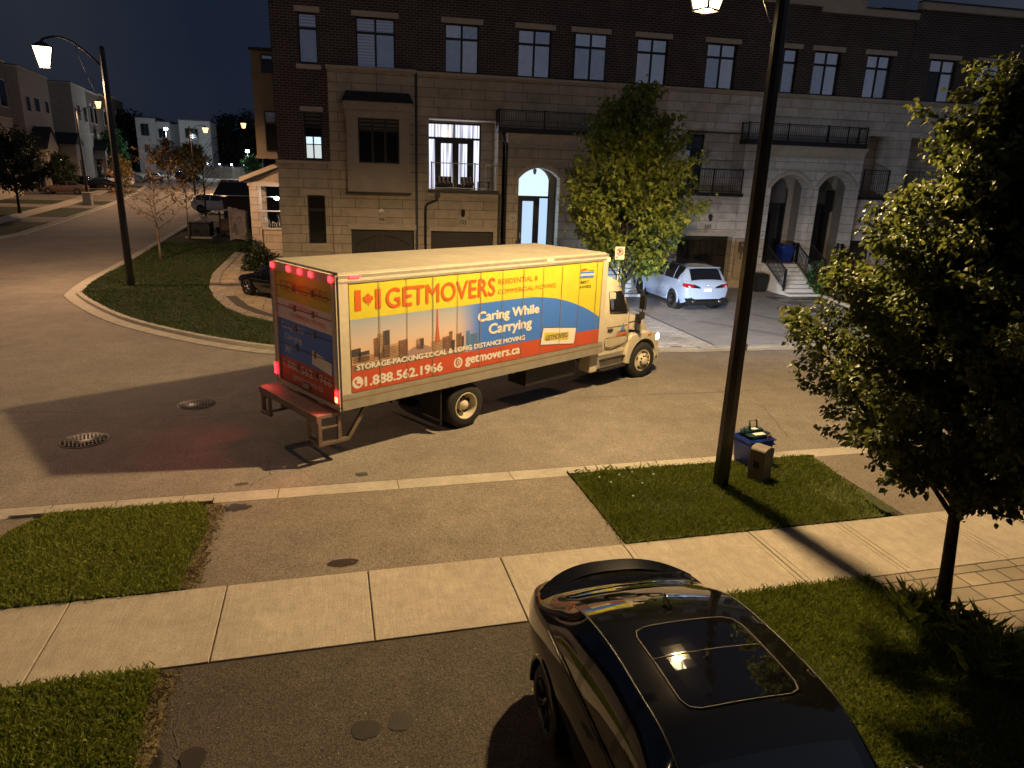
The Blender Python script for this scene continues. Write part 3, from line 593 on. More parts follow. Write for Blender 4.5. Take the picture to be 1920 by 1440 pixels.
def window(U,x0,x1,z0,z1,y,style,mats,fw_=.055):
    f=U.mb(); a=.07
    def bar(p,q,r,s): f.box(p,q,y,y+a,r,s,'frame_black')
    bar(x0,x1,z0,z0+fw_); bar(x0,x1,z1-fw_,z1); bar(x0,x0+fw_,z0+fw_,z1-fw_); bar(x1-fw_,x1,z0+fw_,z1-fw_)
    cells=[]; zm=z0+(z1-z0)*.70
    def cols(n): return [(x0+fw_+(x1-x0-2*fw_)*i/n,x0+fw_+(x1-x0-2*fw_)*(i+1)/n) for i in range(n)]
    n={'cross':2,'three':3,'narrow':1}[style]
    if style=='three': zm=z0+(z1-z0)*.74
    C=cols(n); g=.045
    for i in range(1,n): bar(C[i][0]-g,C[i][0]+g,z0+fw_,zm-.05); bar(C[i][0]-g,C[i][0]+g,zm+.05,z1-fw_)
    bar(x0+fw_,x1-fw_,zm-.05,zm+.05)
    fo=U.part(f,'window'); p=U.mb(); k=0
    for row in ((zm+.05,z1-fw_),(z0+fw_,zm-.05)):
        for c in C:
            l=c[0]+(g if c!=C[0] else 0); r=c[1]-(g if c!=C[-1] else 0)
            p.box(l,r,y+.03,y+.05,row[0],row[1],mats[k%len(mats)]); k+=1
    U.part(p,'pane',fo); return fo
def lintel(U,x0,x1,z0,z1,y): U.part(U.mb().box(x0,x1,y-.04,y+.1,z0,z1,'trim_stone'),'lintel',bevel=.012)
def plate(U,x,z,y,txt,m='plate_stone',w=.26,h=.19,ink='numeral'):
    p=U.mb(); p.box(x-w/2,x+w/2,y-.03,y+.01,z-h/2,z+h/2,m); p.text(txt,x-w*.36,x+w*.36,z-h*.30,z+h*.30,'xz',y-.034,ink,.02); U.part(p,'number_plate')
def walllamp(U,x,z,y,m='lamp_frame',lit=None):
    p=U.mb(); p.box(x-.05,x+.05,y-.03,y,z-.06,z+.12,m); p.tube([(x,y-.02,z+.08),(x,y-.10,z+.16),(x,y-.16,z+.10)],.014,m,6)
    p.lathe([(.02,.12),(.10,.07),(.085,.05),(.085,-.10),(.05,-.16),(.01,-.20)],(x,y-.16,z),m,8,smooth=False); U.part(p,'wall_lamp')
def rail(U,name,path,h,m='rail_metal',post=.05,gap=.115,topw=.028,balu=.011,low=.08,mids=None):
    """railing along a polyline of (x,y,z) foot points"""
    p=U.mb()
    for a,b in zip(path,path[1:]):
        A,B=Vector(a),Vector(b); L=(B-A).length; n=max(1,int(L/gap))
        p.tube([A+Vector((0,0,h)),B+Vector((0,0,h))],topw,m,4,smooth=False); p.tube([A+Vector((0,0,low)),B+Vector((0,0,low))],topw*.7,m,4,smooth=False)
        for i in range(1,n): q=A.lerp(B,i/n); p.tube([q+Vector((0,0,low)),q+Vector((0,0,h))],balu,m,4,smooth=False,caps=False)
        for q in (A,B): p.box(q.x-post/2-0,q.x+post/2,q.y-post/2,q.y+post/2,q.z-.02,q.z+h+.05,m)
    return U.part(p,name)
def garage(U,x0,x1,z1,y,style):
    d=U.mb(); d.box(x0,x1,y,y+.05,0,z1,'garage_dark'); n=4
    for i in range(1,5): zz=z1*i/5; d.box(x0,x1,y-.004,y+.001,zz-.012,zz+.012,'trim_dark')
    g=U.part(d,'garage_door'); w=U.mb(); zb=z1*.62; ztp=z1*.9; xm=(x0+x1)/2
    if style=='arch':
        P=U.mb()
        for a,b,s in ((x0+.2,xm-.1,1),(xm+.1,x1-.2,-1)):
            k=9; pts=[(a,zb)]+[(b,zb)]+[(b-(b-a)*i/k,zb+(ztp-zb)*(math.sin((i/k if s<0 else 1-i/k)*PI/2)*.55+.45)) for i in range(k+1)]
            P.prism(pts,'y',y-.012,y-.006,'glass_dark')
            for i in range(5):
                xx=a+(b-a)*i/4; t=(i/4 if s>0 else 1-i/4); zz=zb+(ztp-zb)*(math.sin(t*PI/2)*.55+.45); w.box(xx-.02,xx+.02,y-.03,y-.012,zb,zz,'trim_dark')
            w.box(a,b,y-.03,y-.0125,zb-.02,zb+.02,'trim_dark'); w.box(a,b,y-.028,y-.0125,zb+.24,zb+.27,'trim_dark')
            A=pts[2:]; w.tube([(p[0],y-.02,p[1]) for p in A],.02,'trim_dark',4)
    else:
        P=U.mb(); P.box(x0+.12,x1-.12,y-.012,y-.006,zb,ztp,'glass_dark')
        for i in range(9): xx=x0+.12+(x1-x0-.24)*i/8; w.box(xx-.015,xx+.015,y-.03,y-.012,zb,ztp,'rail_metal')
        w.box(x0+.12,x1-.12,y-.03,y-.0125,ztp-.02,ztp+.02,'rail_metal'); w.box(x0+.12,x1-.12,y-.03,y-.0125,zb-.02,zb+.02,'rail_metal')
    wo=U.part(w,'window',g); return g
def body(U,x0,x1,ztop,y0=.32,dep=11):
    m=U.mb(); m.box(x0+.01,x1-.01,y0+1.6,dep,0,ztop,'brick_dark'); 
    m.quad((x0,y0,ztop-.02),(x1,y0,ztop-.02),(x1,y0+1.7,ztop-.02),(x0,y0+1.7,ztop-.02),'roof_shingle'); return U.part(m,'wall')
def brickfloor(U,x0,x1,z1,wins,y=.06,proud=0):
    """the dark brick top storey over the stone band"""
    y-=proud; m=U.mb(); wall(m,x0,x1,9.43,z1,y,.3,'brick_dark',[(a,b,9.47,11.42) for a,b,_ in wins]); o=U.part(m,'brick_storey')
    for a,b,mm in wins: window(U,a,b,9.47,11.42,y+.14,'cross',mm); lintel(U,a-.17,b+.17,11.43,11.65,y)
    c=U.mb(); c.box(x0-.0,x1,y-.16,y+.1,z1,z1+.30,'trim_stone'); c.box(x0,x1,y-.20,y+.1,z1+.30,z1+.36,'trim_dark'); U.part(c,'parapet')
def cornice(U,x0,x1,y,z=9.30):
    c=U.mb(); c.box(x0,x1,y-.09,y+.12,z+.06,z+.16,'trim_stone'); c.box(x0,x1,y-.05,y+.12,z,z+.06,'trim_stone'); U.part(c,'cornice')
S,GK='stone_block','stone_grey'
# --- 99, the corner house
A=Unit(-2.03,'corner townhouse numbered 99 with a stone box bay window and an open side porch')
body(A,-2.03,3.93,13.4)
m=A.mb(); wall(m,-2.03,.22,0,5.46,0,.45,S,[(-.86,-.10,1.99,4.09)]); A.part(m,'stone_wall')
m=A.mb(); wall(m,-2.00,.22,5.52,13.4,.04,.45,'brick_dark',[(-.86,-.10,5.60,7.55),(-.90,-.13,9.50,11.42)]); A.part(m,'brick_wall')
m=A.mb(); wall(m,.22,3.93,0,9.30,-.10,.4,S,[(1.0,3.83,0,2.64,None,.35)]); A.part(m,'bay_wall')
A.part(A.mb().box(-2.10,.22,-.06,.12,5.43,5.54,'trim_stone'),'sill_course'); cornice(A,.16,3.95,-.10)
brickfloor(A,.22,3.93,13.4,[(1.46,3.09,['blind_pale','blind_pale','blind_pale','curtain_dim'])],.06)
window(A,-.90,-.13,9.50,11.42,.16,'narrow',['blind_pale','curtain_dim']); lintel(A,-1.03,0,11.44,11.66,.04); lintel(A,-1.05,-.02,9.26,9.44,.04)
wf=window(A,-.86,-.10,5.60,7.55,.16,'narrow',['blind_dim','glass_dark']); lintel(A,-.98,-.03,7.58,7.78,.04)
p=A.mb(); p.box(-.79,-.17,.18,.187,5.67,6.22,'lit_room'); p.box(-.79,-.17,.181,.186,6.26,6.55,'lit_hall_pale'); p.box(-.52,-.46,.17,.179,5.67,6.55,'frame_black'); A.part(p,'lit_pane',wf)
window(A,-.86,-.10,1.99,4.09,.14,'narrow',['glass_dark','glass_dark']); lintel(A,-1.0,.06,4.10,4.30,0); lintel(A,-1.0,.06,1.86,1.98,0)
garage(A,1.0,3.83,2.62,.16,'arch'); lintel(A,.88,3.93,2.65,2.90,-.10); plate(A,2.38,3.10,-.10,'99',w=.34,h=.26)
c=A.mb(); c.box(2.30,2.44,-.14,-.10,3.44,3.58,'sticker_white')
for s in (-1,1): c.lathe([(.02,0),(.055,-.04),(.06,-.14),(0,-.14)],(2.37+s*.09,-.17,3.52),'sticker_white',10)
A.part(c,'security_light')
# box bay
m=A.mb(); wall(m,.95,3.66,4.32,7.42,-.50,.40,'stucco',[(1.44,3.20,5.54,7.51-.12)],top=False)
for a in (.95,3.66): m.quad((a,-.10,4.32),(a,-.50,4.32),(a,-.50,7.42),(a,-.10,7.42),'stucco')
m.quad((.95,-.5,4.32),(3.66,-.5,4.32),(3.66,-.1,4.32),(.95,-.1,4.32),'stucco')
m.box(.90,3.71,-.55,-.10,7.42,7.72,'stucco'); m.box(.84,3.78,-.61,-.10,7.72,8.05,'stucco'); m.box(.88,3.74,-.58,-.5,5.42,5.50,'stucco'); bay=A.part(m,'bay')
m=A.mb(); m.box(1.25,3.4,-.515,-.50,4.52,5.22,'stucco'); m.box(.90,3.71,-.54,-.1,4.24,4.32,'trim_dark'); A.part(m,'bay_panel',bay)
window(A,1.44,3.20,5.54,7.39,-.42,'three',['blind_dim','blind_dim','blind_dim','glass_dark','glass_dark','glass_dark'])
m=A.mb(); m.hexa([(.78,-.68,8.05),(3.84,-.68,8.05),(3.84,-.1,8.05),(.78,-.1,8.05)],[(.98,-.20,8.48),(3.64,-.20,8.48),(3.64,-.10,8.48),(.98,-.10,8.48)],'roof_shingle'); A.part(m,'bay_roof',bay)
# side wall, stucco bay and side porch on the west flank
m=A.mb(); m.quad((-2.03,.0,0),(-2.03,11,0),(-2.03,11,5.46),(-2.03,0,5.46),S); m.quad((-2.02,.04,5.46),(-2.02,11,5.46),(-2.02,11,13.4),(-2.02,.04,13.4),'brick_dark'); m.box(-2.02,-2.0,.2,.5,5.5,13.4,'stucco'); A.part(m,'flank_wall')
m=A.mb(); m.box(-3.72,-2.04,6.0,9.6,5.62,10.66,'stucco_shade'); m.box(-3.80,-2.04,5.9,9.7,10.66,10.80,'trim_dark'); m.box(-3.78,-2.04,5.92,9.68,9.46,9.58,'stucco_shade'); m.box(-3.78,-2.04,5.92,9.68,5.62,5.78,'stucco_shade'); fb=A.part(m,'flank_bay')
for z0,z1 in ((9.66,10.5),(7.2,9.35),(5.95,7.9)):
    if z0==7.2: continue
    U=A; window(A,-3.24,-2.55,z0+.02,z1+.0,5.93,'narrow',['curtain_dim','glass_dark'])
m=A.mb()
m.box(-4.55,-4.03,8.0,8.5,0,4.20,S); m.box(-2.62,-2.04,8.0,8.5,0,4.20,S); m.box(-4.03,-2.62,8.1,8.45,0,1.90,S)
m.box(-4.62,-2.04,7.95,11.5,4.20,4.42,'trim_stone'); m.box(-4.55,-4.1,11.0,11.4,0,4.2,S); po=A.part(m,'side_porch')
m=A.mb(); m.prism([(-4.95,4.42),(-4.55,4.42),(-2.04,5.62),(-2.04,5.82),(-4.98,4.58)],'y',7.8,11.8,'roof_shingle'); m.prism([(-4.98,4.40),(-2.04,5.60),(-2.04,5.84),(-4.98,4.62)],'y',7.7,7.8,'trim_stone'); m.prism([(-4.5,4.42),(-2.04,5.55),(-2.04,4.42)],'y',8.05,8.2,'stucco'); A.part(m,'porch_roof',po)
m=A.mb(); m.box(-4.03,-2.62,8.06,8.10,2.02,3.50,'frame_black') if False else None
m.box(-4.03,-3.97,8.05,8.12,1.9,4.2,'trim_stone'); m.box(-4.03,-2.62,8.04,8.14,1.88,1.98,'trim_stone'); m.box(-4.03,-2.62,8.06,8.12,2.86,2.92,'trim_stone'); A.part(m,'porch_frame',po)
m=A.mb()
for i in range(16):
    x=-3.95+.09*i; h=.25+.5*random.random(); m.tube([(x,8.3,1.98),(x+.1*(random.random()-.5),8.3,1.98+h*.6),(x+.28*(random.random()-.5),8.3,1.98+h)],[.016,.012,.004],'sticker_white',4)
A.part(m,'frosted_pattern',po)
m=A.mb(); m.tube([(-4.0,8.15,3.62),(-3.2,8.15,3.66)],.02,'rail_light',5); m.lathe([(0,.1),(.1,.07),(.13,0),(.1,-.08),(0,-.1)],(-3.16,8.1,3.58),'led_white',12); A.part(m,'porch_lamp',po)
ld=bpy.data.lights.new('porch_light','POINT'); ld.energy=55; ld.color=(.82,.9,1); ld.shadow_soft_size=.12; lo=bpy.data.objects.new('porch_light',ld); COL.objects.link(lo); lo.parent=A.o; lo.location=(-3.16+2.03,7.86,3.58)
m=A.mb(); m.tube([(-2.1,-.1,1.2),(-2.1,-.35,1.2),(-2.1,-.35,.5)],.03,'rail_metal',5); A.part(m,'hose_bib')
# --- 103
B=Unit(3.93,'townhouse numbered 103 with curtained balcony doors lit from inside')
body(B,3.93,7.9,13.4)
m=B.mb(); wall(m,3.93,7.9,0,9.27,.02,.4,S,[(4.53,7.68,4.46,7.53,None,1.3),(4.62,7.56,0,2.62,None,.35)]); 
m.quad((4.53,1.32,4.4),(7.68,1.32,4.4),(7.68,1.32,7.6),(4.53,1.32,7.6),GK); B.part(m,'stone_wall')
cornice(B,3.95,7.9,.02,9.27); brickfloor(B,3.93,7.9,13.4,[(5.24,6.72,['curtain_grey','curtain_dim','curtain_dim','curtain_grey'])])
fr=B.mb(); yb=1.20
for a,b,c,d in ((4.56,7.06,7.38,7.46),(4.56,7.06,6.72,6.82),(5.75,5.83,6.82,7.38),(4.56,4.62,4.5,6.72),(6.98,7.06,4.5,7.38),(4.90,5.18,4.5,6.72),(6.42,6.72,4.5,6.72),(5.72,6.02,4.5,6.72),(5.18,5.72,6.55,6.72),(6.02,6.42,6.55,6.72),(5.18,5.72,4.5,4.74),(6.02,6.42,4.5,4.74),(4.56,4.60,6.82,7.38)): fr.box(a,b,yb,yb+.08,c,d,'frame_black')
bd=B.part(fr,'balcony_door'); g=B.mb()
for a,b,c,d in ((4.60,5.75,6.82,7.38),(5.83,6.98,6.82,7.38),(4.62,4.90,4.5,6.72),(6.72,6.98,4.5,6.72),(5.18,5.72,4.74,6.55),(6.02,6.42,4.74,6.55)): g.box(a,b,yb+.03,yb+.05,c,d,'lit_curtain')
B.part(g,'pane',bd)
ld=bpy.data.lights.new('room_light','AREA'); ld.shape='RECTANGLE'; ld.size=2.3; ld.size_y=2.6; ld.energy=22; ld.color=(.80,.84,1); lo=bpy.data.objects.new('room_light',ld); COL.objects.link(lo); lo.parent=B.o; lo.location=(5.8-3.93,1.16,6.0); lo.rotation_euler=(R(-90),0,0)
m=B.mb(); m.box(4.50,7.74,-.14,.02,4.36,4.50,'trim_dark'); B.part(m,'balcony_edge')
rail(B,'balcony_railing',[(4.64,-.07,4.50),(5.62,-.07,4.50),(6.62,-.07,4.50),(7.62,-.07,4.50)],1.16,'rail_light',.06,.5,.028,.010)
garage(B,4.62,7.56,2.60,.28,'grid'); lintel(B,4.53,7.72,2.63,2.83,.02); plate(B,6.10,3.05,.02,'103',w=.44,h=.34); walllamp(B,6.10,3.50,.02)
m=B.mb(); m.box(4.45,7.8,-.02,.1,4.20,4.34,'trim_stone'); B.part(m,'band_course')
m=B.mb(); m.tube([(4.92,-.06,4.36),(4.92,-.08,4.18),(4.88,-.08,4.02),(4.45,-.08,3.85),(4.37,-.08,3.72),(4.36,-.08,0)],.055,'trim_dark',8); m.box(4.82,5.02,-.14,-.0,4.14,4.36,'trim_dark'); B.part(m,'downspout')
m=B.mb(); m.box(3.90,4.02,-.12,-.0,0,9.35,'trim_dark'); m.box(7.74,7.86,-.1,.0,0,4.36,'trim_dark'); B.part(m,'drain_pipe')
# --- portico houses
def portico(U,x0,x1,hole,y=-.5,z1=7.04,back=1.0,mat=S,z0=0):
    a,b,sp,ap=hole; m=U.mb(); wall(m,x0,x1,z0,6.55,y,.5,mat,[(a,b,z0+(1.35 if z0==0 else 0),ap,sp,.55)],ends=True)
    m.quad((a-.15,y+1.5,0),(b+.6,y+1.5,0),(b+.6,y+1.5,6.4),(a-.15,y+1.5,6.4),'stucco_tan')         # back of the porch; inner faces coloured darker to imitate shade
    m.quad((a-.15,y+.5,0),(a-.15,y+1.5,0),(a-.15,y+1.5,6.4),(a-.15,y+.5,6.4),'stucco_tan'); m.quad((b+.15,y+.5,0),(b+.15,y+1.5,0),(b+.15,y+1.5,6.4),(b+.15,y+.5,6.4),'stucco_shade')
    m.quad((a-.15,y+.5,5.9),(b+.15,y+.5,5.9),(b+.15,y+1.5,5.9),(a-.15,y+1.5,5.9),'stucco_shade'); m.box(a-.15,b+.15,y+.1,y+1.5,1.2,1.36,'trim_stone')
    m.hexa([(x0,y,6.55),(x1,y,6.55),(x1,y+.55,6.55),(x0,y+.55,6.55)],[(x0-.0,y-.05,6.80),(x1+.0,y-.05,6.80),(x1,y+.55,6.80),(x0,y+.55,6.80)],'trim_stone')
    m.hexa([(x0,y-.05,6.80),(x1,y-.05,6.80),(x1,y+.55,6.80),(x0,y+.55,6.80)],[(x0-.02,y-.18,z1),(x1+.1,y-.18,z1),(x1+.1,y+.55,z1),(x0-.02,y+.55,z1)],'trim_stone')
    m.box(x0,x1,y-.03,y+.1,6.48,6.56,'trim_stone'); m.box(x0,x1,y-.02,y+.1,5.92,5.98,'trim_stone'); po=U.part(m,'portico')
    t=U.mb(); P=arcpts(a,b,sp,ap,16); Q=arcpts(a-.22,b+.22,sp-.02,ap+.20,16)
    for i in range(16): t.hexa([(P[i][0],y-.08,P[i][1]),(P[i+1][0],y-.08,P[i+1][1]),(P[i+1][0],y+.02,P[i+1][1]),(P[i][0],y+.02,P[i][1])],[(Q[i][0],y-.08,Q[i][1]),(Q[i+1][0],y-.08,Q[i+1][1]),(Q[i+1][0],y+.02,Q[i+1][1]),(Q[i][0],y+.02,Q[i][1])],'trim_stone')
    U.part(t,'arch_trim',po); return po
def roofdeck(U,x0,x1,y=-.5,z=7.04,endrail=True,side0=False,side1=False):
    m=U.mb(); m.box(x0,x1,y-.26,.02,z+.004,z+.22,'trim_dark'); U.part(m,'balcony_edge')
    pts=[(x0+.03,-.06,z+.22)] if side0 else []
    k=max(2,round((x1-x0)/1.9)); pts+=[(x0+.04+(x1-x0-.08)*i/k,y-.2,z+.22) for i in range(k+1)]
    if side1: pts.append((x1-.04,-.06,z+.22))
    rail(U,'balcony_railing',pts,.74,'rail_metal',.05,.105,.026,.010)
def entry(U,x0,x1,y,z0,style='dark',spring=4.3,apex=5.6):
    """front door with a glazed arch above and a side light"""
    d=U.mb(); xm=x0+(x1-x0)*.70
    if style=='lit': gl,ga='lit_hall','lit_hall_pale'
    else: gl,ga='glass_dark','transom_dim'
    f='frame_black'
    d.box(x0,x1,y,y+.08,4.20,4.30,f); d.box(x0,x0+.06,y,y+.08,z0,4.2,f); d.box(x1-.05,x1,y,y+.08,z0,4.2,f)
    d.box(x0+.06,x0+.24,y,y+.07,z0,4.2,'door_dark'); d.box(xm-.30,xm,y,y+.07,z0,4.2,'door_dark'); d.box(x0+.24,xm-.30,y,y+.07,z0,z0+.25,'door_dark'); d.box(x0+.24,xm-.30,y,y+.07,4.05,4.2,'door_dark')
    d.box(x1-.05,x1,y,y+.08,4.3,spring+.7,f)
    d.lathe([(0,0),(.04,-.02),(.04,-.06),(0,-.07)],(x0+.15,y,z0+1.05),'rail_light',8,'y'); d.box(x0+.13,x0+.17,y-.03,y,z0+.9,z0+1.2,'rail_light')
    do=U.part(d,'door'); g=U.mb(); g.box(x0+.24,xm-.30,y+.02,y+.04,z0+.25,4.05,gl); g.box(xm,x1-.05,y+.02,y+.04,z0,4.2,gl)
    P=[(x0,4.3),(x1-.05,4.3)]+[(p[0],p[1]) for p in arcpts(x0,x1-.05,spring+.7,apex,10)[::-1]]
    g.prism(P,'y',y+.02,y+.04,ga); U.part(g,'pane',do); return do
Cc=Unit(7.9,'townhouse numbered 13-2 whose arched front door glows pale blue')
body(Cc,7.9,11.75,13.4)
m=Cc.mb(); wall(m,7.9,11.75,7.04,9.27,.0,.4,S); Cc.part(m,'stone_wall')
portico(Cc,8.02,11.75,(8.60,10.55,5.10,5.58),-.5)
e=entry(Cc,8.86,10.40,.90,1.36,'lit',4.35,5.62)
m=Cc.mb(); m.tube([(9.40,-.2,5.75),(9.40,-.2,5.55)],.012,'lamp_frame',5); m.lathe([(.03,.0),(.09,-.04),(.07,-.2),(.02,-.26)],(9.40,-.2,5.55),'rail_light',8); Cc.part(m,'porch_lamp')
ld=bpy.data.lights.new('hall_light','AREA'); ld.shape='RECTANGLE'; ld.size=1.3; ld.size_y=2.6; ld.energy=26; ld.color=(.55,.75,1); lo=bpy.data.objects.new('hall_light',ld); COL.objects.link(lo); lo.parent=Cc.o; lo.location=(9.6-7.9,.84,3.3); lo.rotation_euler=(R(-90),0,0)
roofdeck(Cc,7.54,11.75,side0=True); cornice(Cc,7.9,11.75,0,9.27); plate(Cc,8.36,3.33,-.5,'13-2','plate_white',.30,.26)
brickfloor(Cc,7.9,11.75,13.4,[(8.48,9.98,['curtain_grey','curtain_dim','curtain_grey','glass_sky']),(11.05-.6+.6,11.05+.62,['curtain_dim']) ] if False else [(8.48,9.98,['curtain_grey','curtain_dim','curtain_grey','glass_sky'])])
m=Cc.mb(); m.tube([(7.80,-.62,7.04),(7.80,-.60,6.8),(7.98,-.56,6.55),(8.0,-.56,0)],.06,'trim_dark',8); Cc.part(m,'downspout')
rail(Cc,'stair_railing',[(8.55,-.55,1.36),(8.55,-2.6,.05)],.9); rail(Cc,'stair_railing',[(10.6,-.55,1.36),(10.6,-2.6,.05)],.9)
def steps(U,x0,x1,y0=-.5,n=8,h=1.36,run=.27,mat='step_lit'):
    m=U.mb(); r=h/n
    for i in range(n): m.box(x0,x1,y0-run*(i+1)-(.25 if i==n-1 else 0)+.0,y0-run*i,0 if i==n-1 else .0,h-r*i-r*.0-(0 if i else .002),mat) if i<n-1 else m.box(x0-.05,x1+.1,y0-run*(i+1)-.3,y0-run*i,0,r,mat)
    o=U.part(m,'steps',bevel=.012); s=U.mb()
    for x in (x0-.14,x1+.0): s=U.mb(); s.prism([(y0,0),(y0,h+.04),(y0-run*(n-1),r+.06),(y0-run*(n-1),0)],'x',x,x+.138,'step_lit'); U.part(s,'stringer',o)
    return o
steps(Cc,8.7,10.4)
D=Unit(11.75,'townhouse mostly hidden behind the maple tree')
body(D,11.75,15.7,13.4); m=D.mb(); wall(m,11.75,15.7,7.04,9.27,.0,.4,S); wall(m,14.6,15.7,0,7.04,0,.4,S); D.part(m,'stone_wall')
portico(D,11.75,14.6,(12.3,13.9,5.1,5.58)); entry(D,12.4,13.8,.9,1.36); roofdeck(D,11.75,14.7,side1=True); cornice(D,11.75,15.7,0,9.27); steps(D,12.3,13.9)
brickfloor(D,10.9,15.7,13.4,[(11.05,12.58,['glass_sky','glass_sky','curtain_dim','curtain_grey']),(14.05,15.52,['glass_sky','glass_sky','curtain_grey','glass_sky'])],.055) if False else None
m=D.mb(); wall(m,11.75,15.7,9.43,13.4,.06,.3,'brick_dark',[(14.05,15.52,9.47,11.42)]); D.part(m,'brick_storey')
c=D.mb(); c.box(11.75,15.7,-.10,.16,13.4,13.70,'trim_stone'); c.box(11.75,15.7,-.14,.16,13.7,13.76,'trim_dark'); D.part(c,'parapet')
window(D,14.05,15.52,9.47,11.42,.2,'cross',['glass_sky','glass_sky','curtain_grey','glass_sky']); lintel(D,13.88,15.69,11.43,11.65,.06)
# the window that straddles the joint of two houses is set in front of both
window(D,11.03,12.55,9.47,11.42,.0,'cross',['glass_sky','glass_sky','curtain_dim','curtain_dim']); lintel(D,10.86,12.72,11.43,11.65,.0)
G=Unit(15.7,'townhouse numbered 111 with a dark recessed balcony above its garage')
body(G,15.7,20.0,13.4)
m=G.mb(); wall(m,15.7,20.0,0,9.27,.0,.4,GK,[(16.86,19.95,4.70,7.56,None,1.3),(16.9,19.84,0,2.62,None,.6)]); m.quad((16.8,1.3,4.6),(20,1.3,4.6),(20,1.3,7.6),(16.8,1.3,7.6),GK); G.part(m,'stone_wall')
cornice(G,15.7,20.0,0,9.27); brickfloor(G,15.7,20.0,13.4,[(17.48,18.96,['glass_sky','glass_sky','curtain_dim','curtain_grey'])])
fr=G.mb(); 
for a,b,c,d in ((16.9,18.3,7.36,7.46),(16.9,18.3,6.7,6.8),(16.9,17.0,4.7,6.7),(17.62,17.9,4.7,6.7),(18.2,18.3,4.7,7.36)): fr.box(a,b,1.18,1.26,c,d,'frame_black')
bd=G.part(fr,'balcony_door'); gg=G.mb(); gg.box(17.0,17.62,1.2,1.22,4.7,6.7,'curtain_grey'); gg.box(17.9,18.2,1.2,1.22,4.7,6.7,'glass_dark'); gg.box(16.9,18.2,1.2,1.22,6.8,7.36,'glass_dark'); G.part(gg,'pane',bd)
m=G.mb(); m.box(16.80,20.05,-.16,.02,4.56,4.72,'trim_dark'); G.part(m,'balcony_edge'); rail(G,'balcony_railing',[(16.92,-.08,4.72),(18.4,-.08,4.72),(19.95,-.08,4.72)],1.10)
m=G.mb(); m.box(16.2,16.86,-.05,.1,5.78,5.88,'trim_stone'); G.part(m,'band_course'); m=G.mb(); m.box(16.8,20.0,-.03,.1,7.58,7.66,'trim_stone'); G.part(m,'band_course'); m=G.mb(); m.box(15.7,20.0,-.035,.1,4.36,4.44,'trim_stone'); G.part(m,'band_course')
garage(G,16.9,19.84,2.6,.5,'grid'); lintel(G,16.7,19.98,2.63,2.86,0); plate(G,18.42,3.08,0,'111',w=.40,h=.28); walllamp(G,18.45,3.55,0)
m=G.mb(); m.box(19.86,19.98,-.34,0,0,2.3,S) if False else m.box(20.02,20.03,-.02,0,0,.1,S)
m=G.mb(); m.box(20.0,20.75,-.18,-.0,.55,1.5,'trim_stone'); m.box(20.02,20.73,-.10,0,1.5,2.5,'trim_stone'); m.box(20.18,20.48,-.24,-.10,1.85,2.38,'utility_grey'); m.lathe([(.0,-.12),(.11,-.10),(.12,0)],(20.33,-.20,2.2),'utility_grey',12,'y'); m.tube([(20.33,-.14,1.85),(20.33,-.14,1.5)],.03,'utility_grey',6); m.box(20.5,20.62,-.2,-.1,1.7,1.95,'utility_grey'); G.part(m,'meter_panel')
# --- double arch houses
E_=Unit(20.0,'townhouse numbered 13-4 behind the lamp post with the left arch and pale front steps')
body(E_,20.0,23.85,13.4); m=E_.mb(); wall(m,20.0,23.85,7.04,9.27,.0,.4,GK); wall(m,20.0,20.85,0,7.04,0,.4,GK); E_.part(m,'stone_wall')
portico(E_,20.85,23.70,(21.32,23.34,5.10,5.68),-.5,mat=GK); entry(E_,21.6,23.1,.9,1.36); roofdeck(E_,19.6,23.85,side0=True); cornice(E_,20,23.85,0,9.27)
brickfloor(E_,20.0,23.0,13.3,[(20.75,22.16,['curtain_grey','glass_sky','glass_sky','curtain_dim'])]); steps(E_,21.62,23.15); plate(E_,21.12,2.75,-.5,'13-4','plate_white',.30,.24)
for x in (21.48,23.22): rail(E_,'stair_railing',[(x,-.15,1.36),(x,-.55,1.36),(x,-2.55,.30)],.98,'rail_metal',.08,.13,.032,.016)
H=Unit(23.85,'townhouse with the right arch of the double portico')
body(H,23.85,26.45,13.1); m=H.mb(); wall(m,23.0,28.2,9.43,13.08,.06,.3,'brick_dark',[(23.02,24.44,9.47,11.42),(25.88,27.26,9.47,11.42)]); H.part(m,'brick_storey')
c=H.mb(); c.box(23.0,25.25,-.10,.16,13.08,13.70,'trim_stone'); c.box(25.25,28.25,-.06,.16,13.08,13.38,'trim_stone'); c.box(23.0,25.25,-.14,.16,13.7,13.76,'trim_dark'); c.box(25.25,28.25,-.1,.16,13.38,13.43,'trim_dark'); H.part(c,'parapet')
for a,b in ((23.02,24.44),(25.88,27.26)): window(H,a,b,9.47,11.42,.2,'cross',['glass_sky','glass_sky','curtain_dim','glass_sky'] if a<25 else ['curtain_grey','glass_sky','glass_sky','curtain_dim']); lintel(H,a-.17,b+.17,11.43,11.65,.06)
m=H.mb(); wall(m,23.85,26.45,7.04,9.27,.0,.4,GK); H.part(m,'stone_wall'); portico(H,23.72,26.20,(23.95,25.80,5.18,5.75),-.48,mat=GK); entry(H,24.1,25.7,.9,1.36)
m=H.mb(); m.box(25.35,25.75,.82,.9,3.9,5.0,'frame_black'); H.part(m,'side_window')
roofdeck(H,23.85,26.05,side1=True); cornice(H,23.85,26.45,0,9.27); steps(H,24.15,25.65)
for x in (24.02,25.75): rail(H,'stair_railing',[(x,-.15,1.36),(x,-.55,1.36),(x,-2.55,.30)],.98,'rail_metal',.08,.13,.032,.016)
F_=Unit(26.45,'dark townhouse with recessed balconies partly hidden by the near tree')
body(F_,26.45,36,13.6)
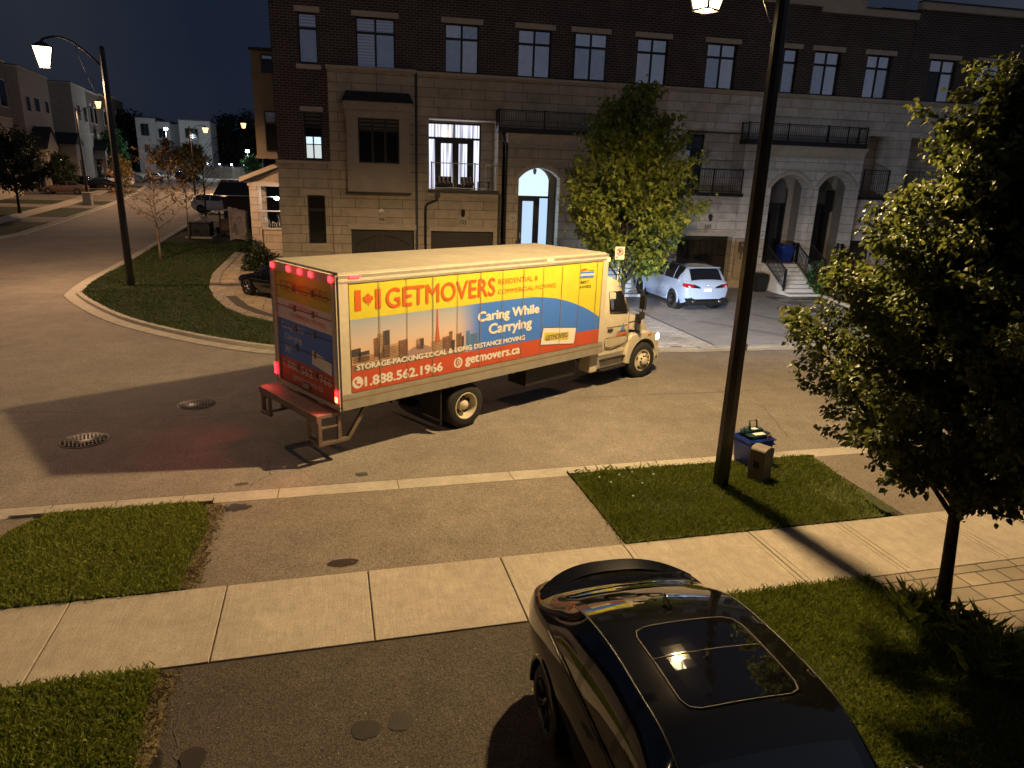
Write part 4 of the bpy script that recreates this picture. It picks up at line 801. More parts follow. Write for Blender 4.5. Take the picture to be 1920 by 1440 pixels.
m=F_.mb(); wall(m,26.45,36,0,9.27,.0,.4,GK,[(26.62,28.1,4.75,7.72,None,1.3),(29.1,31.8,4.75,7.72,None,1.3),(29.4,32.2,0,2.6,None,.4),(26.6,28.0,0,2.5,None,.4)]); m.quad((26.4,1.3,4.6),(36,1.3,4.6),(36,1.3,7.8),(26.4,1.3,7.8),GK); m.quad((26.4,.4,0),(36,.4,0),(36,.4,3),(26.4,.4,3),'garage_dark'); F_.part(m,'stone_wall')
m=F_.mb(); wall(m,28.2,36,9.43,13.55,.0,.3,'brick_dark',[(29.38,30.92,9.47,11.42),(32.2,33.62,9.47,11.42)]); F_.part(m,'brick_storey')
c=F_.mb(); c.box(28.2,36,-.2,.16,13.55,13.85,'trim_stone'); c.box(28.2,36,-.24,.16,13.85,13.92,'trim_dark'); F_.part(c,'parapet'); cornice(F_,26.45,36,0,9.27)
for a,b,mm in ((29.38,30.92,['curtain_grey','curtain_grey','glass_dark','glass_sky']),(32.2,33.62,['glass_sky'])): window(F_,a,b,9.47,11.42,.14,'cross',mm); lintel(F_,a-.17,b+.17,11.43,11.65,0)
for a,b in ((26.62,28.15),(29.1,31.8)):
    m=F_.mb(); m.box(a-.05,b+.05,-.16,.02,4.6,4.76,'trim_dark'); F_.part(m,'balcony_edge'); rail(F_,'balcony_railing',[(a+.05,-.08,4.76),(b-.05,-.08,4.76)],1.3)
m=F_.mb(); m.tube([(28.1,-.06,4.6),(28.1,-.1,4.3),(28.3,-.1,4.0),(28.3,-.1,0)],.06,'trim_dark',8); F_.part(m,'downspout')
# ------------------------------------------------------------------ houses along the left side street
LD=Vector((-4,46,0)).normalized(); LQ=Vector((-32,57,0)); LRZ=math.atan2(LD.y,LD.x)
def lhouse(t0,t1,z1,label,m1,m2,zb,set_,wins,porch=None,gr='houses along the left side street',arched=False,dep=12,garage_t=None):
    """t runs along the street away from the camera; local x = along, local y = away from the street (to the left)"""
    P=LQ+LD*t0; zb0=zt(P.y); o=thing('house',label,'house',(P.x,P.y,zb0),LRZ,gr); L=t1-t0; h=z1-zb0
    m=MB(); m.box(0,L,0,dep,-1,zb-zb0,m1); m.box(0,L,0,dep,zb-zb0,h,m2); m.box(-.1,L+.1,-.12,dep,h-.25,h,'trim_stone'); m.box(-.05,L+.05,-.08,.1,zb-zb0-.15,zb-zb0,'trim_stone'); m.box(0,L,0,dep,h,h+.1,'roof_shingle'); m.build('wall',o)
    for a,b,c,d in wins:
        a-=t0;b-=t0;c-=zb0;d-=zb0; w=MB(); w.box(a-.12,b+.12,-.06,0,c-.12,d+.12,'trim_stone'); f=w.build('window',o); g=MB()
        n=3; 
        for i in range(n): g.box(a+(b-a)*i/n+.05,a+(b-a)*(i+1)/n-.05,-.09,-.065,c,d,'glass_dark')
        g.build('pane',f)
        if arched: k=MB(); k.prism([(p[0],p[1]) for p in arcpts(a-.12,b+.12,d+.1,d+.75,8)],'y',-.06,.0,'trim_stone'); k.build('arch_trim',f)
    if porch:
        for a,b,zr,za in porch:
            a-=t0;b-=t0;zr-=zb0;za-=zb0; m=MB(); m.box(a,b,-1.8,0,zr-1.5,zr,'stucco_tan'); m.prism([(a-.3,zr),((a+b)/2,za),(b+.3,zr)],'y',-1.95,-1.8,'stucco_tan'); m.box(a,a+.6,-1.8,-1.2,-.5,zr-1.5,'stucco_tan'); m.box(b-.6,b,-1.8,-1.2,-.5,zr-1.5,'stucco_tan'); p=m.build('porch',o)
            m=MB(); m.prism([(a-.5,zr-.05),((a+b)/2,za+.05),(b+.5,zr-.05),((a+b)/2,za+.3)],'y',-2.1,0,'roof_shingle'); m.build('porch_roof',p); m=MB(); m.box(a+1,b-1,-.08,0,0,2.6,'door_dark'); m.build('door',p)
    return o
h1=lhouse(20,43.4,15.9,'house with a dark brick top at the left edge of the photo','stucco_tan','brick_brown',9.6,0,[(40,42.5,10.8,13.6)])
h2=lhouse(48.4,62.2,16.0,'tan house with three slim windows and a gabled porch','stucco_tan','stucco_tan',9.0,0,[(50.2,51.9,10.9,12.6),(54,56.2,11.1,12.7),(59.2,60.8,11.2,12.7),(57.5,59,2,5.2)],[(48.6,54.4,6.4,8.8)])
h3=lhouse(76.4,86.8,16.8,'tan house with a bare pale side wall beyond the slim windowed one','stucco_tan','stucco_tan',9.4,0,[(79,80.6,11.3,13.6),(83.4,85.6,11.3,13.6)],[(66,71,6.7,8.3)][:0])
h4=lhouse(86.9,98,16.7,'brown brick house with a gabled porch next to the bare walled one','stucco_tan','brick_brown',9.6,0,[(88.5,90.4,11.4,14),(92,94,11.4,14)],[(87.4,92,6.8,8.4)],arched=True)
h5=lhouse(98.2,111.5,17.0,'brown brick house with arched windows in the middle of its row','stucco_tan','brick_brown',9.8,0,[(101,103,11.6,14),(106,108,11.6,14),(100,102.4,2.6,6.0),(106,108.4,2.6,6.0)],arched=True)
h6=lhouse(111.7,125,17.6,'last brown brick house at the far end of the left row','stucco_tan','brick_brown',10,0,[(114,116,12,14.4),(119.5,121.5,12,14.4),(114,116.4,3.4,6.4)],arched=True)
# gabled side entrance and bright garage wall of the bare walled house
m=MB(); m.box(-9.5,-4.5,-1.5,3,-1,5.6,'stucco_tan'); m.prism([(-9.9,5.6),(-7,7.3),(-4.1,5.6)],'y',-1.6,3,'roof_shingle'); m.box(-8,-6,-1.58,-1.5,0,3.4,'door_dark'); m.build('side_entrance',h3)
m=MB(); m.box(-4.4,-.2,-.9,8,-1,6.3,'stucco_pale'); m.build('garage_wing',h3)
def pale_house(x0,x1,y,z0,z1,label,parts,dep=9):
    o=thing('modern_house',label,'house',((x0+x1)/2,y,z0),0,'pale modern houses at the end of the street'); cx=(x0+x1)/2; m=MB((-cx,0,-z0))
    m.box(x0,x1,0,dep,z0-1,z1,'stucco_pale'); m.build('wall',o)
    m=MB((-cx,0,-z0)); m.box(x0-.15,x1+.15,-.15,dep,z1,z1+.25,'trim_dark'); m.build('roof',o)
    for a,b,c,d,k in parts:
        w=MB((-cx,0,-z0)); w.box(a,b,-.1,0,c,d,'frame_black'); wo=w.build('window',o); g=MB((-cx,0,-z0)); n=2 if b-a<2.0 else 3
        for i in range(n): g.box(a+(b-a)*i/n+.1,a+(b-a)*(i+1)/n-.1,-.13,-.105,c+.12,d-.12,['glass_dark','glass_sky','lit_hall'][k])
        g.build('pane',wo)
    return o
p1=pale_house(-37.0,-33.35,165,3,13.6,'pale modern house with a dark corner balcony, leftmost of the far row',[(-36.1,-34.6,10.2,12.5,0),(-35.7,-34.8,7.0,8.5,1)])
p2=pale_house(-33.3,-30.7,165.3,3,13.0,'narrow pale modern house left of the white lamp',[(-32.9,-31.4,9.9,11.7,0),(-32.2,-31.2,7.3,8.8,1)])
p3=pale_house(-28.9,-22.9,164.8,3,13.5,'wide pale modern house right of the white lamp',[(-27.8,-25.3,10.0,12.0,0),(-27.3,-25.5,6.8,8.2,0)])
gl=thing('grey_house','narrow dark grey house between the two pale modern ones','house',(-29.8,166,3)); m=MB(); m.box(-.95,.95,0,9,-1,9.7,'stucco_grey'); m.build('wall',gl); m=MB(); m.box(-.5,.5,-.1,0,3.2,4.6,'frame_black'); m.build('window',gl)
m=MB(); m.box(-22.5,-15.2,150,150.4,zt(150),zt(150)+2.3,'stucco_pale'); 
for i in range(4): x=-22+2.2*i; m.box(x-.25,x+.25,149.85,150.5,zt(150),zt(150)+2.55,'stucco_pale')
o=m.build('garden_wall'); tag(o,'long pale garden wall across the end of the side street','wall')
for i,t in enumerate(('leftmost of the four small lamps on the pale garden wall','second from the left of the four lamps on the pale garden wall','third from the left of the four lamps on the pale garden wall','rightmost of the four small lamps on the pale garden wall')):
    m=MB(); m.lathe([(0,.16),(.14,.1),(.16,0),(0,-.02)],(0,0,0),'led_white',8); m.tube([(0,0,-.12),(0,0,0)],.05,'lamp_frame',5); o=m.build('wall_lantern'); o.location=(-22+2.2*i,150.15,zt(150)+2.67); tag(o,t,'lamp','lamps on the garden wall')

# the row the photo is taken from: unseen, added to dim the foreground, wall darkened against bounce
o=thing('house','plain tan house from whose upper window the photo is taken, behind the camera','house',(4,-1.3,0)); m=MB(); m.box(-26,26,-10,0,0,9.0,'brick_dark'); m.build('wall',o); m=MB(); m.hexa([(-26.3,-10.3,9),(26.3,-10.3,9),(26.3,.3,9),(-26.3,.3,9)],[(-25,-6,10.6),(25,-6,10.6),(25,-4,10.6),(-25,-4,10.6)],'roof_shingle'); m.build('roof',o); m=MB(); m.box(-5.6,-.2,.002,.06,0,2.4,'garage_dark'); m.build('garage_door',o)
# ------------------------------------------------------------------ moving truck
pm('truck_white',(.52,.47,.36),.45,noise=(1.2,.08,7,.08)); pm('truck_roof',(.27,.245,.185),.7,noise=(.8,.12,5,.12)); pm('alu_rail',(.42,.39,.33),.4,.5,noise=(4,.15)); pm('truck_frame',(.02,.018,.016),.6)
pm('print_yellow',(.55,.49,.040),.4,noise=(1.5,.06,9,.05)); pm('print_blue',(.05,.17,.62),.4,noise=(1.5,.06)); pm('print_red',(.46,.075,.034),.4,noise=(1.5,.06)); pm('print_orange',(.55,.11,.02),.4); pm('print_white',(.66,.64,.58),.4); pm('print_black',(.02,.02,.025),.5)
pm('print_brown',(.23,.12,.08),.45,noise=(9,.35)); pm('print_tan',(.45,.27,.16),.45,noise=(11,.3)); pm('print_dark',(.06,.05,.06),.45); pm('print_tower',(.42,.11,.05),.45); pm('print_mauve',(.30,.20,.19),.45); pm('print_seam',(.22,.17,.09),.6)
pm('print_lightblue',(.10,.22,.50),.45); pm('print_pink',(.70,.62,.62),.5)
pm('lens_red_lit',(.3,.01,.01),.3,emit=(1,.012,.016),estr=5); pm('lens_red_core',(.5,.1,.1),.3,emit=(1,.010,.014),estr=12); pm('lens_amber_lit',(.4,.2,.02),.3,emit=(1,.66,.18),estr=3.2); pm('lens_red_dim',(.3,.01,.01),.2,emit=(1,.06,.05),estr=1.0); pm('headlight_lit',(.8,.8,.8),.2,emit=(.9,.94,1),estr=12)
pm('tyre',(.018,.017,.016),.85,noise=(14,.2)); pm('rim_cream',(.55,.49,.36),.5,noise=(6,.12)); pm('step_steel',(.20,.15,.12),.5,.4,noise=(5,.2)); pm('truck_glass',(.012,.012,.013),.05)  # step_steel: grey steel tinted reddish to imitate the tail light glow
def skyprint():
    m=bpy.data.materials.new('print_sky'); m.use_nodes=True; N,L=nodes(m); p=N['Principled BSDF']; p.inputs['Roughness'].default_value=.4
    t=N.new('ShaderNodeTexCoord'); s=N.new('ShaderNodeSeparateXYZ'); L.new(t.outputs['Object'],s.inputs[0])
    a=N.new('ShaderNodeMapRange'); a.inputs['From Min'].default_value=1.95; a.inputs['From Max'].default_value=2.72; L.new(s.outputs['Z'],a.inputs['Value'])
    r=N.new('ShaderNodeValToRGB'); e=r.color_ramp.elements; e[0].color=(.66,.42,.27,1); e[1].color=(.27,.33,.42,1); x=e.new(.45); x.color=(.52,.43,.38,1); L.new(a.outputs[0],r.inputs['Fac'])
    b=N.new('ShaderNodeMapRange'); b.interpolation_type='SMOOTHSTEP'; b.inputs['From Min'].default_value=2.6; b.inputs['From Max'].default_value=3.35; L.new(s.outputs['X'],b.inputs['Value'])
    mx=N.new('ShaderNodeMixRGB'); L.new(b.outputs[0],mx.inputs[0]); L.new(r.outputs[0],mx.inputs[1]); mx.inputs[2].default_value=(.05,.17,.62,1); L.new(mx.outputs[0],p.inputs['Base Color']); MATS['print_sky']=m
skyprint()
TA=R(28.876); T_=thing('moving_truck','white box moving truck with yellow, blue and red printed sides and lit red tail lights','moving truck',(.112-math.sin(TA)*1.283,12.52+math.cos(TA)*1.283,0),TA)
HW=1.283; BL=7.374
def tp(mb,name,parent=None,bevel=0): return mb.build(name,parent or T_,bevel)
m=MB(); m.box(.0,BL,-HW+.003,HW-.003,1.06,3.50,'truck_white'); cargo=tp(m,'cargo_box')
m=MB(); m.hexa([(-.01,-HW-.01,3.50),(BL+.02,-HW-.01,3.50),(BL+.02,HW+.01,3.50),(-.01,HW+.01,3.50)],[(.05,-HW+.06,3.55),(BL-.04,-HW+.06,3.55),(BL-.04,HW-.06,3.55),(.05,HW-.06,3.55)],'truck_roof')
tp(m,'roof',cargo,.01)
m=MB()
for s in (-1,1):
    y=s*HW; o=s*.012
    m.box(0,BL+.02,y-.02,y+o,3.36,3.41,'alu_rail'); m.box(0,BL+.02,y-.02,y+o*.4,3.41,3.45,'truck_white'); m.box(0,BL+.02,y-.02,y+o*1.2,3.45,3.515,'alu_rail')
    m.box(0,BL,y-.02,y+o*1.2,1.24,1.33,'alu_rail'); m.box(0,BL,y-.02,y+o*.5,1.20,1.24,'print_seam'); m.box(0,BL,y-.02,y+o*1.0,1.03,1.20,'alu_rail')
    for x in (.0,BL-.17): m.box(x,x+.19,y-.02,y+o*1.1,1.33,3.36,'truck_white')
    for i in range(60):
        z=1.36+i*.0335
        for x in (.205,BL-.185): m.box(x,x+.018,y-.01,y+o*1.45,z,z+.014,'print_seam')
    for i in range(11): x=.3+i*.66; m.box(x,x+.07,y-.01,y+o*1.5,1.05,1.09,'print_seam')
tp(m,'side_rail',cargo,.004)
def side_art(s):
    """printed side; s=-1 is the kerb side seen in the photo. f maps along-x so that lettering reads correctly"""
    y0=s*(HW+.0035); k=s*.0022; g=MB()
    X=(lambda x:x) if s<0 else (lambda x:BL-x)
    def P(pts,l,mt): g.poly([(X(a),y0+k*l,b) for a,b in pts],mt)
    def T(t,a,b,c,d,l,mt,bold=.02):
        w=bold*.32
        for q,(dx,dz) in enumerate(((0,0),(w,0),(-w,0),(0,w*.7),(0,-w*.7)) if bold>.02 else ((0,0),)):
            g.text(t,a+dx,b+dx,c+dz,d+dz,'xz',y0+k*(l+.25*q),mt,0) if s<0 else g.text(t,a-BL+dx,b-BL+dx,c+dz,d+dz,'xz',y0+k*(l+.25*q),mt,0,flip=-1)
    P([(.215,1.34),(7.24,1.34),(7.24,3.36),(.215,3.36)],0,'print_yellow')
    P([(.215,1.70),(7.24,1.66),(7.24,1.95),(7.05,2.06),(6.84,2.17),(6.62,2.27),(6.39,2.36),(6.0,2.49),(5.6,2.59),(5.2,2.655),(4.85,2.69),(4.2,2.705),(.215,2.705)],1,'print_sky')
    P([(.215,1.34),(7.24,1.34),(7.24,1.68),(4.2,1.71),(.215,1.73)],2,'print_red')
    P([(.215,1.73),(2.9,1.72),(2.9,1.76),(2.2,1.80),(1.2,1.90),(.7,2.0),(.215,2.0)],2,'print_brown')
    # skyline
    for a,b,c,d,mt in ((.215,.42,1.9,2.17,'print_dark'),(.36,.60,1.9,2.10,'print_dark'),(.23,.9,1.86,2.03,'print_tan'),(.70,.80,1.95,2.32,'print_brown'),(.78,.93,1.9,2.40,'print_tan'),(.90,1.05,1.9,2.43,'print_dark'),(.88,1.27,1.85,2.15,'print_tan'),(1.24,1.46,1.82,2.20,'print_brown'),(1.66,1.76,1.95,2.18,'print_tan'),(1.75,1.84,1.95,2.17,'print_dark'),(2.02,2.32,1.80,2.08,'print_tan'),(2.3,2.5,1.8,2.13,'print_brown'),(2.47,2.56,1.8,2.22,'print_brown'),(2.52,2.62,1.8,2.03,'print_dark'),(2.66,2.80,1.85,2.15,'print_brown'),(2.80,2.86,1.8,2.08,'print_dark'),(2.92,3.02,1.8,2.18,'print_lightblue'),(3.02,3.25,1.8,2.10,'print_lightblue')):
        P([(a,c),(b,c),(b,d),(a,d-.015)],3,mt)
        n=max(0,int((d-c)/.03)) if mt!='print_dark' else 0
        for i in range(1,n): P([(a+.015,c+.03*i),(b-.012,c+.03*i),(b-.012,c+.03*i+.008),(a+.015,c+.03*i+.008)],4,'print_dark')
    P([(1.46,1.86)]+[(1.46+.56*i/10,1.95+.09*math.sin(PI*i/10)) for i in range(11)]+[(2.02,1.86)],3,'print_mauve')
    P([(2.115,2.05),(2.235,2.05),(2.20,2.35),(2.185,2.705),(2.165,2.705),(2.15,2.35)],4,'print_tower')
    # flag with the maple leaf
    P([(.33,2.85),(.455,2.85),(.455,3.23),(.33,3.23)],3,'print_orange'); P([(.755,2.85),(.875,2.85),(.875,3.22),(.755,3.22)],3,'print_orange')
    lf=[(0,1),(.18,.62),(.40,.75),(.32,.22),(.58,.50),(.66,.34),(.98,.40),(.86,.12),(1,-.02),(.48,-.40),(.56,-.58),(.06,-.50),(.06,-1),(0,-1)]
    lp=lf+[(-a,b) for a,b in lf[1:-1][::-1]]; P([(.605+a*.115,3.05+b*.125) for a,b in lp],3,'print_orange')
    T('GETMOVERS',.99,3.69,2.84,3.21,3,'print_orange',.035); T('RESIDENTIAL &',3.78,4.97,3.06,3.17,3,'print_orange',.02); T('COMMERCIAL MOVING',3.78,5.56,2.855,2.95,3,'print_orange',.02)
    T('Caring While',3.24,5.04,2.26,2.52,3,'print_white',.05); T('Carrying',3.55,4.82,1.95,2.23,3,'print_white',.05)
    T('STORAGE-PACKING-LOCAL & LONG DISTANCE MOVING',.32,4.62,1.755,1.855,5,'print_white',.03)
    T('1.888.562.1966',.49,2.30,1.42,1.60,3,'print_white',.04); T('getmovers.ca',2.91,4.48,1.40,1.61,3,'print_white',.04)
    for cx,kind in ((.335,0),(2.715,1)):
        c=[(cx+.115*math.cos(2*PI*i/24),1.52+.115*math.sin(2*PI*i/24)) for i in range(24)]; P(c,3,'print_white')
        if kind==0: P([(cx-.06,1.575),(cx-.02,1.58),(cx-.015,1.54),(cx-.04,1.53),(cx+.0,1.485),(cx+.02,1.50),(cx+.06,1.49),(cx+.055,1.455),(cx+.02,1.445),(cx-.04,1.49),(cx-.07,1.54)],4,'print_red')
        else:
            P([(cx+.075*math.cos(2*PI*i/16)-.0,1.525+.075*math.sin(2*PI*i/16)) for i in range(16)],4,'print_red'); P([(cx+.05*math.cos(2*PI*i/16),1.525+.05*math.sin(2*PI*i/16)) for i in range(16)],5,'print_white'); P([(cx-.01,1.49),(cx+.02,1.49),(cx+.02,1.56),(cx-.01,1.56)],6,'print_red')
    # award badge and the white carton
    P([(6.37,3.00),(6.88,2.98),(6.88,3.13),(6.40,3.14)],3,'print_blue'); P([(6.38,3.045),(6.89,3.03),(6.89,3.085),(6.40,3.10)],4,'print_white'); T('HomeStars',6.42,6.85,3.048,3.083,5,'print_blue',.02); P([(6.36,3.15),(6.62,3.17),(6.60,3.22),(6.40,3.20)],3,'print_orange'); P([(6.66,3.16),(6.88,3.15),(6.88,3.16),(6.66,3.17)],3,'print_orange')
    T('BEST',6.42,6.72,2.86,2.925,3,'print_black',.02); T('AWARD',6.38,6.80,2.745,2.815,3,'print_black',.02)
    bx=[(5.20,1.96),(6.36,1.82),(6.30,1.42),(5.11,1.55)]; P(bx,4,'print_black'); P([(5.215,1.945),(6.345,1.81),(6.29,1.435),(5.13,1.56)],5,'print_white'); P([(5.26,1.83),(6.10,1.73),(6.07,1.55),(5.24,1.655)],6,'print_yellow')
    T('GETMOVERS',5.30,6.04,1.63,1.75,7,'print_seam',.03)
    for i in range(1,12):
        x=.215+7.025*i/11.4
        P([(x-.006,1.34),(x+.006,1.34),(x+.006,3.36),(x-.006,3.36)],6.5,'print_seam')
        if i%2:
            for j in range(34): z=1.38+j*.058; P([(x-.014,z),(x+.014,z),(x+.014,z+.014),(x-.014,z+.014)],7,'print_seam')
    return tp(g,'printed_panel',cargo)
side_art(-1); side_art(1)
# rear frame, door with its print, lights
m=MB()
for s in (-1,1): m.box(-.05,.02,s*HW,s*(HW-.17),1.04,3.52,'truck_white'); m.box(-.06,-.045,s*(HW-.02),s*(HW-.06),1.1,3.4,'alu_rail')
m.box(-.05,.02,-HW,HW,3.35,3.52,'truck_white'); m.box(-.05,.02,-HW,HW,1.02,1.10,'truck_white'); tp(m,'rear_frame',cargo,.006)
g=MB(); dw=HW-.17
def RQ(a,b,c,d,l,mt): g.quad((-.006-.002*l,a,c),(-.006-.002*l,b,c),(-.006-.002*l,b,d),(-.006-.002*l,a,d),mt)
RQ(-dw,dw,1.10,3.35,0,'print_yellow'); RQ(-dw,dw,2.40,2.80,1,'print_pink'); RQ(-dw,dw,1.62,2.40,1,'print_blue'); RQ(-dw,dw,1.10,1.62,1,'print_red')
def RT(t,a,b,c,d,mt,bold=.02): g.text(t,a,b,c,d,'yz',-.012,mt,0,flip=-1)
RT('GETMOVERS',-.95,.95,2.98,3.18,'print_orange',.03); RT('RESIDENTIAL &',-.6,.55,2.65,2.75,'print_orange'); RT('COMMERCIAL MOVING',-.6,.8,2.48,2.58,'print_orange')
RT('Caring While',-.98,-.05,2.18,2.33,'print_white',.04); RT('Carrying',-.85,-.15,1.97,2.13,'print_white',.04); RT('24/7',-.9,-.6,1.72,1.90,'print_white',.05)
RT('1.888.562.1966',-1.0,.95,1.40,1.55,'print_white',.03); RT('getmovers.ca',-.6,.6,1.18,1.32,'print_white',.03)
g.quad((-.012,-.10,1.75),(-.012,-.75,1.68),(-.012,-.80,1.98),(-.012,-.16,2.05),'print_white') if False else g.quad((-.012,-.22,1.70),(-.012,-.98,1.62),(-.012,-.98,1.86),(-.012,-.26,1.98),'print_white')
for z in (1.10,1.49,1.88,2.27,2.66,3.05): g.box(-.016,-.005,-dw,dw,z,z+.014,'print_dark')
for y in (-.37,.37):
    for z in (1.45,1.84,2.23,2.62,3.01): g.box(-.03,-.005,y-.035,y+.035,z,z+.12,'print_seam')
g.box(-.06,-.01,-.12,.12,1.16,1.26,'alu_rail'); tp(g,'roll_door',cargo)
for y in (1.14,.45,.0,-.42,-1.14):
    l=MB(); l.lathe([(0,-.035),(.05,-.03),(.062,-.0)],(-.05,y,3.435),'lens_red_core',14,'x'); l.box(-.055,-.049,y-.11,y+.11,3.385,3.485,'lens_red_dim'); tp(l,'clearance_light',cargo)
for s in (-1,1):
    l=MB(); l.box(-.085,-.05,s*1.235-.05,s*1.235+.05,1.19,1.42,'lens_red_lit'); 
    for i in range(3): l.box(-.09,-.085,s*1.235-.042,s*1.235+.042,1.205+.07*i,1.255+.07*i,'lens_red_core' if s<0 or i<3 else 'lens_red_lit')
    if s<0: l.box(-.0915,-.0905,s*1.235-.045,s*1.235+.045,1.20,1.30,'lens_amber_lit')
    tp(l,'tail_light',cargo)
    ld=bpy.data.lights.new('brake_glow','SPOT'); ld.spot_size=R(125); ld.spot_blend=1; ld.energy=42; ld.color=(1,.06,.05); ld.shadow_soft_size=.08; o=bpy.data.objects.new('brake_glow',ld); COL.objects.link(o); o.parent=T_; o.location=(-.13,s*1.235,1.30); o.rotation_euler=(0,R(74),0)
l=MB(); l.box(.22,.44,-HW-.035,-HW-.01,3.455,3.505,'lens_red_core'); tp(l,'side_marker',cargo)
l=MB(); l.box(5.25,5.42,-HW-.035,-HW-.01,3.455,3.505,'lens_amber_lit'); tp(l,'side_marker',cargo)
l=MB(); l.lathe([(0,.04),(.05,.02),(.055,0)],(BL+.03,-HW+.1,3.38),'lens_amber_lit',10,'x'); l.box(BL-.04,BL+.06,-HW-.03,-HW+.05,3.33,3.43,'lens_amber_lit'); tp(l,'front_marker',cargo)
ld=bpy.data.lights.new('clearance_glow','POINT'); ld.energy=3.5; ld.color=(1,.05,.06); ld.shadow_soft_size=.3; o=bpy.data.objects.new('clearance_glow',ld); COL.objects.link(o); o.parent=T_; o.location=(-.32,.1,3.38)
# rear step bumper with its two ladder frames
m=MB(); m.box(-.46,-.05,-1.2,1.2,.93,1.0,'step_steel'); m.box(-.48,-.44,-1.2,1.2,.86,1.0,'step_steel')
for s in (-1,1):
    y=s*1.16
    for x in (-.42,-.02): m.box(x-.035,x+.035,y-.04,y+.04,.44,.94,'step_steel')
    m.box(-.46,.16,y-.05,y+.05,.40,.46,'step_steel'); m.box(-.40,-.04,y-.03,y+.03,.72,.76,'step_steel')
    m.hexa([(.10,y-.035,.40),(.19,y-.035,.40),(.19,y+.035,.40),(.10,y+.035,.40)],[(.52,y-.035,1.0),(.62,y-.035,1.0),(.62,y+.035,1.0),(.52,y+.035,1.0)],'step_steel')
    m.box(-.48,-.40,y-.34*s-.04,y+.04,.44,.50,'step_steel'); m.box(-.47,-.41,y-.34*s-.03,y-.34*s+.03,.44,.9,'step_steel')
tp(m,'step_bumper',None,.006)
# chassis
m=MB()
for s in (-1,1): m.box(.1,9.9,s*.38,s*.48,.70,.98,'truck_frame')
for i in range(12): m.box(.3+.58*i,.38+.58*i,-1.2,1.2,.96,1.06,'truck_frame')
m.box(2.6,3.4,-.95,.95,.38,.54,'truck_frame'); m.lathe([(0,-.25),(.22,-.18),(.26,0),(.22,.18),(0,.25)],(3.0,0,.48),'truck_frame',12,'x'); m.box(9.1,9.6,-.95,.95,.4,.55,'truck_frame')
m.box(4.6,6.2,.55,1.15,.50,.95,'truck_frame'); m.box(4.9,6.6,-1.1,-.5,.55,.95,'truck_frame'); tp(m,'chassis')
for s in (-1,1):
    m=MB(); m.box(2.30,2.325,s*.58,s*1.24,.22,.98,'truck_frame')
    for i in range(4): m.box(2.285,2.30,s*.62,s*1.2,.30+.11*i,.33+.11*i,'alu_rail' if i<1 else 'truck_frame')
    tp(m,'mud_flap')
def dipped(ld):
    """headlight optics: brightest just under the horizon, dim towards the ground in front and above the cut-off"""
    ld.use_nodes=True; N,L=ld.node_tree.nodes,ld.node_tree.links; e=N['Emission']
    t=N.new('ShaderNodeTexCoord'); s=N.new('ShaderNodeSeparateXYZ'); L.new(t.outputs['Normal'],s.inputs[0])
    m=N.new('ShaderNodeMapRange'); m.inputs['From Min'].default_value=-.6; m.inputs['From Max'].default_value=.6; L.new(s.outputs['Y'],m.inputs['Value'])
    r=N.new('ShaderNodeValToRGB'); E=r.color_ramp.elements; E[0].position=0; E[0].color=(.004,)*3+(1,); E[1].position=1; E[1].color=(.03,)*3+(1,)
    for p,c in ((.18,.02),(.30,.10),(.37,.50),(.42,1.0),(.47,.85),(.50,.70),(.56,.42),(.64,.30),(.74,.16)): x=E.new(p); x.color=(c,c,c,1)
    L.new(m.outputs[0],r.inputs['Fac']); L.new(r.outputs['Color'],e.inputs['Strength'])
def twheel(x,y,s,r,w,dual):
    t=MB(); h=w/2
    for yc in ((0,-.30*s) if dual else (0,)):
        t.lathe([(r*.58,-h),(r*.80,-h-.008),(r*.96,-h+.03),(r,-h+.07),(r,h-.07),(r*.96,h-.03),(r*.80,h+.008),(r*.58,h)],(0,yc,0),'tyre',36,'y')
    o=T_ ; e=t.build('wheel',T_); e.location=(x,y,r)
    rm=MB()
    if dual: rm.lathe([(r*.60,s*h),(r*.565,s*(h+.012)),(r*.53,s*(h-.02)),(r*.50,s*(h-.13)),(r*.46,s*(h-.17)),(r*.24,s*(h-.19)),(r*.23,s*(h-.08)),(r*.18,s*(h-.04)),(0,s*(h-.03))],(0,0,0),'rim_cream',32,'y')
    else: rm.lathe([(r*.60,s*h),(r*.565,s*(h+.012)),(r*.52,s*(h-.03)),(r*.47,s*(h-.06)),(r*.36,s*(h+.045)),(r*.24,s*(h+.06)),(r*.22,s*(h+.10)),(r*.13,s*(h+.12)),(0,s*(h+.12))],(0,0,0),'rim_cream',32,'y')
    ro=rm.build('rim',e); b=MB()
    for i in range(10):
        a=2*PI*i/10; rr=r*(.33 if dual else .29); b.lathe([(.022,0),(.018,s*.05),(0,s*.055)],(rr*math.cos(a),s*(h-.17 if dual else h+.05),rr*math.sin(a)),'truck_frame',6,'y')
    for i in range(5):
        a=2*PI*i/5+.3; rr=r*.42; b.lathe([(.05,s*.004),(0,s*.006)],(rr*math.cos(a),s*(h-.165 if dual else h+.0),rr*math.sin(a)),'truck_frame',10,'y')
    b.build('lug_nuts',e); return e
twheel(3.0,-1.10,-1,.50,.27,True); twheel(3.0,1.10,1,.50,.27,True)
w=twheel(9.36,-1.02,-1,.50,.29,False); w.rotation_euler=(0,0,R(-7)); w=twheel(9.36,1.02,1,.50,.29,False); w.rotation_euler=(0,0,R(-7))
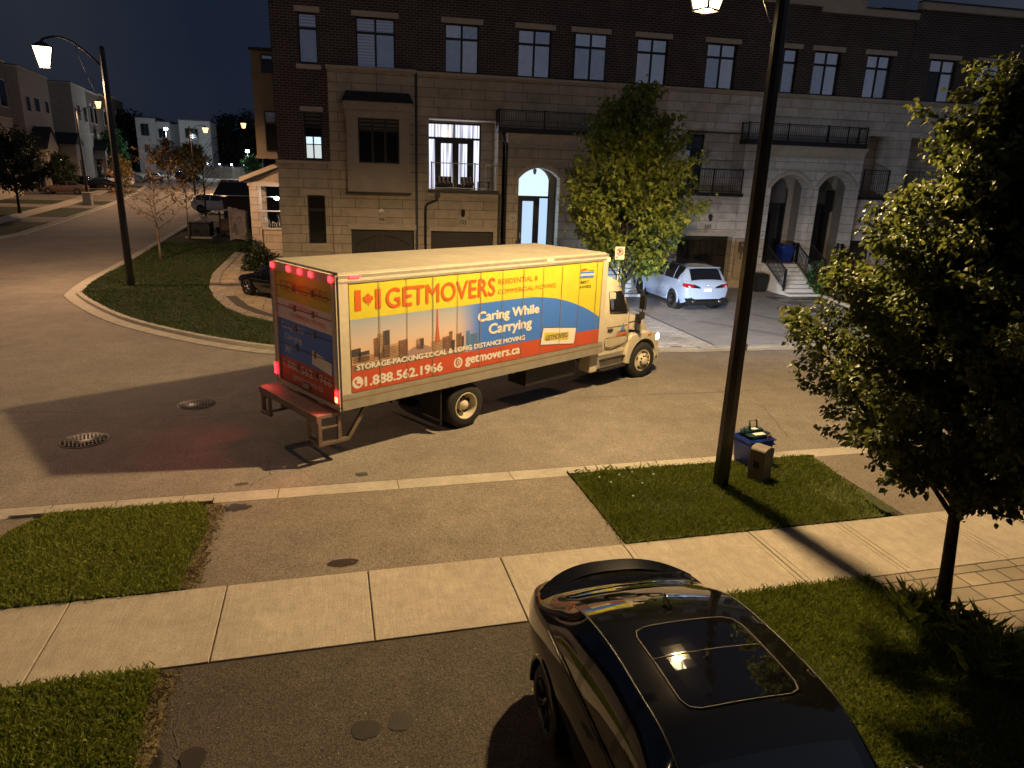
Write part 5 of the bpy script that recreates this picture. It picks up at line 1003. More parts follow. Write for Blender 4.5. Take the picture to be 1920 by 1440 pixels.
# cab
def cabsec(x,zb,zm,zt__,wb,wm,wt,r=.10):
    """half section: sill, belt, roof with rounded shoulder"""
    return [(wb,zb),(wm,zb+.12),(wm,zm),(wt+.02,zt__-r),(wt-.03,zt__-r*.35),(wt-.14,zt__),(0,zt__+.02)]
secs=[(7.47,.98,1.88,2.86,1.04,1.08,.98),(7.55,.97,1.88,2.90,1.06,1.10,1.0),(7.95,.97,1.88,2.88,1.06,1.10,1.0),(8.22,.97,1.88,2.80,1.06,1.10,.98),(8.40,.97,1.88,2.66,1.06,1.10,.95),(8.52,.97,1.88,2.40,1.06,1.10,.95),(8.72,.97,1.86,1.95,1.06,1.10,1.02)]
m=MB(); G=[]
for s_ in secs:
    x=s_[0]; h=cabsec(*s_); G.append([(x,-a,b) for a,b in h]+[(x,a,b) for a,b in h[::-1][1:]])
n=len(G[0]); vs=[p for g_ in G for p in g_]; fs=[(i*n+k,i*n+k+1,(i+1)*n+k+1,(i+1)*n+k) for i in range(len(G)-1) for k in range(n-1)]+[list(range(n))[::-1],list(range((len(G)-1)*n,len(G)*n))]
m.add(vs,fs,'truck_white',True); cab=tp(m,'cab')
ms=cab.modifiers.new('bevel','BEVEL'); ms.width=.02; ms.segments=2; ms.limit_method='ANGLE'; ms.angle_limit=R(35)
def sy(z,s=-1): return s*(1.104 if z<1.88 else 1.104-.115*(z-1.88)/.85)
for s in (-1,1):
    d=MB(); W_=[(7.83,2.50),(8.36,2.48),(8.44,2.30),(8.56,1.92),(7.86,1.98)]
    O_=[(7.72,2.62),(8.30,2.62),(8.46,2.36),(8.66,1.90),(8.66,1.12),(7.98,1.04),(7.72,1.10)]
    for a,b in zip(O_,O_[1:]+O_[:1]): d.tube([(a[0],sy(a[1],s),a[1]),(b[0],sy(b[1],s),b[1])],.010,'print_seam',4)
    d.tube([(7.74,sy(1.60,s),1.60),(8.64,sy(1.6,s),1.58)],.010,'print_seam',4); d.tube([(7.74,sy(1.3,s),1.32),(8.64,sy(1.3,s),1.30)],.006,'print_seam',4)
    do=tp(d,'door',cab); h=MB(); h.box(7.80,7.98,s*1.10,s*1.135,1.50,1.55,'truck_frame'); tp(h,'handle',cab)
    g=MB(); g.poly([(a,sy(b,s)+s*.016,b) for a,b in W_],'truck_glass'); g.poly([(7.88,sy(2.45,s)+s*.018,2.44),(8.0,sy(2.45,s)+s*.018,2.44),(8.0,sy(2.05,s)+s*.018,2.05),(7.9,sy(2.05,s)+s*.018,2.05)],'glass_sky')
    for a,b in zip(W_,W_[1:]+W_[:1]): g.tube([(a[0],sy(a[1],s)+s*.012,a[1]),(b[0],sy(b[1],s)+s*.012,b[1])],.018,'truck_frame',4)
    tp(g,'side_window',cab)
    l=MB(); yy=s*1.113
    tri=[(8.30,1.44),(8.52,1.46),(8.42,1.66)]; l.poly([(a,yy,b) for a,b in tri],'print_lightblue'); l.quad((8.16,yy,1.30),(8.60,yy,1.34),(8.60,yy,1.40),(8.16,yy,1.37),'print_orange')
    (l.text('GETMOVERS',8.18,8.58,1.41,1.45,'xz',yy+s*.002,'print_black',.02) if s<0 else None); tp(l,'door_lettering',cab)
g=MB(); g.poly([(8.735,-.90,1.95),(8.735,.90,1.95),(8.43,.82,2.60),(8.43,-.82,2.60)],'truck_glass'); tp(g,'windscreen',cab)
# bonnet, wings, bumper
m=MB(); H0=[(8.70,1.86,1.02),(9.2,1.76,.98),(9.6,1.60,.93),(9.88,1.40,.86),(10.02,1.12,.80),(10.04,.80,.80)]
vs=[];n=7
for x,z,w in H0:
    for a,b in ((-1,-.42),(-1,-.10),(-.92,-.02),(0,.03),(.92,-.02),(1,-.10),(1,-.42)): vs.append((x,a*w,z+b))
fs=[(i*n+k,i*n+k+1,(i+1)*n+k+1,(i+1)*n+k) for i in range(len(H0)-1) for k in range(n-1)]; m.add(vs,fs,'truck_white',True); bon=tp(m,'bonnet',cab)
m=MB(); m.box(10.02,10.06,-.55,.55,.80,1.28,'truck_frame'); tp(m,'grille',cab); m=MB(); m.box(9.92,10.16,-1.12,1.12,.42,.76,'truck_white'); tp(m,'front_bumper',None,.04)
for s in (-1,1):
    arch=[(9.36+.60*math.cos(R(a)),.50+.60*math.sin(R(a))) for a in range(2,176,12)]
    out=[(8.76,.50),(8.60,.52),(8.60,.78),(8.68,1.16),(8.80,1.27),(9.2,1.30),(9.6,1.28),(9.92,1.20),(10.04,1.05),(10.06,.55),(9.98,.52)]
    m=MB(); m.prism(out+arch,'y',s*.74,s*1.16,'truck_white'); f=tp(m,'wing',cab,.04)
    m=MB(); m.lathe([(.0,0),(.58,0),(.60,.0)],(9.36,s*.75,.5),'truck_frame',20,'y'); tp(m,'wheel_well',f)
    m=MB(); m.box(9.86,10.045,s*.86,s*1.165,1.00,1.17,'headlight_lit'); tp(m,'headlight',cab,.03)
    m=MB(); m.box(9.50,9.62,s*1.16,s*1.175,1.18,1.22,'lens_amber_lit' if False else 'print_orange'); tp(m,'turn_light',f)
    ld=bpy.data.lights.new('headlight_beam','SPOT'); ld.energy=HEADLIGHT; ld.color=(.66,.80,1); ld.spot_size=R(100); ld.spot_blend=.6; dipped(ld); ld.shadow_soft_size=.05
    o=bpy.data.objects.new('headlight_beam',ld); COL.objects.link(o); o.parent=T_; o.location=(10.22,s*1.0,1.09); o.rotation_euler=(R(90),0,R(-90+(4 if s<0 else 6)))
    # mirrors on tube arms
    m=MB(); m.tube([(8.62,s*1.05,2.46),(8.78,s*1.42,2.52),(8.80,s*1.42,1.75),(8.66,s*1.08,1.62)],.018,'truck_frame',6); m.box(8.77,8.83,s*1.32,s*1.50,2.02,2.40,'truck_frame'); m.box(8.78,8.83,s*1.33,s*1.48,1.78,1.95,'truck_frame'); m.box(8.764,8.77,s*1.335,s*1.485,2.04,2.38,'truck_glass'); tp(m,'mirror',cab,.012)
    m=MB(); m.tube([(9.05,s*1.0,1.28),(9.02,s*1.12,1.62)],.012,'truck_frame',5); m.box(8.98,9.05,s*1.06,s*1.22,1.58,1.82,'truck_frame'); tp(m,'bonnet_mirror',cab,.01)
    m=MB(); m.box(7.53,8.58,s*.60,s*1.05,.52,.94,'truck_white' if False else 'alu_rail'); m.box(7.6,8.6,s*1.0,s*1.16,.46,.50,'truck_frame'); m.box(7.6,8.58,s*1.02,s*1.13,.72,.76,'truck_frame'); m.box(7.53,8.6,s*1.05,s*1.065,.86,.97,'truck_white'); tp(m,'step_tank',None,.02)
    m=MB(); m.box(7.18,7.46,s*.70,s*1.12,.48,.98,'truck_white'); tp(m,'battery_box',None,.03)
m=MB(); m.box(9.0,9.07,1.50,1.56,2.12,2.2,'lens_red_core'); m.box(8.99,9.0,1.46,1.6,2.05,2.28,'truck_frame'); tp(m,'mirror_light',cab)
# ------------------------------------------------------------------ cars
pm('paint_black',(.005,.005,.005),.09,spec=.4,coat=.55); pm('paint_pale',(.34,.43,.60),.28,0,spec=.5,coat=1); pm('paint_white',(.60,.58,.55),.3,coat=.8); pm('paint_brown',(.10,.06,.04),.35,coat=.6); pm('paint_silver',(.30,.30,.30),.35,.3,coat=.6)  # paint_pale: blue cast of the headlights put into the car's colour
pm('car_glass',(.004,.004,.005),.03,spec=.6,coat=1); pm('car_trim',(.008,.008,.008),.45); pm('seal_line',(.10,.088,.075),.65,0,spec=.2); pm('rim_dark',(.02,.02,.02),.35,.6); pm('rim_alloy',(.35,.34,.32),.35,.7); pm('chrome',(.6,.58,.55),.15,1)
pm('lamp_red',(.30,.012,.012),.2,emit=(1,.05,.03),estr=.04,coat=1); pm('lamp_clear',(.4,.42,.45),.1,coat=1)
def cr(P,t):
    """Catmull-Rom through rows of station values keyed by x"""
    xs=[p[0] for p in P]; i=max(0,min(len(P)-2,next((k for k in range(len(P)-1) if t<=xs[k+1]),len(P)-2)))
    p0,p1,p2,p3=P[max(i-1,0)],P[i],P[i+1],P[min(i+2,len(P)-1)]; u=(t-p1[0])/(p2[0]-p1[0]); out=[]
    for k in range(1,len(p1)):
        d=p2[0]-p1[0]; m1=(p2[k]-p0[k])/(p2[0]-p0[0])*d if p2[0]!=p0[0] else 0; m2=(p3[k]-p1[k])/(p3[0]-p1[0])*d if p3[0]!=p1[0] else 0
        out.append((2*u**3-3*u*u+1)*p1[k]+(u**3-2*u*u+u)*m1+(-2*u**3+3*u*u)*p2[k]+(u**3-u*u)*m2)
    return out
# stations: x from tail to nose: sill z, belt z, top z, half width at belt, half width at top edge
SHAPES={
 'coupe_suv':dict(L=4.75,st=[(0,.55,.86,.95,.72,.60),(.06,.46,.98,1.12,.86,.70),(.22,.36,1.03,1.17,.93,.74),(.45,.30,1.06,1.20,.97,.74),(.80,.27,1.08,1.36,.985,.70),(1.25,.26,1.08,1.52,.99,.70),(1.75,.26,1.07,1.60,.99,.69),(2.3,.26,1.06,1.625,.985,.69),(2.75,.26,1.05,1.60,.98,.68),(3.15,.26,1.04,1.42,.97,.68),(3.50,.26,1.03,1.13,.96,.72),(3.9,.27,.97,1.03,.95,.70),(4.4,.33,.83,.90,.90,.62),(4.68,.42,.68,.76,.78,.50),(4.75,.50,.62,.68,.66,.40)],
   back=(.30,1.22),front=(2.95,3.55),side=(.86,3.28),pil=[(1.62,1.72),(2.35,2.43)],rw=.99,fw=3.85,wr=.37),
 'suv':dict(L=4.72,st=[(0,.50,.92,1.0,.80,.68),(.05,.44,1.02,1.14,.88,.75),(.16,.38,1.06,1.24,.93,.74),(.30,.32,1.08,1.42,.95,.72),(.48,.28,1.08,1.60,.96,.70),(.80,.26,1.07,1.66,.965,.70),(1.5,.25,1.06,1.69,.965,.70),(2.2,.25,1.05,1.68,.96,.69),(2.75,.25,1.04,1.60,.955,.68),(3.1,.25,1.03,1.42,.95,.68),(3.45,.26,1.02,1.12,.94,.72),(3.9,.27,.96,1.03,.93,.70),(4.4,.33,.84,.92,.88,.62),(4.66,.42,.70,.78,.78,.50),(4.72,.50,.62,.70,.66,.42)],
   back=(.13,.46),front=(2.85,3.45),side=(.55,3.2),pil=[(1.02,1.08),(1.78,1.86)],rw=.93,fw=3.80,wr=.37),
 'sedan':dict(L=4.75,st=[(0,.50,.80,.86,.70,.55),(.06,.42,.94,1.02,.84,.66),(.3,.32,.98,1.07,.90,.70),(.7,.27,.98,1.10,.92,.70),(1.0,.25,.97,1.25,.925,.66),(1.45,.24,.96,1.41,.925,.64),(2.0,.24,.95,1.46,.92,.64),(2.5,.24,.94,1.44,.92,.63),(2.95,.24,.93,1.28,.915,.63),(3.4,.25,.92,1.0,.91,.68),(3.9,.26,.86,.92,.90,.66),(4.4,.32,.74,.80,.86,.6),(4.69,.4,.60,.66,.74,.46),(4.75,.46,.55,.60,.6,.36)],
   back=(.75,1.42),front=(2.55,3.35),side=(.98,3.05),pil=[(1.92,2.0)],rw=.98,fw=3.85,wr=.34),
 'van':dict(L=5.0,st=[(0,.45,1.0,1.5,.88,.78),(.06,.40,1.05,1.78,.95,.82),(.2,.32,1.06,1.86,.98,.82),(1.0,.28,1.06,1.90,.99,.82),(2.2,.27,1.06,1.90,.99,.82),(3.1,.27,1.05,1.82,.98,.80),(3.6,.27,1.04,1.55,.97,.78),(4.0,.28,1.0,1.15,.95,.78),(4.5,.33,.9,1.0,.90,.7),(4.9,.42,.74,.84,.82,.6),(5.0,.5,.66,.72,.7,.5)],
   back=(.03,.18),front=(3.2,4.0),side=(.4,3.6),pil=[(1.3,1.4),(2.3,2.4)],rw=.95,fw=4.05,wr=.36)}
def make_car(name,label,cat,shape,paint,rim='rim_dark',res=90,loc=(0,0,0),rz=0,group=None,scale=1,detail=True,clear=False):
    S_=SHAPES[shape]; L=S_['L']; T=thing(name,label,cat,loc,rz,group,scale); wr=S_['wr']; ax=(S_['rw'],S_['fw'])
    xs=sorted({*np.linspace(0,L,res).round(4),*S_['back'],*S_['front'],*S_['side'],*[p for q in S_['pil'] for p in q]}); rows=[]
    nb,ng,nt=9,7,8
    def top_at(x,a):     # a 0 centre .. 1 edge
        v=cr(S_['st'],x); return v
    for x in xs:
        zs,zb,zt2,wb,wt=cr(S_['st'],x); r=[]
        for k in range(nb+1):                      # sill to belt: bulging flank
            u=k/nb; w=wb*(.90+.10*math.sin(min(1,u*1.25)*PI/2))*(1-.05*max(0,u-.75)/.25); 
            if u<.12: w*=.95
            r.append((w,zs+(zb-zs)*u))
        wb2=r[-1][0]
        for k in range(1,ng+1): u=k/ng; r.append((wb2+(wt-wb2)*u+.03*math.sin(u*PI),zb+(zt2-.05-zb)*u))
        for k in range(1,nt+1): u=k/nt; r.append((wt*(1-u),zt2-.05*(1-u)**2.2))
        rows.append(r)
    n=len(rows[0]); full=[]
    for x,r in zip(xs,rows): full.append([(x,-w,z) for w,z in r]+[(x,w,z) for w,z in r[::-1][1:]])
    N_=len(full[0]); V=[p for f in full for p in f]; bodyf=[];glass={'rear_window':[],'windscreen':[],'side_window':[]}
    jb,jr=nb,nb+ng
    for i in range(len(xs)-1):
        xm=(xs[i]+xs[i+1])/2
        for k in range(N_-1):
            kk=k if k<n-1 else N_-2-k; f=(i*N_+k,i*N_+k+1,(i+1)*N_+k+1,(i+1)*N_+k); g=None
            zc=sum(V[q][2] for q in f)/4; zs,zb,zt2,wb,wt=cr(S_['st'],xm)
            if jb+1<=kk<jr and S_['side'][0]<xm<S_['side'][1] and not any(a<xm<b for a,b in S_['pil']) and zt2-zb>.14: g='side_window'
            elif kk>=jr+1 and S_['back'][0]<xm<S_['back'][1]: g='rear_window'
            elif kk>=jr+1 and S_['front'][0]<xm<S_['front'][1]: g='windscreen'
            elif kk<jb and any((xm-a)**2+(zc-wr)**2<(wr+.055)**2 for a in ax): continue
            (glass[g] if g else bodyf).append(f)
    bodyf+=[list(range(N_))[::-1],list(range((len(xs)-1)*N_,len(xs)*N_))]
    def sub(fs,mat,nm,parent,push=0):
        idx=sorted({q for f in fs for q in f}); mp={q:i for i,q in enumerate(idx)}; m=MB(); m.add([V[q] for q in idx],[[mp[q] for q in f] for f in fs],mat,True); return m.build(nm,parent)
    b=sub(bodyf,paint,'body',T)
    for nm,fs in glass.items():
        if fs:
            if nm=='side_window':
                for s in (-1,1):
                    h=[f for f in fs if V[f[0]][1]*s>0]; sub(h,'car_glass',nm,T)
            else: sub(fs,'car_glass',nm,T)
    # floor and inner shell keep daylight out of the arches
    u=MB(); u.box(.25,L-.3,-.72,.72,.22,.70,'car_trim'); u.build('underbody',T)
    def wb_at(x): return cr(S_['st'],x)[3]
    for s in (-1,1):
        for a in ax:
            w0=wb_at(a)*.985; t=MB(); h=.125
            t.lathe([(wr*.66,-h),(wr*.86,-h-.006),(wr*.97,-h+.03),(wr,-h+.06),(wr,h-.06),(wr*.97,h-.03),(wr*.86,h+.006),(wr*.66,h)],(0,0,0),'tyre',28,'y'); e=t.build('wheel',T); e.location=(a,s*(w0-h-.0),wr)
            rm=MB(); rm.lathe([(wr*.70,s*h),(wr*.66,s*(h+.006)),(wr*.64,s*(h-.05)),(wr*.62,s*(h-.10)),(0,s*(h-.11))],(0,0,0),'car_trim',24,'y')
            for q in range(5):
                for dq in (-.16,.16):
                    an=2*PI*q/5; c,sn=math.cos(an),math.sin(an); c2,s2=math.cos(an+dq),math.sin(an+dq); rm.tube([(.05*c,s*(h-.03),.05*sn),(wr*.65*c2,s*(h-.015),wr*.65*s2)],.014,rim,5)
            rm.lathe([(.055,s*(h-.03)),(.05,s*(h-.005)),(0,s*(h-.0))],(0,0,0),rim,12,'y'); rm.build('rim',e)
            l=MB(); A=[(a+(wr+.055)*math.cos(R(q)),s*(wb_at(a+(wr+.055)*math.cos(R(q)))*(.985)+.006),wr+(wr+.055)*math.sin(R(q))) for q in range(-8,189,7)]; l.tube(A,.028,paint if shape!='coupe_suv' else 'paint_black',5); l.build('arch_lip',T)
            l=MB(); l.lathe([(.0,0),(wr+.06,0)],(a,s*.70,wr),'car_trim',20,'y'); l.lathe([(wr+.058,0),(wr+.058,s*(w0-.72))],(a,s*.70,wr),'car_trim',24,'y'); l.build('wheel_well',T)
        # mirror
        xm=S_['front'][1]-.52; z=cr(S_['st'],xm)[1]+.02; mm=MB(); y=s*wb_at(xm)
        mm.lathe([(0,-.11),(.07,-.09),(.085,0),(.07,.09),(0,.11)],(xm,y+s*.13,z+.07),paint,10,'y'); mm.box(xm-.03,xm+.03,y-s*.05,y+s*.1,z-.01,z+.03,'car_trim'); mm.build('mirror',T)
    return T
def car_lamps(T,shape,front='lamp_clear',rear='lamp_red',rows=(.80,.96)):
    S_=SHAPES[shape]; L=S_['L']
    for s in (-1,1):
        m=MB(); z0,z1=rows; P=[]
        for x in (.0,.05,.14,.26): w=cr(S_['st'],x)[3]*.97+.006; P.append((x-.012 if x<.1 else x,w))
        P=[(-.012,P[0][1]*.45)]+P
        for a,b in zip(P,P[1:]): m.hexa([(a[0]+.06,s*(a[1]-.06),z0),(a[0],s*a[1],z0),(b[0],s*b[1],z0),(b[0]+.06,s*(b[1]-.06),z0)],[(a[0]+.06,s*(a[1]-.06),z1),(a[0]+.012,s*a[1]*.985,z1),(b[0],s*b[1]*.995,z1),(b[0]+.06,s*(b[1]-.06),z1)],rear)
        m.build('tail_light',T)
        m=MB(); x=L-.16; w=cr(S_['st'],x)[3]*.93; m.hexa([(x-.2,s*w*1.03,.62),(x+.03,s*w*.80,.62),(x+.08,s*w*.55,.62),(x-.2,s*w*.55,.62)],[(x-.22,s*w*1.02,.74),(x-.02,s*w*.80,.74),(x+.03,s*w*.55,.74),(x-.2,s*w*.55,.74)],front); m.build('headlight',T)
# 1. black coupe suv in the foreground: tail towards the street
K=make_car('parked_car','glossy black coupe suv with panoramic sunroof parked tail outward in the driveway','car','coupe_suv','paint_black','rim_dark',200,(2.84,6.30,.034),R(-90.5),scale=1.03)
car_lamps(K,'coupe_suv')
def ztop(shape,x,y):
    zs,zb,zt2,wb,wt=cr(SHAPES[shape]['st'],x); u=1-abs(y)/wt; return zt2-.05*(1-u)**2.2
m=MB(); sx0,sx1,sw=1.62,2.60,.47; q=[]
for k in range(48):
    t=2*PI*k/48; c,s=math.cos(t),math.sin(t); r=(abs(c)**9+abs(s)**9)**(-1/9); x=(sx0+sx1)/2+(sx1-sx0)/2*r*c; y=sw*r*s; q.append((x,y))
m.tube([(x,y,ztop('coupe_suv',x,y)+.003) for x,y in q+q[:1]],.0065,'seal_line',5,caps=False); m.tube([(2.04,-sw+.46*2*i/16+.005*0,ztop('coupe_suv',2.04,-sw+.92*i/16)+.003) for i in range(17)],.0055,'seal_line',5)
so=m.build('sunroof',K); m=MB(); n=10
for i in range(n):
    for j in range(n):
        a,b=sx0+.02+(sx1-sx0-.04)*i/n,sx0+.02+(sx1-sx0-.04)*(i+1)/n; c,d=-sw+.02+(2*sw-.04)*j/n,-sw+.02+(2*sw-.04)*(j+1)/n
        m.quad((a,c,ztop('coupe_suv',a,c)+.0035),(b,c,ztop('coupe_suv',b,c)+.0035),(b,d,ztop('coupe_suv',b,d)+.0035),(a,d,ztop('coupe_suv',a,d)+.0035),'car_glass')
m.sm=[True]*len(m.sm); m.build('sunroof_glass',so)
m=MB(); ys_=np.linspace(-.84,.84,41)
def spx(y): return -.05+.30*(abs(y)/.84)**2.6
def spz(y): return 1.165-.09*(abs(y)/.84)**3
for a,b in zip(ys_,ys_[1:]):
    xa,xb,za,zb_=spx(a),spx(b),spz(a),spz(b)
    m.hexa([(xa+.20,a*.97,za-.03),(xa,a,za),(xb,b,zb_),(xb+.20,b*.97,zb_-.03)],[(xa+.20,a*.97,za+.012),(xa+.01,a,za+.022),(xb+.01,b,zb_+.022),(xb+.20,b*.97,zb_+.012)],'paint_black')
m.build('spoiler',K)
m=MB(); xf=1.36; zf=ztop('coupe_suv',xf,0); m.add([(xf-.10,0,zf+.085),(xf-.09,-.022,zf),(xf-.09,.022,zf),(xf+.12,-.016,zf),(xf+.12,.016,zf),(xf+.05,0,zf+.03)],[(0,1,2),(0,1,3,5),(0,5,4,2),(5,3,4)],'paint_black'); m.build('roof_antenna',K)
for s in (-1,1): m=MB(); m.tube([(x,s*(cr(SHAPES['coupe_suv']['st'],x)[4]+.012),cr(SHAPES['coupe_suv']['st'],x)[2]-.052) for x in np.linspace(.95,3.3,24)],.007,'car_trim',5); m.build('roof_moulding',K)
for s in (-1,1): m=MB(); m.tube([(x,s*(cr(SHAPES['coupe_suv']['st'],x)[3]*.952+.006),cr(SHAPES['coupe_suv']['st'],x)[1]+.03) for x in np.linspace(.9,3.4,24)],.009,'car_trim',5); m.build('belt_moulding',K)
# 2. pale suv on the neighbour's drive
V2=make_car('parked_suv','pale blue grey suv parked tail outward on the far driveway beside the maple','car','suv','paint_pale','rim_dark',130,(15.02,25.75,.055),R(91.5),scale=1.10)
m=MB(); 
for s in (-1,1):
    P=[(-.015,.30,.90),(-.02,.62,.92),(.03,.86,.93),(.22,.955,.97)]; Q=[(-.01,.36,.97),(-.005,.60,1.05),(.05,.855,1.08),(.22,.95,1.07)]
    t=MB()
    for i in range(3): t.hexa([(P[i][0]+.07,s*P[i][1],P[i][2]),(P[i][0],s*P[i][1],P[i][2]),(P[i+1][0],s*P[i+1][1],P[i+1][2]),(P[i+1][0]+.07,s*(P[i+1][1]-.04),P[i+1][2])],[(Q[i][0]+.07,s*Q[i][1],Q[i][2]),(Q[i][0],s*Q[i][1],Q[i][2]),(Q[i+1][0],s*Q[i+1][1],Q[i+1][2]),(Q[i+1][0]+.07,s*(Q[i+1][1]-.04),Q[i+1][2])],'lamp_red' if i>0 else 'car_trim')
    t.build('tail_light',V2)
    t=MB(); t.lathe([(.0,-.02),(.06,-.02),(.065,.05)],(-.0,s*.56,.42),'chrome',12,'x'); t.build('exhaust',V2)
m=MB(); m.box(-.03,.02,-.16,.16,.78,.90,'sticker_white'); m.text('CVWT 381',-.13,.13,.81,.87,'yz',-.032,'print_blue',.01,flip=-1) if False else None; m.build('number_plate',V2)
m=MB(); m.prism([(-.78,.30),(.78,.30),(.86,.52),(.66,.56),(.40,.44),(-.40,.44),(-.66,.56),(-.86,.52)],'x',-.012,.12,'car_trim'); m.build('rear_diffuser',V2)
m=MB(); m.lathe([(0,-.012),(.045,-.01),(.048,.02)],(.0,0,1.0),'chrome',14,'x'); m.build('badge',V2)
for s in (-1,1): m=MB(); m.tube([(x,s*.70,ztop('suv',x,.6)-.0) for x in np.linspace(.55,2.7,14)],.022,'car_trim',5); m.build('roof_rail',V2)
m=MB(); m.box(.36,.56,-.66,.66,1.60,1.635,'paint_pale'); m.build('spoiler',V2,.01)
m=MB(); m.quad((1.3,-.5,1.705),(2.5,-.5,1.70),(2.5,.5,1.70),(1.3,.5,1.705),'car_glass'); m.build('sunroof_glass',V2)
# 3. dark sedan behind the truck tail
V3=make_car('parked_car','black sedan on the paved drive half hidden behind the truck tail','car','sedan','paint_black','rim_alloy',90,(-.30,28.1,.13),R(128)); car_lamps(V3,'sedan')
# 4. cars along the side street
def street_car(loc,rz,shape,paint,label,name='parked_car',rim='rim_alloy',grp='cars parked along the side street',sc=1.0):
    t=make_car(name,label,'car',shape,paint,rim,44,(loc[0],loc[1],zt(loc[1])+.12),rz,grp,sc); car_lamps(t,shape); return t
street_car((-13.2,79.5),R(-12),'suv','paint_white','white suv standing behind the white gate beside the corner house',sc=1.08)
street_car((-15.2,113),R(0),'van','plastic_black','dark van parked farthest up the right side of the side street','parked_van')
street_car((-11.6,94),R(-8),'suv','paint_silver','silver suv between the white suv and the dark van')
street_car((-29.6,103.5),R(185),'sedan','paint_brown','brown sedan beside the far left lamp post','parked_car',sc=1.1)
street_car((-28.4,113),R(188),'sedan','paint_black','black sedan just behind the brown one by the lamp post',sc=1.1)
street_car((-28.2,121),R(186),'suv','paint_white','white suv beyond the far left lamp post',sc=1.12)
street_car((-31.8,112.5),R(186),'van','paint_black','dark van parked close to the house behind the brown sedan','parked_van')
street_car((-27.5,134),R(120),'sedan','paint_silver','grey sedan behind the yellow leaved tree on the left pavement')
street_car((-25.0,138),R(60),'suv','paint_black','black suv behind the thin bare trees of the corner lawn')
# ------------------------------------------------------------------ trees and shrubs
def leaves(C,size,mat,name,parent,droop=.35,shape='ovate',seed=1,out=None):
    """C: leaf positions (n,3). Every leaf is a folded blade of its own"""
    r=np.random.default_rng(seed); n=len(C); L=size*(.65+.7*r.random(n)); 
    az=r.random(n)*2*PI; el=r.normal(-droop,.55,n)
    if out is not None: az=out+r.normal(0,1.0,n)
    d=np.stack([np.cos(az)*np.cos(el),np.sin(az)*np.cos(el),np.sin(el)],1)
    h=np.stack([-np.sin(az),np.cos(az),np.zeros(n)],1); ro=r.normal(0,.7,n)[:,None]; nn=np.cross(d,h); s=h*np.cos(ro)+nn*np.sin(ro); nn=np.cross(d,s)
    W=L*(.36 if shape=='ovate' else .5); f=.25+.25*r.random(n); cu=.12+.22*r.random(n)
    b=C; t=C+d*L[:,None]-nn*(cu*L)[:,None]
    if shape=='ovate':
        m=C+d*(L*.45)[:,None]
        l1=m+s*W[:,None]+nn*(W*f)[:,None]; r1=m-s*W[:,None]+nn*(W*f)[:,None]
        q=C+d*(L*.22)[:,None]; p=C+d*(L*.74)[:,None]-nn*(cu*L*.5)[:,None]
        l0=q+s*(W*.78)[:,None]+nn*(W*f*.8)[:,None]; r0=q-s*(W*.78)[:,None]+nn*(W*f*.8)[:,None]; l2=p+s*(W*.62)[:,None]+nn*(W*f*.6)[:,None]; r2=p-s*(W*.62)[:,None]+nn*(W*f*.6)[:,None]
        V=np.stack([b,r0,r1,r2,t,l2,l1,l0,m-nn*(cu*L*.1)[:,None]],1).reshape(-1,3); F=np.array([[i,(i+1)%8,8] for i in range(8)])
        F=(np.arange(n)[:,None,None]*9+F[None]).reshape(-1,3)
    else:
        a=C+d*(L*.30)[:,None]; m2=C+d*(L*.72)[:,None]
        l1=a+s*W[:,None]*1.0+nn*(W*f)[:,None]; r1=a-s*W[:,None]+nn*(W*f)[:,None]; l2=m2+s*W[:,None]*.45; r2=m2-s*W[:,None]*.45
        l0=C+d*(L*.5)[:,None]+s*W[:,None]*.35; r0=C+d*(L*.5)[:,None]-s*W[:,None]*.35
        V=np.stack([b,r1,r0,r2,t,l2,l0,l1],1).reshape(-1,3); F=np.array([[0,1,2],[0,2,6],[0,6,7],[2,3,4],[2,4,6],[6,4,5]])
        F=(np.arange(n)[:,None,None]*8+F[None]).reshape(-1,3)
    return npmesh(name,V,F,mat,parent,smooth=True)
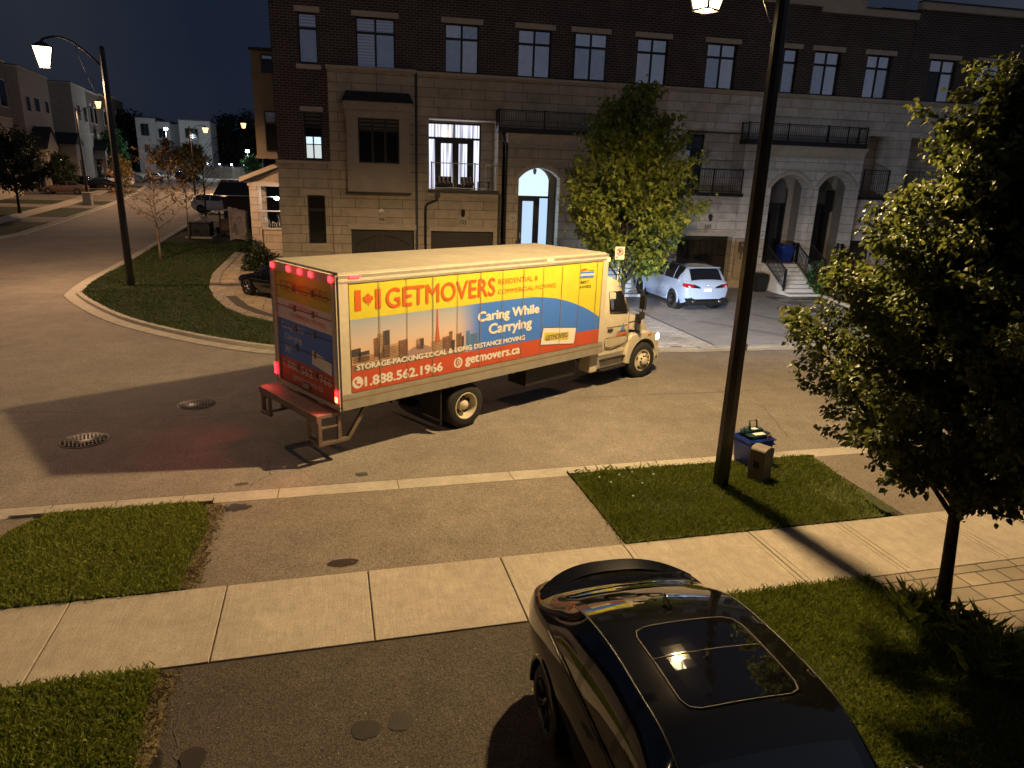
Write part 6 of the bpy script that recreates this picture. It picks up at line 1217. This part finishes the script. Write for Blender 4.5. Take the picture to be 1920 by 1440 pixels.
def tree(name,label,loc,H,z0,env,nl,leafsize,leafmat_,nleaf,trunk=.09,bark='bark_dark',seed=1,shape='ovate',rise=.6,group='trees along the streets',fork=None,twig=.5,cat='tree',spread=.55,tfr=.9,out=False,lean=(0,0),droop=.35,wild=.2):
    """env(z01, az) -> crown radius at relative height; limbs leave the trunk and carry twigs that carry the leaves"""
    r=random.Random(seed); T=thing(name,label,cat,loc,0,group); m=MB(); tips=[]
    kx,ky=r.uniform(-.08,.08),r.uniform(-.08,.08); tz=H*tfr
    def ax(z): t=z/H; return Vector((kx*math.sin(t*3)*H*.12+lean[0]*t,ky*math.sin(t*4)*H*.12+lean[1]*t,z))
    m.tube([ax(tz*i/10)-Vector((0,0,.1 if i==0 else 0)) for i in range(11)],[trunk*(1.25 if i==0 else 1.0-.88*i/10) for i in range(11)],bark,9)
    ga=2.39996
    for i in range(nl):
        t=(i+.5)/nl; zs=z0+(H-z0)*(.0+.80*t**1.1); az=i*ga+r.uniform(-.4,.4); zr=min(.98,(zs-z0)/(H-z0)+.12+.22*r.random()); R_=env(zr,az)*r.uniform(1-wild,1.04+wild*.6)
        p0=ax(zs); ze=min(H*1.0,z0+(H-z0)*zr); p1=ax(ze); p1=Vector((p1.x+R_*math.cos(az),p1.y+R_*math.sin(az),ze+rise*R_*.35*(1-.3*t)))
        mid=p0.lerp(p1,.5)+Vector((0,0,-.10*R_ if rise>.3 else .1*R_)); pts=[p0,p0.lerp(mid,.55)+Vector((0,0,.02)),mid,mid.lerp(p1,.55),p1]
        rr=max(.008,trunk*.42*(1-.55*t)); m.tube(pts,[rr,rr*.8,rr*.6,rr*.4,rr*.15],bark,5)
        nt=max(3,int(R_*5*twig+3))
        for k in range(nt):
            u=.22+.78*(k+r.random())/nt; q=mid.lerp(p1,(u-.5)*2) if u>.5 else p0.lerp(mid,u*2); a2=az+r.uniform(-1.5,1.5); ln=spread*(.5+r.random())*(1.1-.35*u)
            e=q+Vector((math.cos(a2)*ln,math.sin(a2)*ln,ln*r.uniform(-.25,.75))); m.tube([q,q.lerp(e,.5)+Vector((0,0,.03)),e],[.009,.006,.003],bark,3,caps=False); tips.append((q,e))
        tips.append((p1.lerp(mid,.3),p1+Vector((0,0,.12))))
    # leader
    for k in range(9): q=ax(tz*(.72+.03*k)); a2=r.uniform(0,6.28); e=q+Vector((math.cos(a2)*.3,math.sin(a2)*.3,.45)); tips.append((q,e)); m.tube([q,e],[.012,.004],bark,3)
    tips.append((ax(tz*.9),ax(H)))
    m.build('trunk',T)
    g=np.random.default_rng(seed+5); A=np.array([t[0][:] for t in tips]); B=np.array([t[1][:] for t in tips]); ln=np.linalg.norm(B-A,axis=1); pr=ln/ln.sum(); k=g.choice(len(tips),nleaf,p=pr); u=g.random(nleaf)**.75
    P=A[k]+(B[k]-A[k])*u[:,None]*1.05; P+=g.normal(0,leafsize*.75,P.shape)
    o=np.arctan2(P[:,1],P[:,0]) if out else None
    leaves(P,leafsize,leafmat_,'crown',T,droop,shape,seed+9,o); return T
def egg(rmax,lo=.32,pw=.8,top=.0):
    def f(z,az):
        v=(z/lo)**.6 if z<lo else max(0,1-((z-lo)/(1.02-lo))**1.7)**pw
        return rmax*max(top,v)*(1+.12*math.sin(az*3+z*7)+.08*math.sin(az*5-z*11))
    return f
tree('street_tree','large near tree with small glossy leaves and a slim bare trunk at the right edge',(7.43,6.11,.05),6.55,1.3,egg(1.82,.23,1.08),135,.070,'leaf_pear',82000,.085,'bark_dark',3,rise=.85,twig=.95,spread=.50,out=True,lean=(.0,.55),wild=.42)
tree('street_tree','bushy yellow green maple in front of the townhouses beside the pale suv',(10.75,24.6,.08),8.35,1.25,egg(2.2,.28,.85),64,.165,'leaf_maple',15000,.10,'bark_dark',11,'maple',rise=.75,twig=.75,spread=.7,droop=.55)
tree('street_tree','nearest thin half bare tree with rusty leaves on the corner lawn',(-9.05,42.6,.14),6.1,1.5,egg(2.7,.5,.9),20,.13,'leaf_rust',420,.075,'bark_pale',21,rise=1.0,twig=.55,spread=.7)
tree('street_tree','thin small tree behind the rusty one, next to the green transformer box',(-9.6,54.5,.16),4.7,1.9,egg(1.7,.5,.9),14,.13,'leaf_gold',420,.05,'bark_pale',22,rise=1.0,twig=.5,spread=.5)
tree('street_tree','leafless dark tree standing in front of the white suv',(-11.2,73,.3),7.4,2.6,egg(2.6,.55,.9),20,.14,'leaf_dark',160,.10,'bark_dark',23,rise=1.3,twig=.7,spread=.9)
tree('street_tree','dense dark green tree on the left pavement at the photo edge',(-27.2,74.5,.25),7.3,1.7,egg(2.7,.38,.6),40,.24,'leaf_dark',7500,.14,'bark_dark',24,'maple',rise=.6,twig=.7,spread=.8)
tree('street_tree','slender yellow leaved young tree on the left pavement past the lamp post',(-24.6,100,.8),4.9,1.5,egg(1.1,.4,.7),16,.20,'leaf_gold',1500,.05,'bark_pale',25,'maple',spread=.5)
tree('street_tree','round dark bush like tree against the bare walled house',(-33.8,108,.9),4.7,.5,egg(1.9,.4,.6),24,.24,'leaf_dark',3000,.10,'bark_dark',26,'maple',spread=.7)
tree('street_tree','golden tree in front of the wide pale modern house',(-21.4,130,1.6),6.6,1.6,egg(2.5,.42,.7),30,.27,'leaf_gold',4200,.10,'bark_dark',27,'maple',spread=.8)
tree('street_tree','second golden tree left of the one by the modern houses',(-25.5,132,1.7),7.0,1.7,egg(2.4,.42,.7),30,.27,'leaf_rust',2600,.10,'bark_dark',28,'maple',spread=.8)
tree('street_tree','bright lit green tree against the end of the brick row',(-37.5,148,2.3),8.2,.8,egg(2.3,.3,.7),30,.32,'leaf_green',4500,.12,'bark_dark',29,'maple',spread=.9)
tree('street_tree','small bright green tree under the bluish lamp at the street end',(-13.6,146,2.3),4.4,.6,egg(1.6,.35,.7),20,.28,'leaf_green',2200,.08,'bark_dark',30,'maple',spread=.7)
for i,(x,y,h,rr,t) in enumerate(((-21,178,12.5,4.2,'tall dark tree just right of the wide pale modern house'),(-16.5,180,13.4,4.5,'tall dark tree in the middle of the black treeline at the street end'),(-11.5,178,12.0,4.2,'tall dark tree of the black treeline behind the garden wall lamps'),(-7,180,13.0,4.6,'tall dark tree of the black treeline closest to the corner house'),(-39.8,172,12,3.6,'tall dark tree left of the pale modern houses'))):
    tree('woodland_tree',t,(x,y,3),h,1.2,egg(rr,.35,.55),40,.55,'leaf_forest',4200,.2,'bark_dark',40+i,'maple',group='dark trees at the end of the side street',spread=1.4)
def shrub(label,loc,rx,h,mat,n,size,seed,name='shrub',shape='ovate',dome=.6):
    g=np.random.default_rng(seed); T=thing(name,label,'shrub',loc); m=MB()
    for i in range(12): a=g.random()*6.28; m.tube([(0,0,-.05),(math.cos(a)*rx*.4,math.sin(a)*rx*.4,h*.45),(math.cos(a)*rx*.7,math.sin(a)*rx*.7,h*.8)],[.015,.01,.004],'bark_dark',4)
    m.build('stem',T)
    u=g.normal(0,1,(n,3)); u/=np.linalg.norm(u,axis=1)[:,None]; u[:,2]=np.abs(u[:,2]); rr=(.55+.45*g.random(n)**.5)*(1+.16*np.sin(u[:,0]*6+seed)+.12*np.sin(u[:,1]*9)); P=u*rr[:,None]*np.array([rx,rx,h]); leaves(P,size,mat,'foliage',T,.1,shape,seed+1); return T
shrub('rounded bright green shrub beside the pale front steps',(23.75,29.7,.08),.95,1.45,'leaf_green',2600,.13,61)
shrub('low silvery blue shrub beside the green one in the red mulch bed',(24.2,28.1,.08),.75,.75,'leaf_blue',1800,.11,62)
shrub('small grassy green plant at the front of the mulch bed',(23.9,26.9,.08),.35,.6,'leaf_green',700,.16,63)
shrub('second silvery blue shrub farther right in the mulch bed',(25.6,28.4,.08),.7,.8,'leaf_blue',1500,.11,64)
shrub('dark clipped bush beside the side porch pier of the corner house',(-3.35,38.2,.12),1.0,1.15,'leaf_dark',2200,.12,65)
shrub('small dark bush at the foot of the side porch',(-4.1,41.6,.12),.6,1.5,'leaf_dark',1200,.12,66)
# ------------------------------------------------------------------ street furniture and small things
t=thing('utility_pedestal','weathered grey utility pedestal with rounded top in the grass beside the lamp post','utility box',(7.47,10.28,.05),R(28))
m=MB(); P=[(-.155,0),(.155,0),(.165,.62)]+[(.165*math.cos(R(a)),.62+.075*math.sin(R(a))) for a in range(15,180,15)]+[(-.165,.62)]; m.prism(P,'y',-.15,.15,'utility_grey'); m.build('cabinet',t,.012)
m=MB(); m.box(-.172,-.155,-.06,.05,.30,.42,'plastic_black'); m.box(-.173,-.155,.03,.06,.40,.45,'plastic_black'); m.build('warning_label',t)
m=MB(); m.box(.165,.215,-.02,.10,.34,.47,'plastic_black'); m.build('latch',t)
t=thing('recycling_bin','blue recycling bin with worn white label standing on the kerb edge of the grass','recycling bin',(7.78,11.02,.08),R(8))
m=MB(); a,b,h=.235,.29,.56; o_=.022
def tub(m,a,b,c,d,z0,z1,th,mt):
    B=[(-a,-c),(a,-c),(a,c),(-a,c)]; T2=[(-b,-d),(b,-d),(b,d),(-b,d)]
    for i in range(4):
        p,q=B[i],B[(i+1)%4]; r,s=T2[i],T2[(i+1)%4]; m.quad((*p,z0),(*q,z0),(*s,z1),(*r,z1),mt); k=1-th/b; m.quad((p[0]*k,p[1]*k,z0+.02),(q[0]*k,q[1]*k,z0+.02),(s[0]*k,s[1]*k,z1),(r[0]*k,r[1]*k,z1),mt); m.quad((*r,z1),(*s,z1),(s[0]*k,s[1]*k,z1),(r[0]*k,r[1]*k,z1),mt)
    m.poly([(*p,z0) for p in B][::-1],mt); m.poly([(p[0]*.9,p[1]*.9,z0+.02) for p in B],mt)
tub(m,.235,.285,.20,.24,0,.56,.02,'plastic_blue'); m.build('tub',t,.008)
m=MB()
for z in (.44,.53): 
    f=.235+(.285-.235)*z/.56+.02; g_=.20+.04*z/.56+.02; m.tube([(-f,-g_,z),(f,-g_,z),(f,g_,z),(-f,g_,z),(-f,-g_,z)],.016,'plastic_blue',4,smooth=False)
m.build('rim',t)
m=MB(); f=-.229; m.quad((-.20,f-.012,.30),(-.06,f-.012,.30),(-.05,f-.022,.46),(-.19,f-.022,.46),'sticker_tan'); m.quad((-.08,f-.007,.24),(.12,f-.007,.215),(.12,f-.009,.235),(-.08,f-.009,.26),'sticker_white'); m.quad((-.10,f-.0075,.23),(-.06,f-.0075,.23),(-.06,f-.0095,.27),(-.10,f-.0095,.27),'sticker_white'); m.build('label',t)
t=thing('compost_bin','dark teal organics bin with raised handles lying on top of the blue bin','compost bin',(7.80,11.03,.56),R(12))
m=MB(); tub(m,.20,.235,.165,.20,-.12,.10,.02,'plastic_teal'); m.build('tub',t,.01)
m=MB(); m.prism([(-.26,-.14),(-.20,-.20),(.20,-.20),(.26,-.14),(.26,.0),(-.26,.0)],'z',.10,.145,'plastic_teal'); m.build('lid',t,.012); m=MB(); m.prism([(-.24,.02),(.24,.02),(.27,.14),(.18,.22),(-.18,.22),(-.26,.14)],'z',.115,.165,'plastic_teal'); m.build('lid',t,.012)
m=MB(); m.tube([(.02,.16,.14),(.02,.20,.30),(.20,.20,.30),(.20,.16,.14)],.017,'plastic_teal',6); m.build('handle',t); m=MB(); m.tube([(-.25,.02,.13),(-.25,.06,.26),(-.09,.08,.26),(-.08,.04,.13)],.017,'plastic_teal',6); m.build('handle',t)
m=MB(); m.quad((-.14,-.15,.147),(.10,-.17,.147),(.12,-.06,.147),(-.12,-.03,.147),'sticker_white'); m.quad((.0,.07,.167),(.14,.07,.167),(.14,.16,.167),(.0,.16,.167),'sticker_white'); m.build('sticker',t)
m=MB(); m.box(.10,.19,-.225,-.19,.07,.135,'latch_orange'); m.build('latch',t)
pm('sign_red',(.5,.02,.03),.4)
t=thing('no_parking_sign','white no parking sign with red ring on a thin post behind the truck cab','road sign',(8.86,20.75,.06),R(-6)); m=MB(); m.tube([(0,0,0),(0,0,3.12)],.028,'rail_light',6); m.build('post',t)
m=MB(); m.prism([(-.145,2.76),(.145,2.76),(.155,2.78),(.155,3.14),(.145,3.16),(-.145,3.16),(-.155,3.14),(-.155,2.78)],'y',-.040,-.034,'sticker_white'); 
for i in range(28):
    a,b=2*PI*i/28,2*PI*(i+1)/28; m.quad(*[(rr*math.cos(an),-.043,3.0+rr*math.sin(an)) for rr,an in ((.115,a),(.115,b),(.090,b),(.090,a))],'sign_red')
m.text('P',-.045,.055,2.93,3.07,'xz',-.042,'print_black',.04); m.quad((-.08,-.0445,3.064),(-.064,-.0445,3.08),(.08,-.0445,2.936),(.064,-.0445,2.92),'sign_red'); m.poly([(-.12,-.042,2.83),(-.08,-.042,2.86),(-.08,-.042,2.80)],'sign_red'); m.quad((-.09,-.042,2.823),(-.04,-.042,2.823),(-.04,-.042,2.837),(-.09,-.042,2.837),'sign_red'); m.build('sign_plate',t)
t=thing('waste_bin','black wheelie bin against the wall left of the pale front steps','bin',(20.75,30.75,.06),TH,scale=.82); m=MB(); tub(m,.30,.38,.30,.38,0,1.0,.03,'plastic_black'); m.build('tub',t,.03); m=MB(); m.hexa([(-.41,-.42,1.0),(.41,-.42,1.0),(.41,.42,1.0),(-.41,.42,1.0)],[(-.36,-.36,1.08),(.36,-.36,1.08),(.36,.40,1.10),(-.36,.40,1.10)],'plastic_black'); m.build('lid',t,.03)
q=fpos(22.72,.25,1.38); t=thing('blue_tote','dark blue plastic tub standing on the landing of the pale front steps','tub',q,TH); m=MB(); tub(m,.26,.34,.22,.30,0,.80,.03,'plastic_blue_deep'); m.build('tub',t,.02); m=MB(); m.tube([(-.36,-.32,.80),(.36,-.32,.80),(.36,.32,.80),(-.36,.32,.80),(-.36,-.32,.80)],.03,'plastic_blue_deep',5); m.build('rim',t); m=MB(); m.hexa([(-.36,-.32,.81),(.36,-.32,.81),(.36,.32,.81),(-.36,.32,.81)],[(-.22,-.2,.93),(.22,-.2,.93),(.22,.2,.93),(-.22,.2,.93)],'plastic_blue_deep'); m.build('lid',t,.03)
pm('cushion_stripe',(.40,.35,.26),.9,noise=(8,.3)); pm('cushion_dark',(.09,.035,.03),.9)
def lounge(u,label,w):
    t=thing('patio_chair',label,'chair',fpos(u,-.45,4.50),TH,'seats on the lit balcony',scale=.72); m=MB(); m.box(-w/2,w/2,-.25,.3,.30,.40,'trim_dark')
    for x in (-w/2+.03,w/2-.03):
        for y in (-.22,.27): m.box(x-.025,x+.025,y-.025,y+.025,0,.42 if y<0 else .8,'trim_dark')
    m.build('frame',t); m=MB(); n=7
    for i in range(n): a=-w/2+.04+(w-.08)*i/n; m.box(a,a+(w-.08)/n-.004,-.24,.22,.40,.50,'cushion_stripe' if i%2 else 'cushion_dark'); m.box(a,a+(w-.08)/n-.004,.16,.26,.50,.80,'cushion_stripe' if i%2 else 'cushion_dark')
    m.build('cushion',t,.015)
lounge(5.25,'striped cushioned bench at the left of the lit balcony',1.05); lounge(6.35,'striped cushioned chair at the middle of the lit balcony',.85)
t=thing('side_table','small dark side table at the right of the lit balcony','table',fpos(7.1,-.4,4.5),TH); m=MB(); m.box(-.28,.28,-.22,.22,.34,.38,'trim_dark'); m.build('top',t)
for x in (-.24,.24):
    for y in (-.18,.18): m=MB(); m.box(x-.02,x+.02,y-.02,y+.02,0,.34,'trim_dark'); m.build('leg',t)
# gate, transformer, things by the side yard
t=thing('fence_gate','pale wooden board gate next to the side porch of the corner house','gate',(-6.1,53.4,.14),R(-40)); m=MB()
for i in range(7): m.box(-.62+.18*i,-.62+.18*i+.17,-.02,.02,.08,1.95,'wood_fence')
m.build('boards',t); m=MB(); m.box(-.82,-.64,-.09,.09,0,2.25,'wood_fence'); m.box(.64,.78,-.09,.09,0,2.05,'wood_fence'); m.box(-.64,.64,-.05,.05,1.95,2.12,'wood_fence'); m.build('gate_frame',t)
t=thing('side_fence','brown board fence running back from the pale gate','fence',(-5.4,52.6,.14),R(80)); m=MB()
for i in range(24): m.box(.3*i,.3*i+.28,-.02,.02,0,1.9,'wood_dark')
m.build('boards',t); m=MB(); pass
for i in range(4): m=MB(); m.box(2.4*i-.06,2.4*i+.06,-.07,.07,0,2.0,'wood_dark'); m.build('post',t)
t=thing('shed','low dark brown shed roof behind the side porch','shed',(-7.2,64,.2),0); m=MB(); m.box(-1.2,3,0,4,0,2.4,'wood_dark'); m.build('wall',t); m=MB(); m.hexa([(-1.9,-.3,2.6),(3.3,-.3,2.6),(3.3,4.3,2.6),(-1.9,4.3,2.6)],[(-1.5,1.6,3.6),(3.3,1.6,3.6),(3.3,2.4,3.6),(-1.5,2.4,3.6)],'roof_shingle'); m.build('roof',t)
t=thing('transformer_box','low dark green transformer box on a pale pad at the corner lawn','transformer',(-8.95,55.6,.15),R(-6)); m=MB(); m.box(-.75,.75,-.55,.55,.08,.98,'utility_green'); m.hexa([(-.8,-.6,.98),(.8,-.6,.98),(.8,.6,.98),(-.8,.6,.98)],[(-.74,-.5,1.06),(.74,-.5,1.06),(.74,.6,1.10),(-.74,.6,1.10)],'utility_green'); m.build('cabinet',t,.02); m=MB(); m.box(-.9,.9,-.75,.7,-.05,.08,'concrete_kerb'); m.build('pad',t)
t=thing('pale_pedestal','short pale utility post standing behind the green transformer box','utility box',(-9.3,59.5,.16),0); m=MB(); m.box(-.22,.22,-.2,.2,0,1.15,'plate_stone'); m.box(-.25,.25,-.23,.23,1.15,1.22,'plate_stone'); m.build('cabinet',t,.02)
t=thing('recycling_bin','small blue bin among the clutter beside the transformer box','recycling bin',(-8.0,58.2,.15),R(10)); m=MB(); tub(m,.24,.30,.2,.25,0,.5,.02,'plastic_blue'); m.build('tub',t); m=MB(); m.tube([(-.31,-.26,.5),(.31,-.26,.5),(.31,.26,.5),(-.31,.26,.5),(-.31,-.26,.5)],.02,'plastic_blue',4); m.build('rim',t)
pm('clutter',(.16,.10,.07),.8,noise=(6,.6)); t=thing('garden_cart','covered cart piled with garden clutter beside the pale gate','cart',(-7.3,57.0,.15),R(12)); m=MB(); m.box(-.5,.5,-.4,.4,.35,1.2,'clutter'); [m.lathe([(0,-.06),(.2,-.05),(.2,.05),(0,.06)],(x,-.45,.2),'tyre',12,'y') for x in (-.35,.35)]; m.build('cart_body',t,.04); m=MB(); m.hexa([(-.7,-.6,1.75),(.75,-.6,1.95),(.75,.5,1.95),(-.7,.5,1.75)],[(-.65,-.55,1.80),(.7,-.55,2.0),(.7,.45,2.0),(-.65,.45,1.80)],'plate_stone'); [m.box(x-.03,x+.03,y-.03,y+.03,0,1.78,'wood_dark') for x in (-.5,.5) for y in (-.4,.4)]; m.build('cover',t)
t=thing('yellow_bin','yellow bin at the left edge of the photo on the far pavement','bin',(-27.1,68.2,.2),0); pm('plastic_yellow',(.55,.35,.02),.5); m=MB(); tub(m,.35,.42,.35,.42,0,1.1,.03,'plastic_yellow'); m.build('tub',t,.03); m=MB(); m.box(-.45,.45,-.45,.45,1.1,1.18,'plastic_yellow'); m.build('lid',t,.03)
t=thing('utility_pedestal','pale utility pedestal at the foot of the far left lamp post','utility box',(-24.85,86.2,.5),0); m=MB(); m.box(-.4,.4,-.35,.35,0,1.3,'plate_stone'); m.box(-.44,.44,-.39,.39,1.3,1.38,'plate_stone'); m.build('cabinet',t,.03)
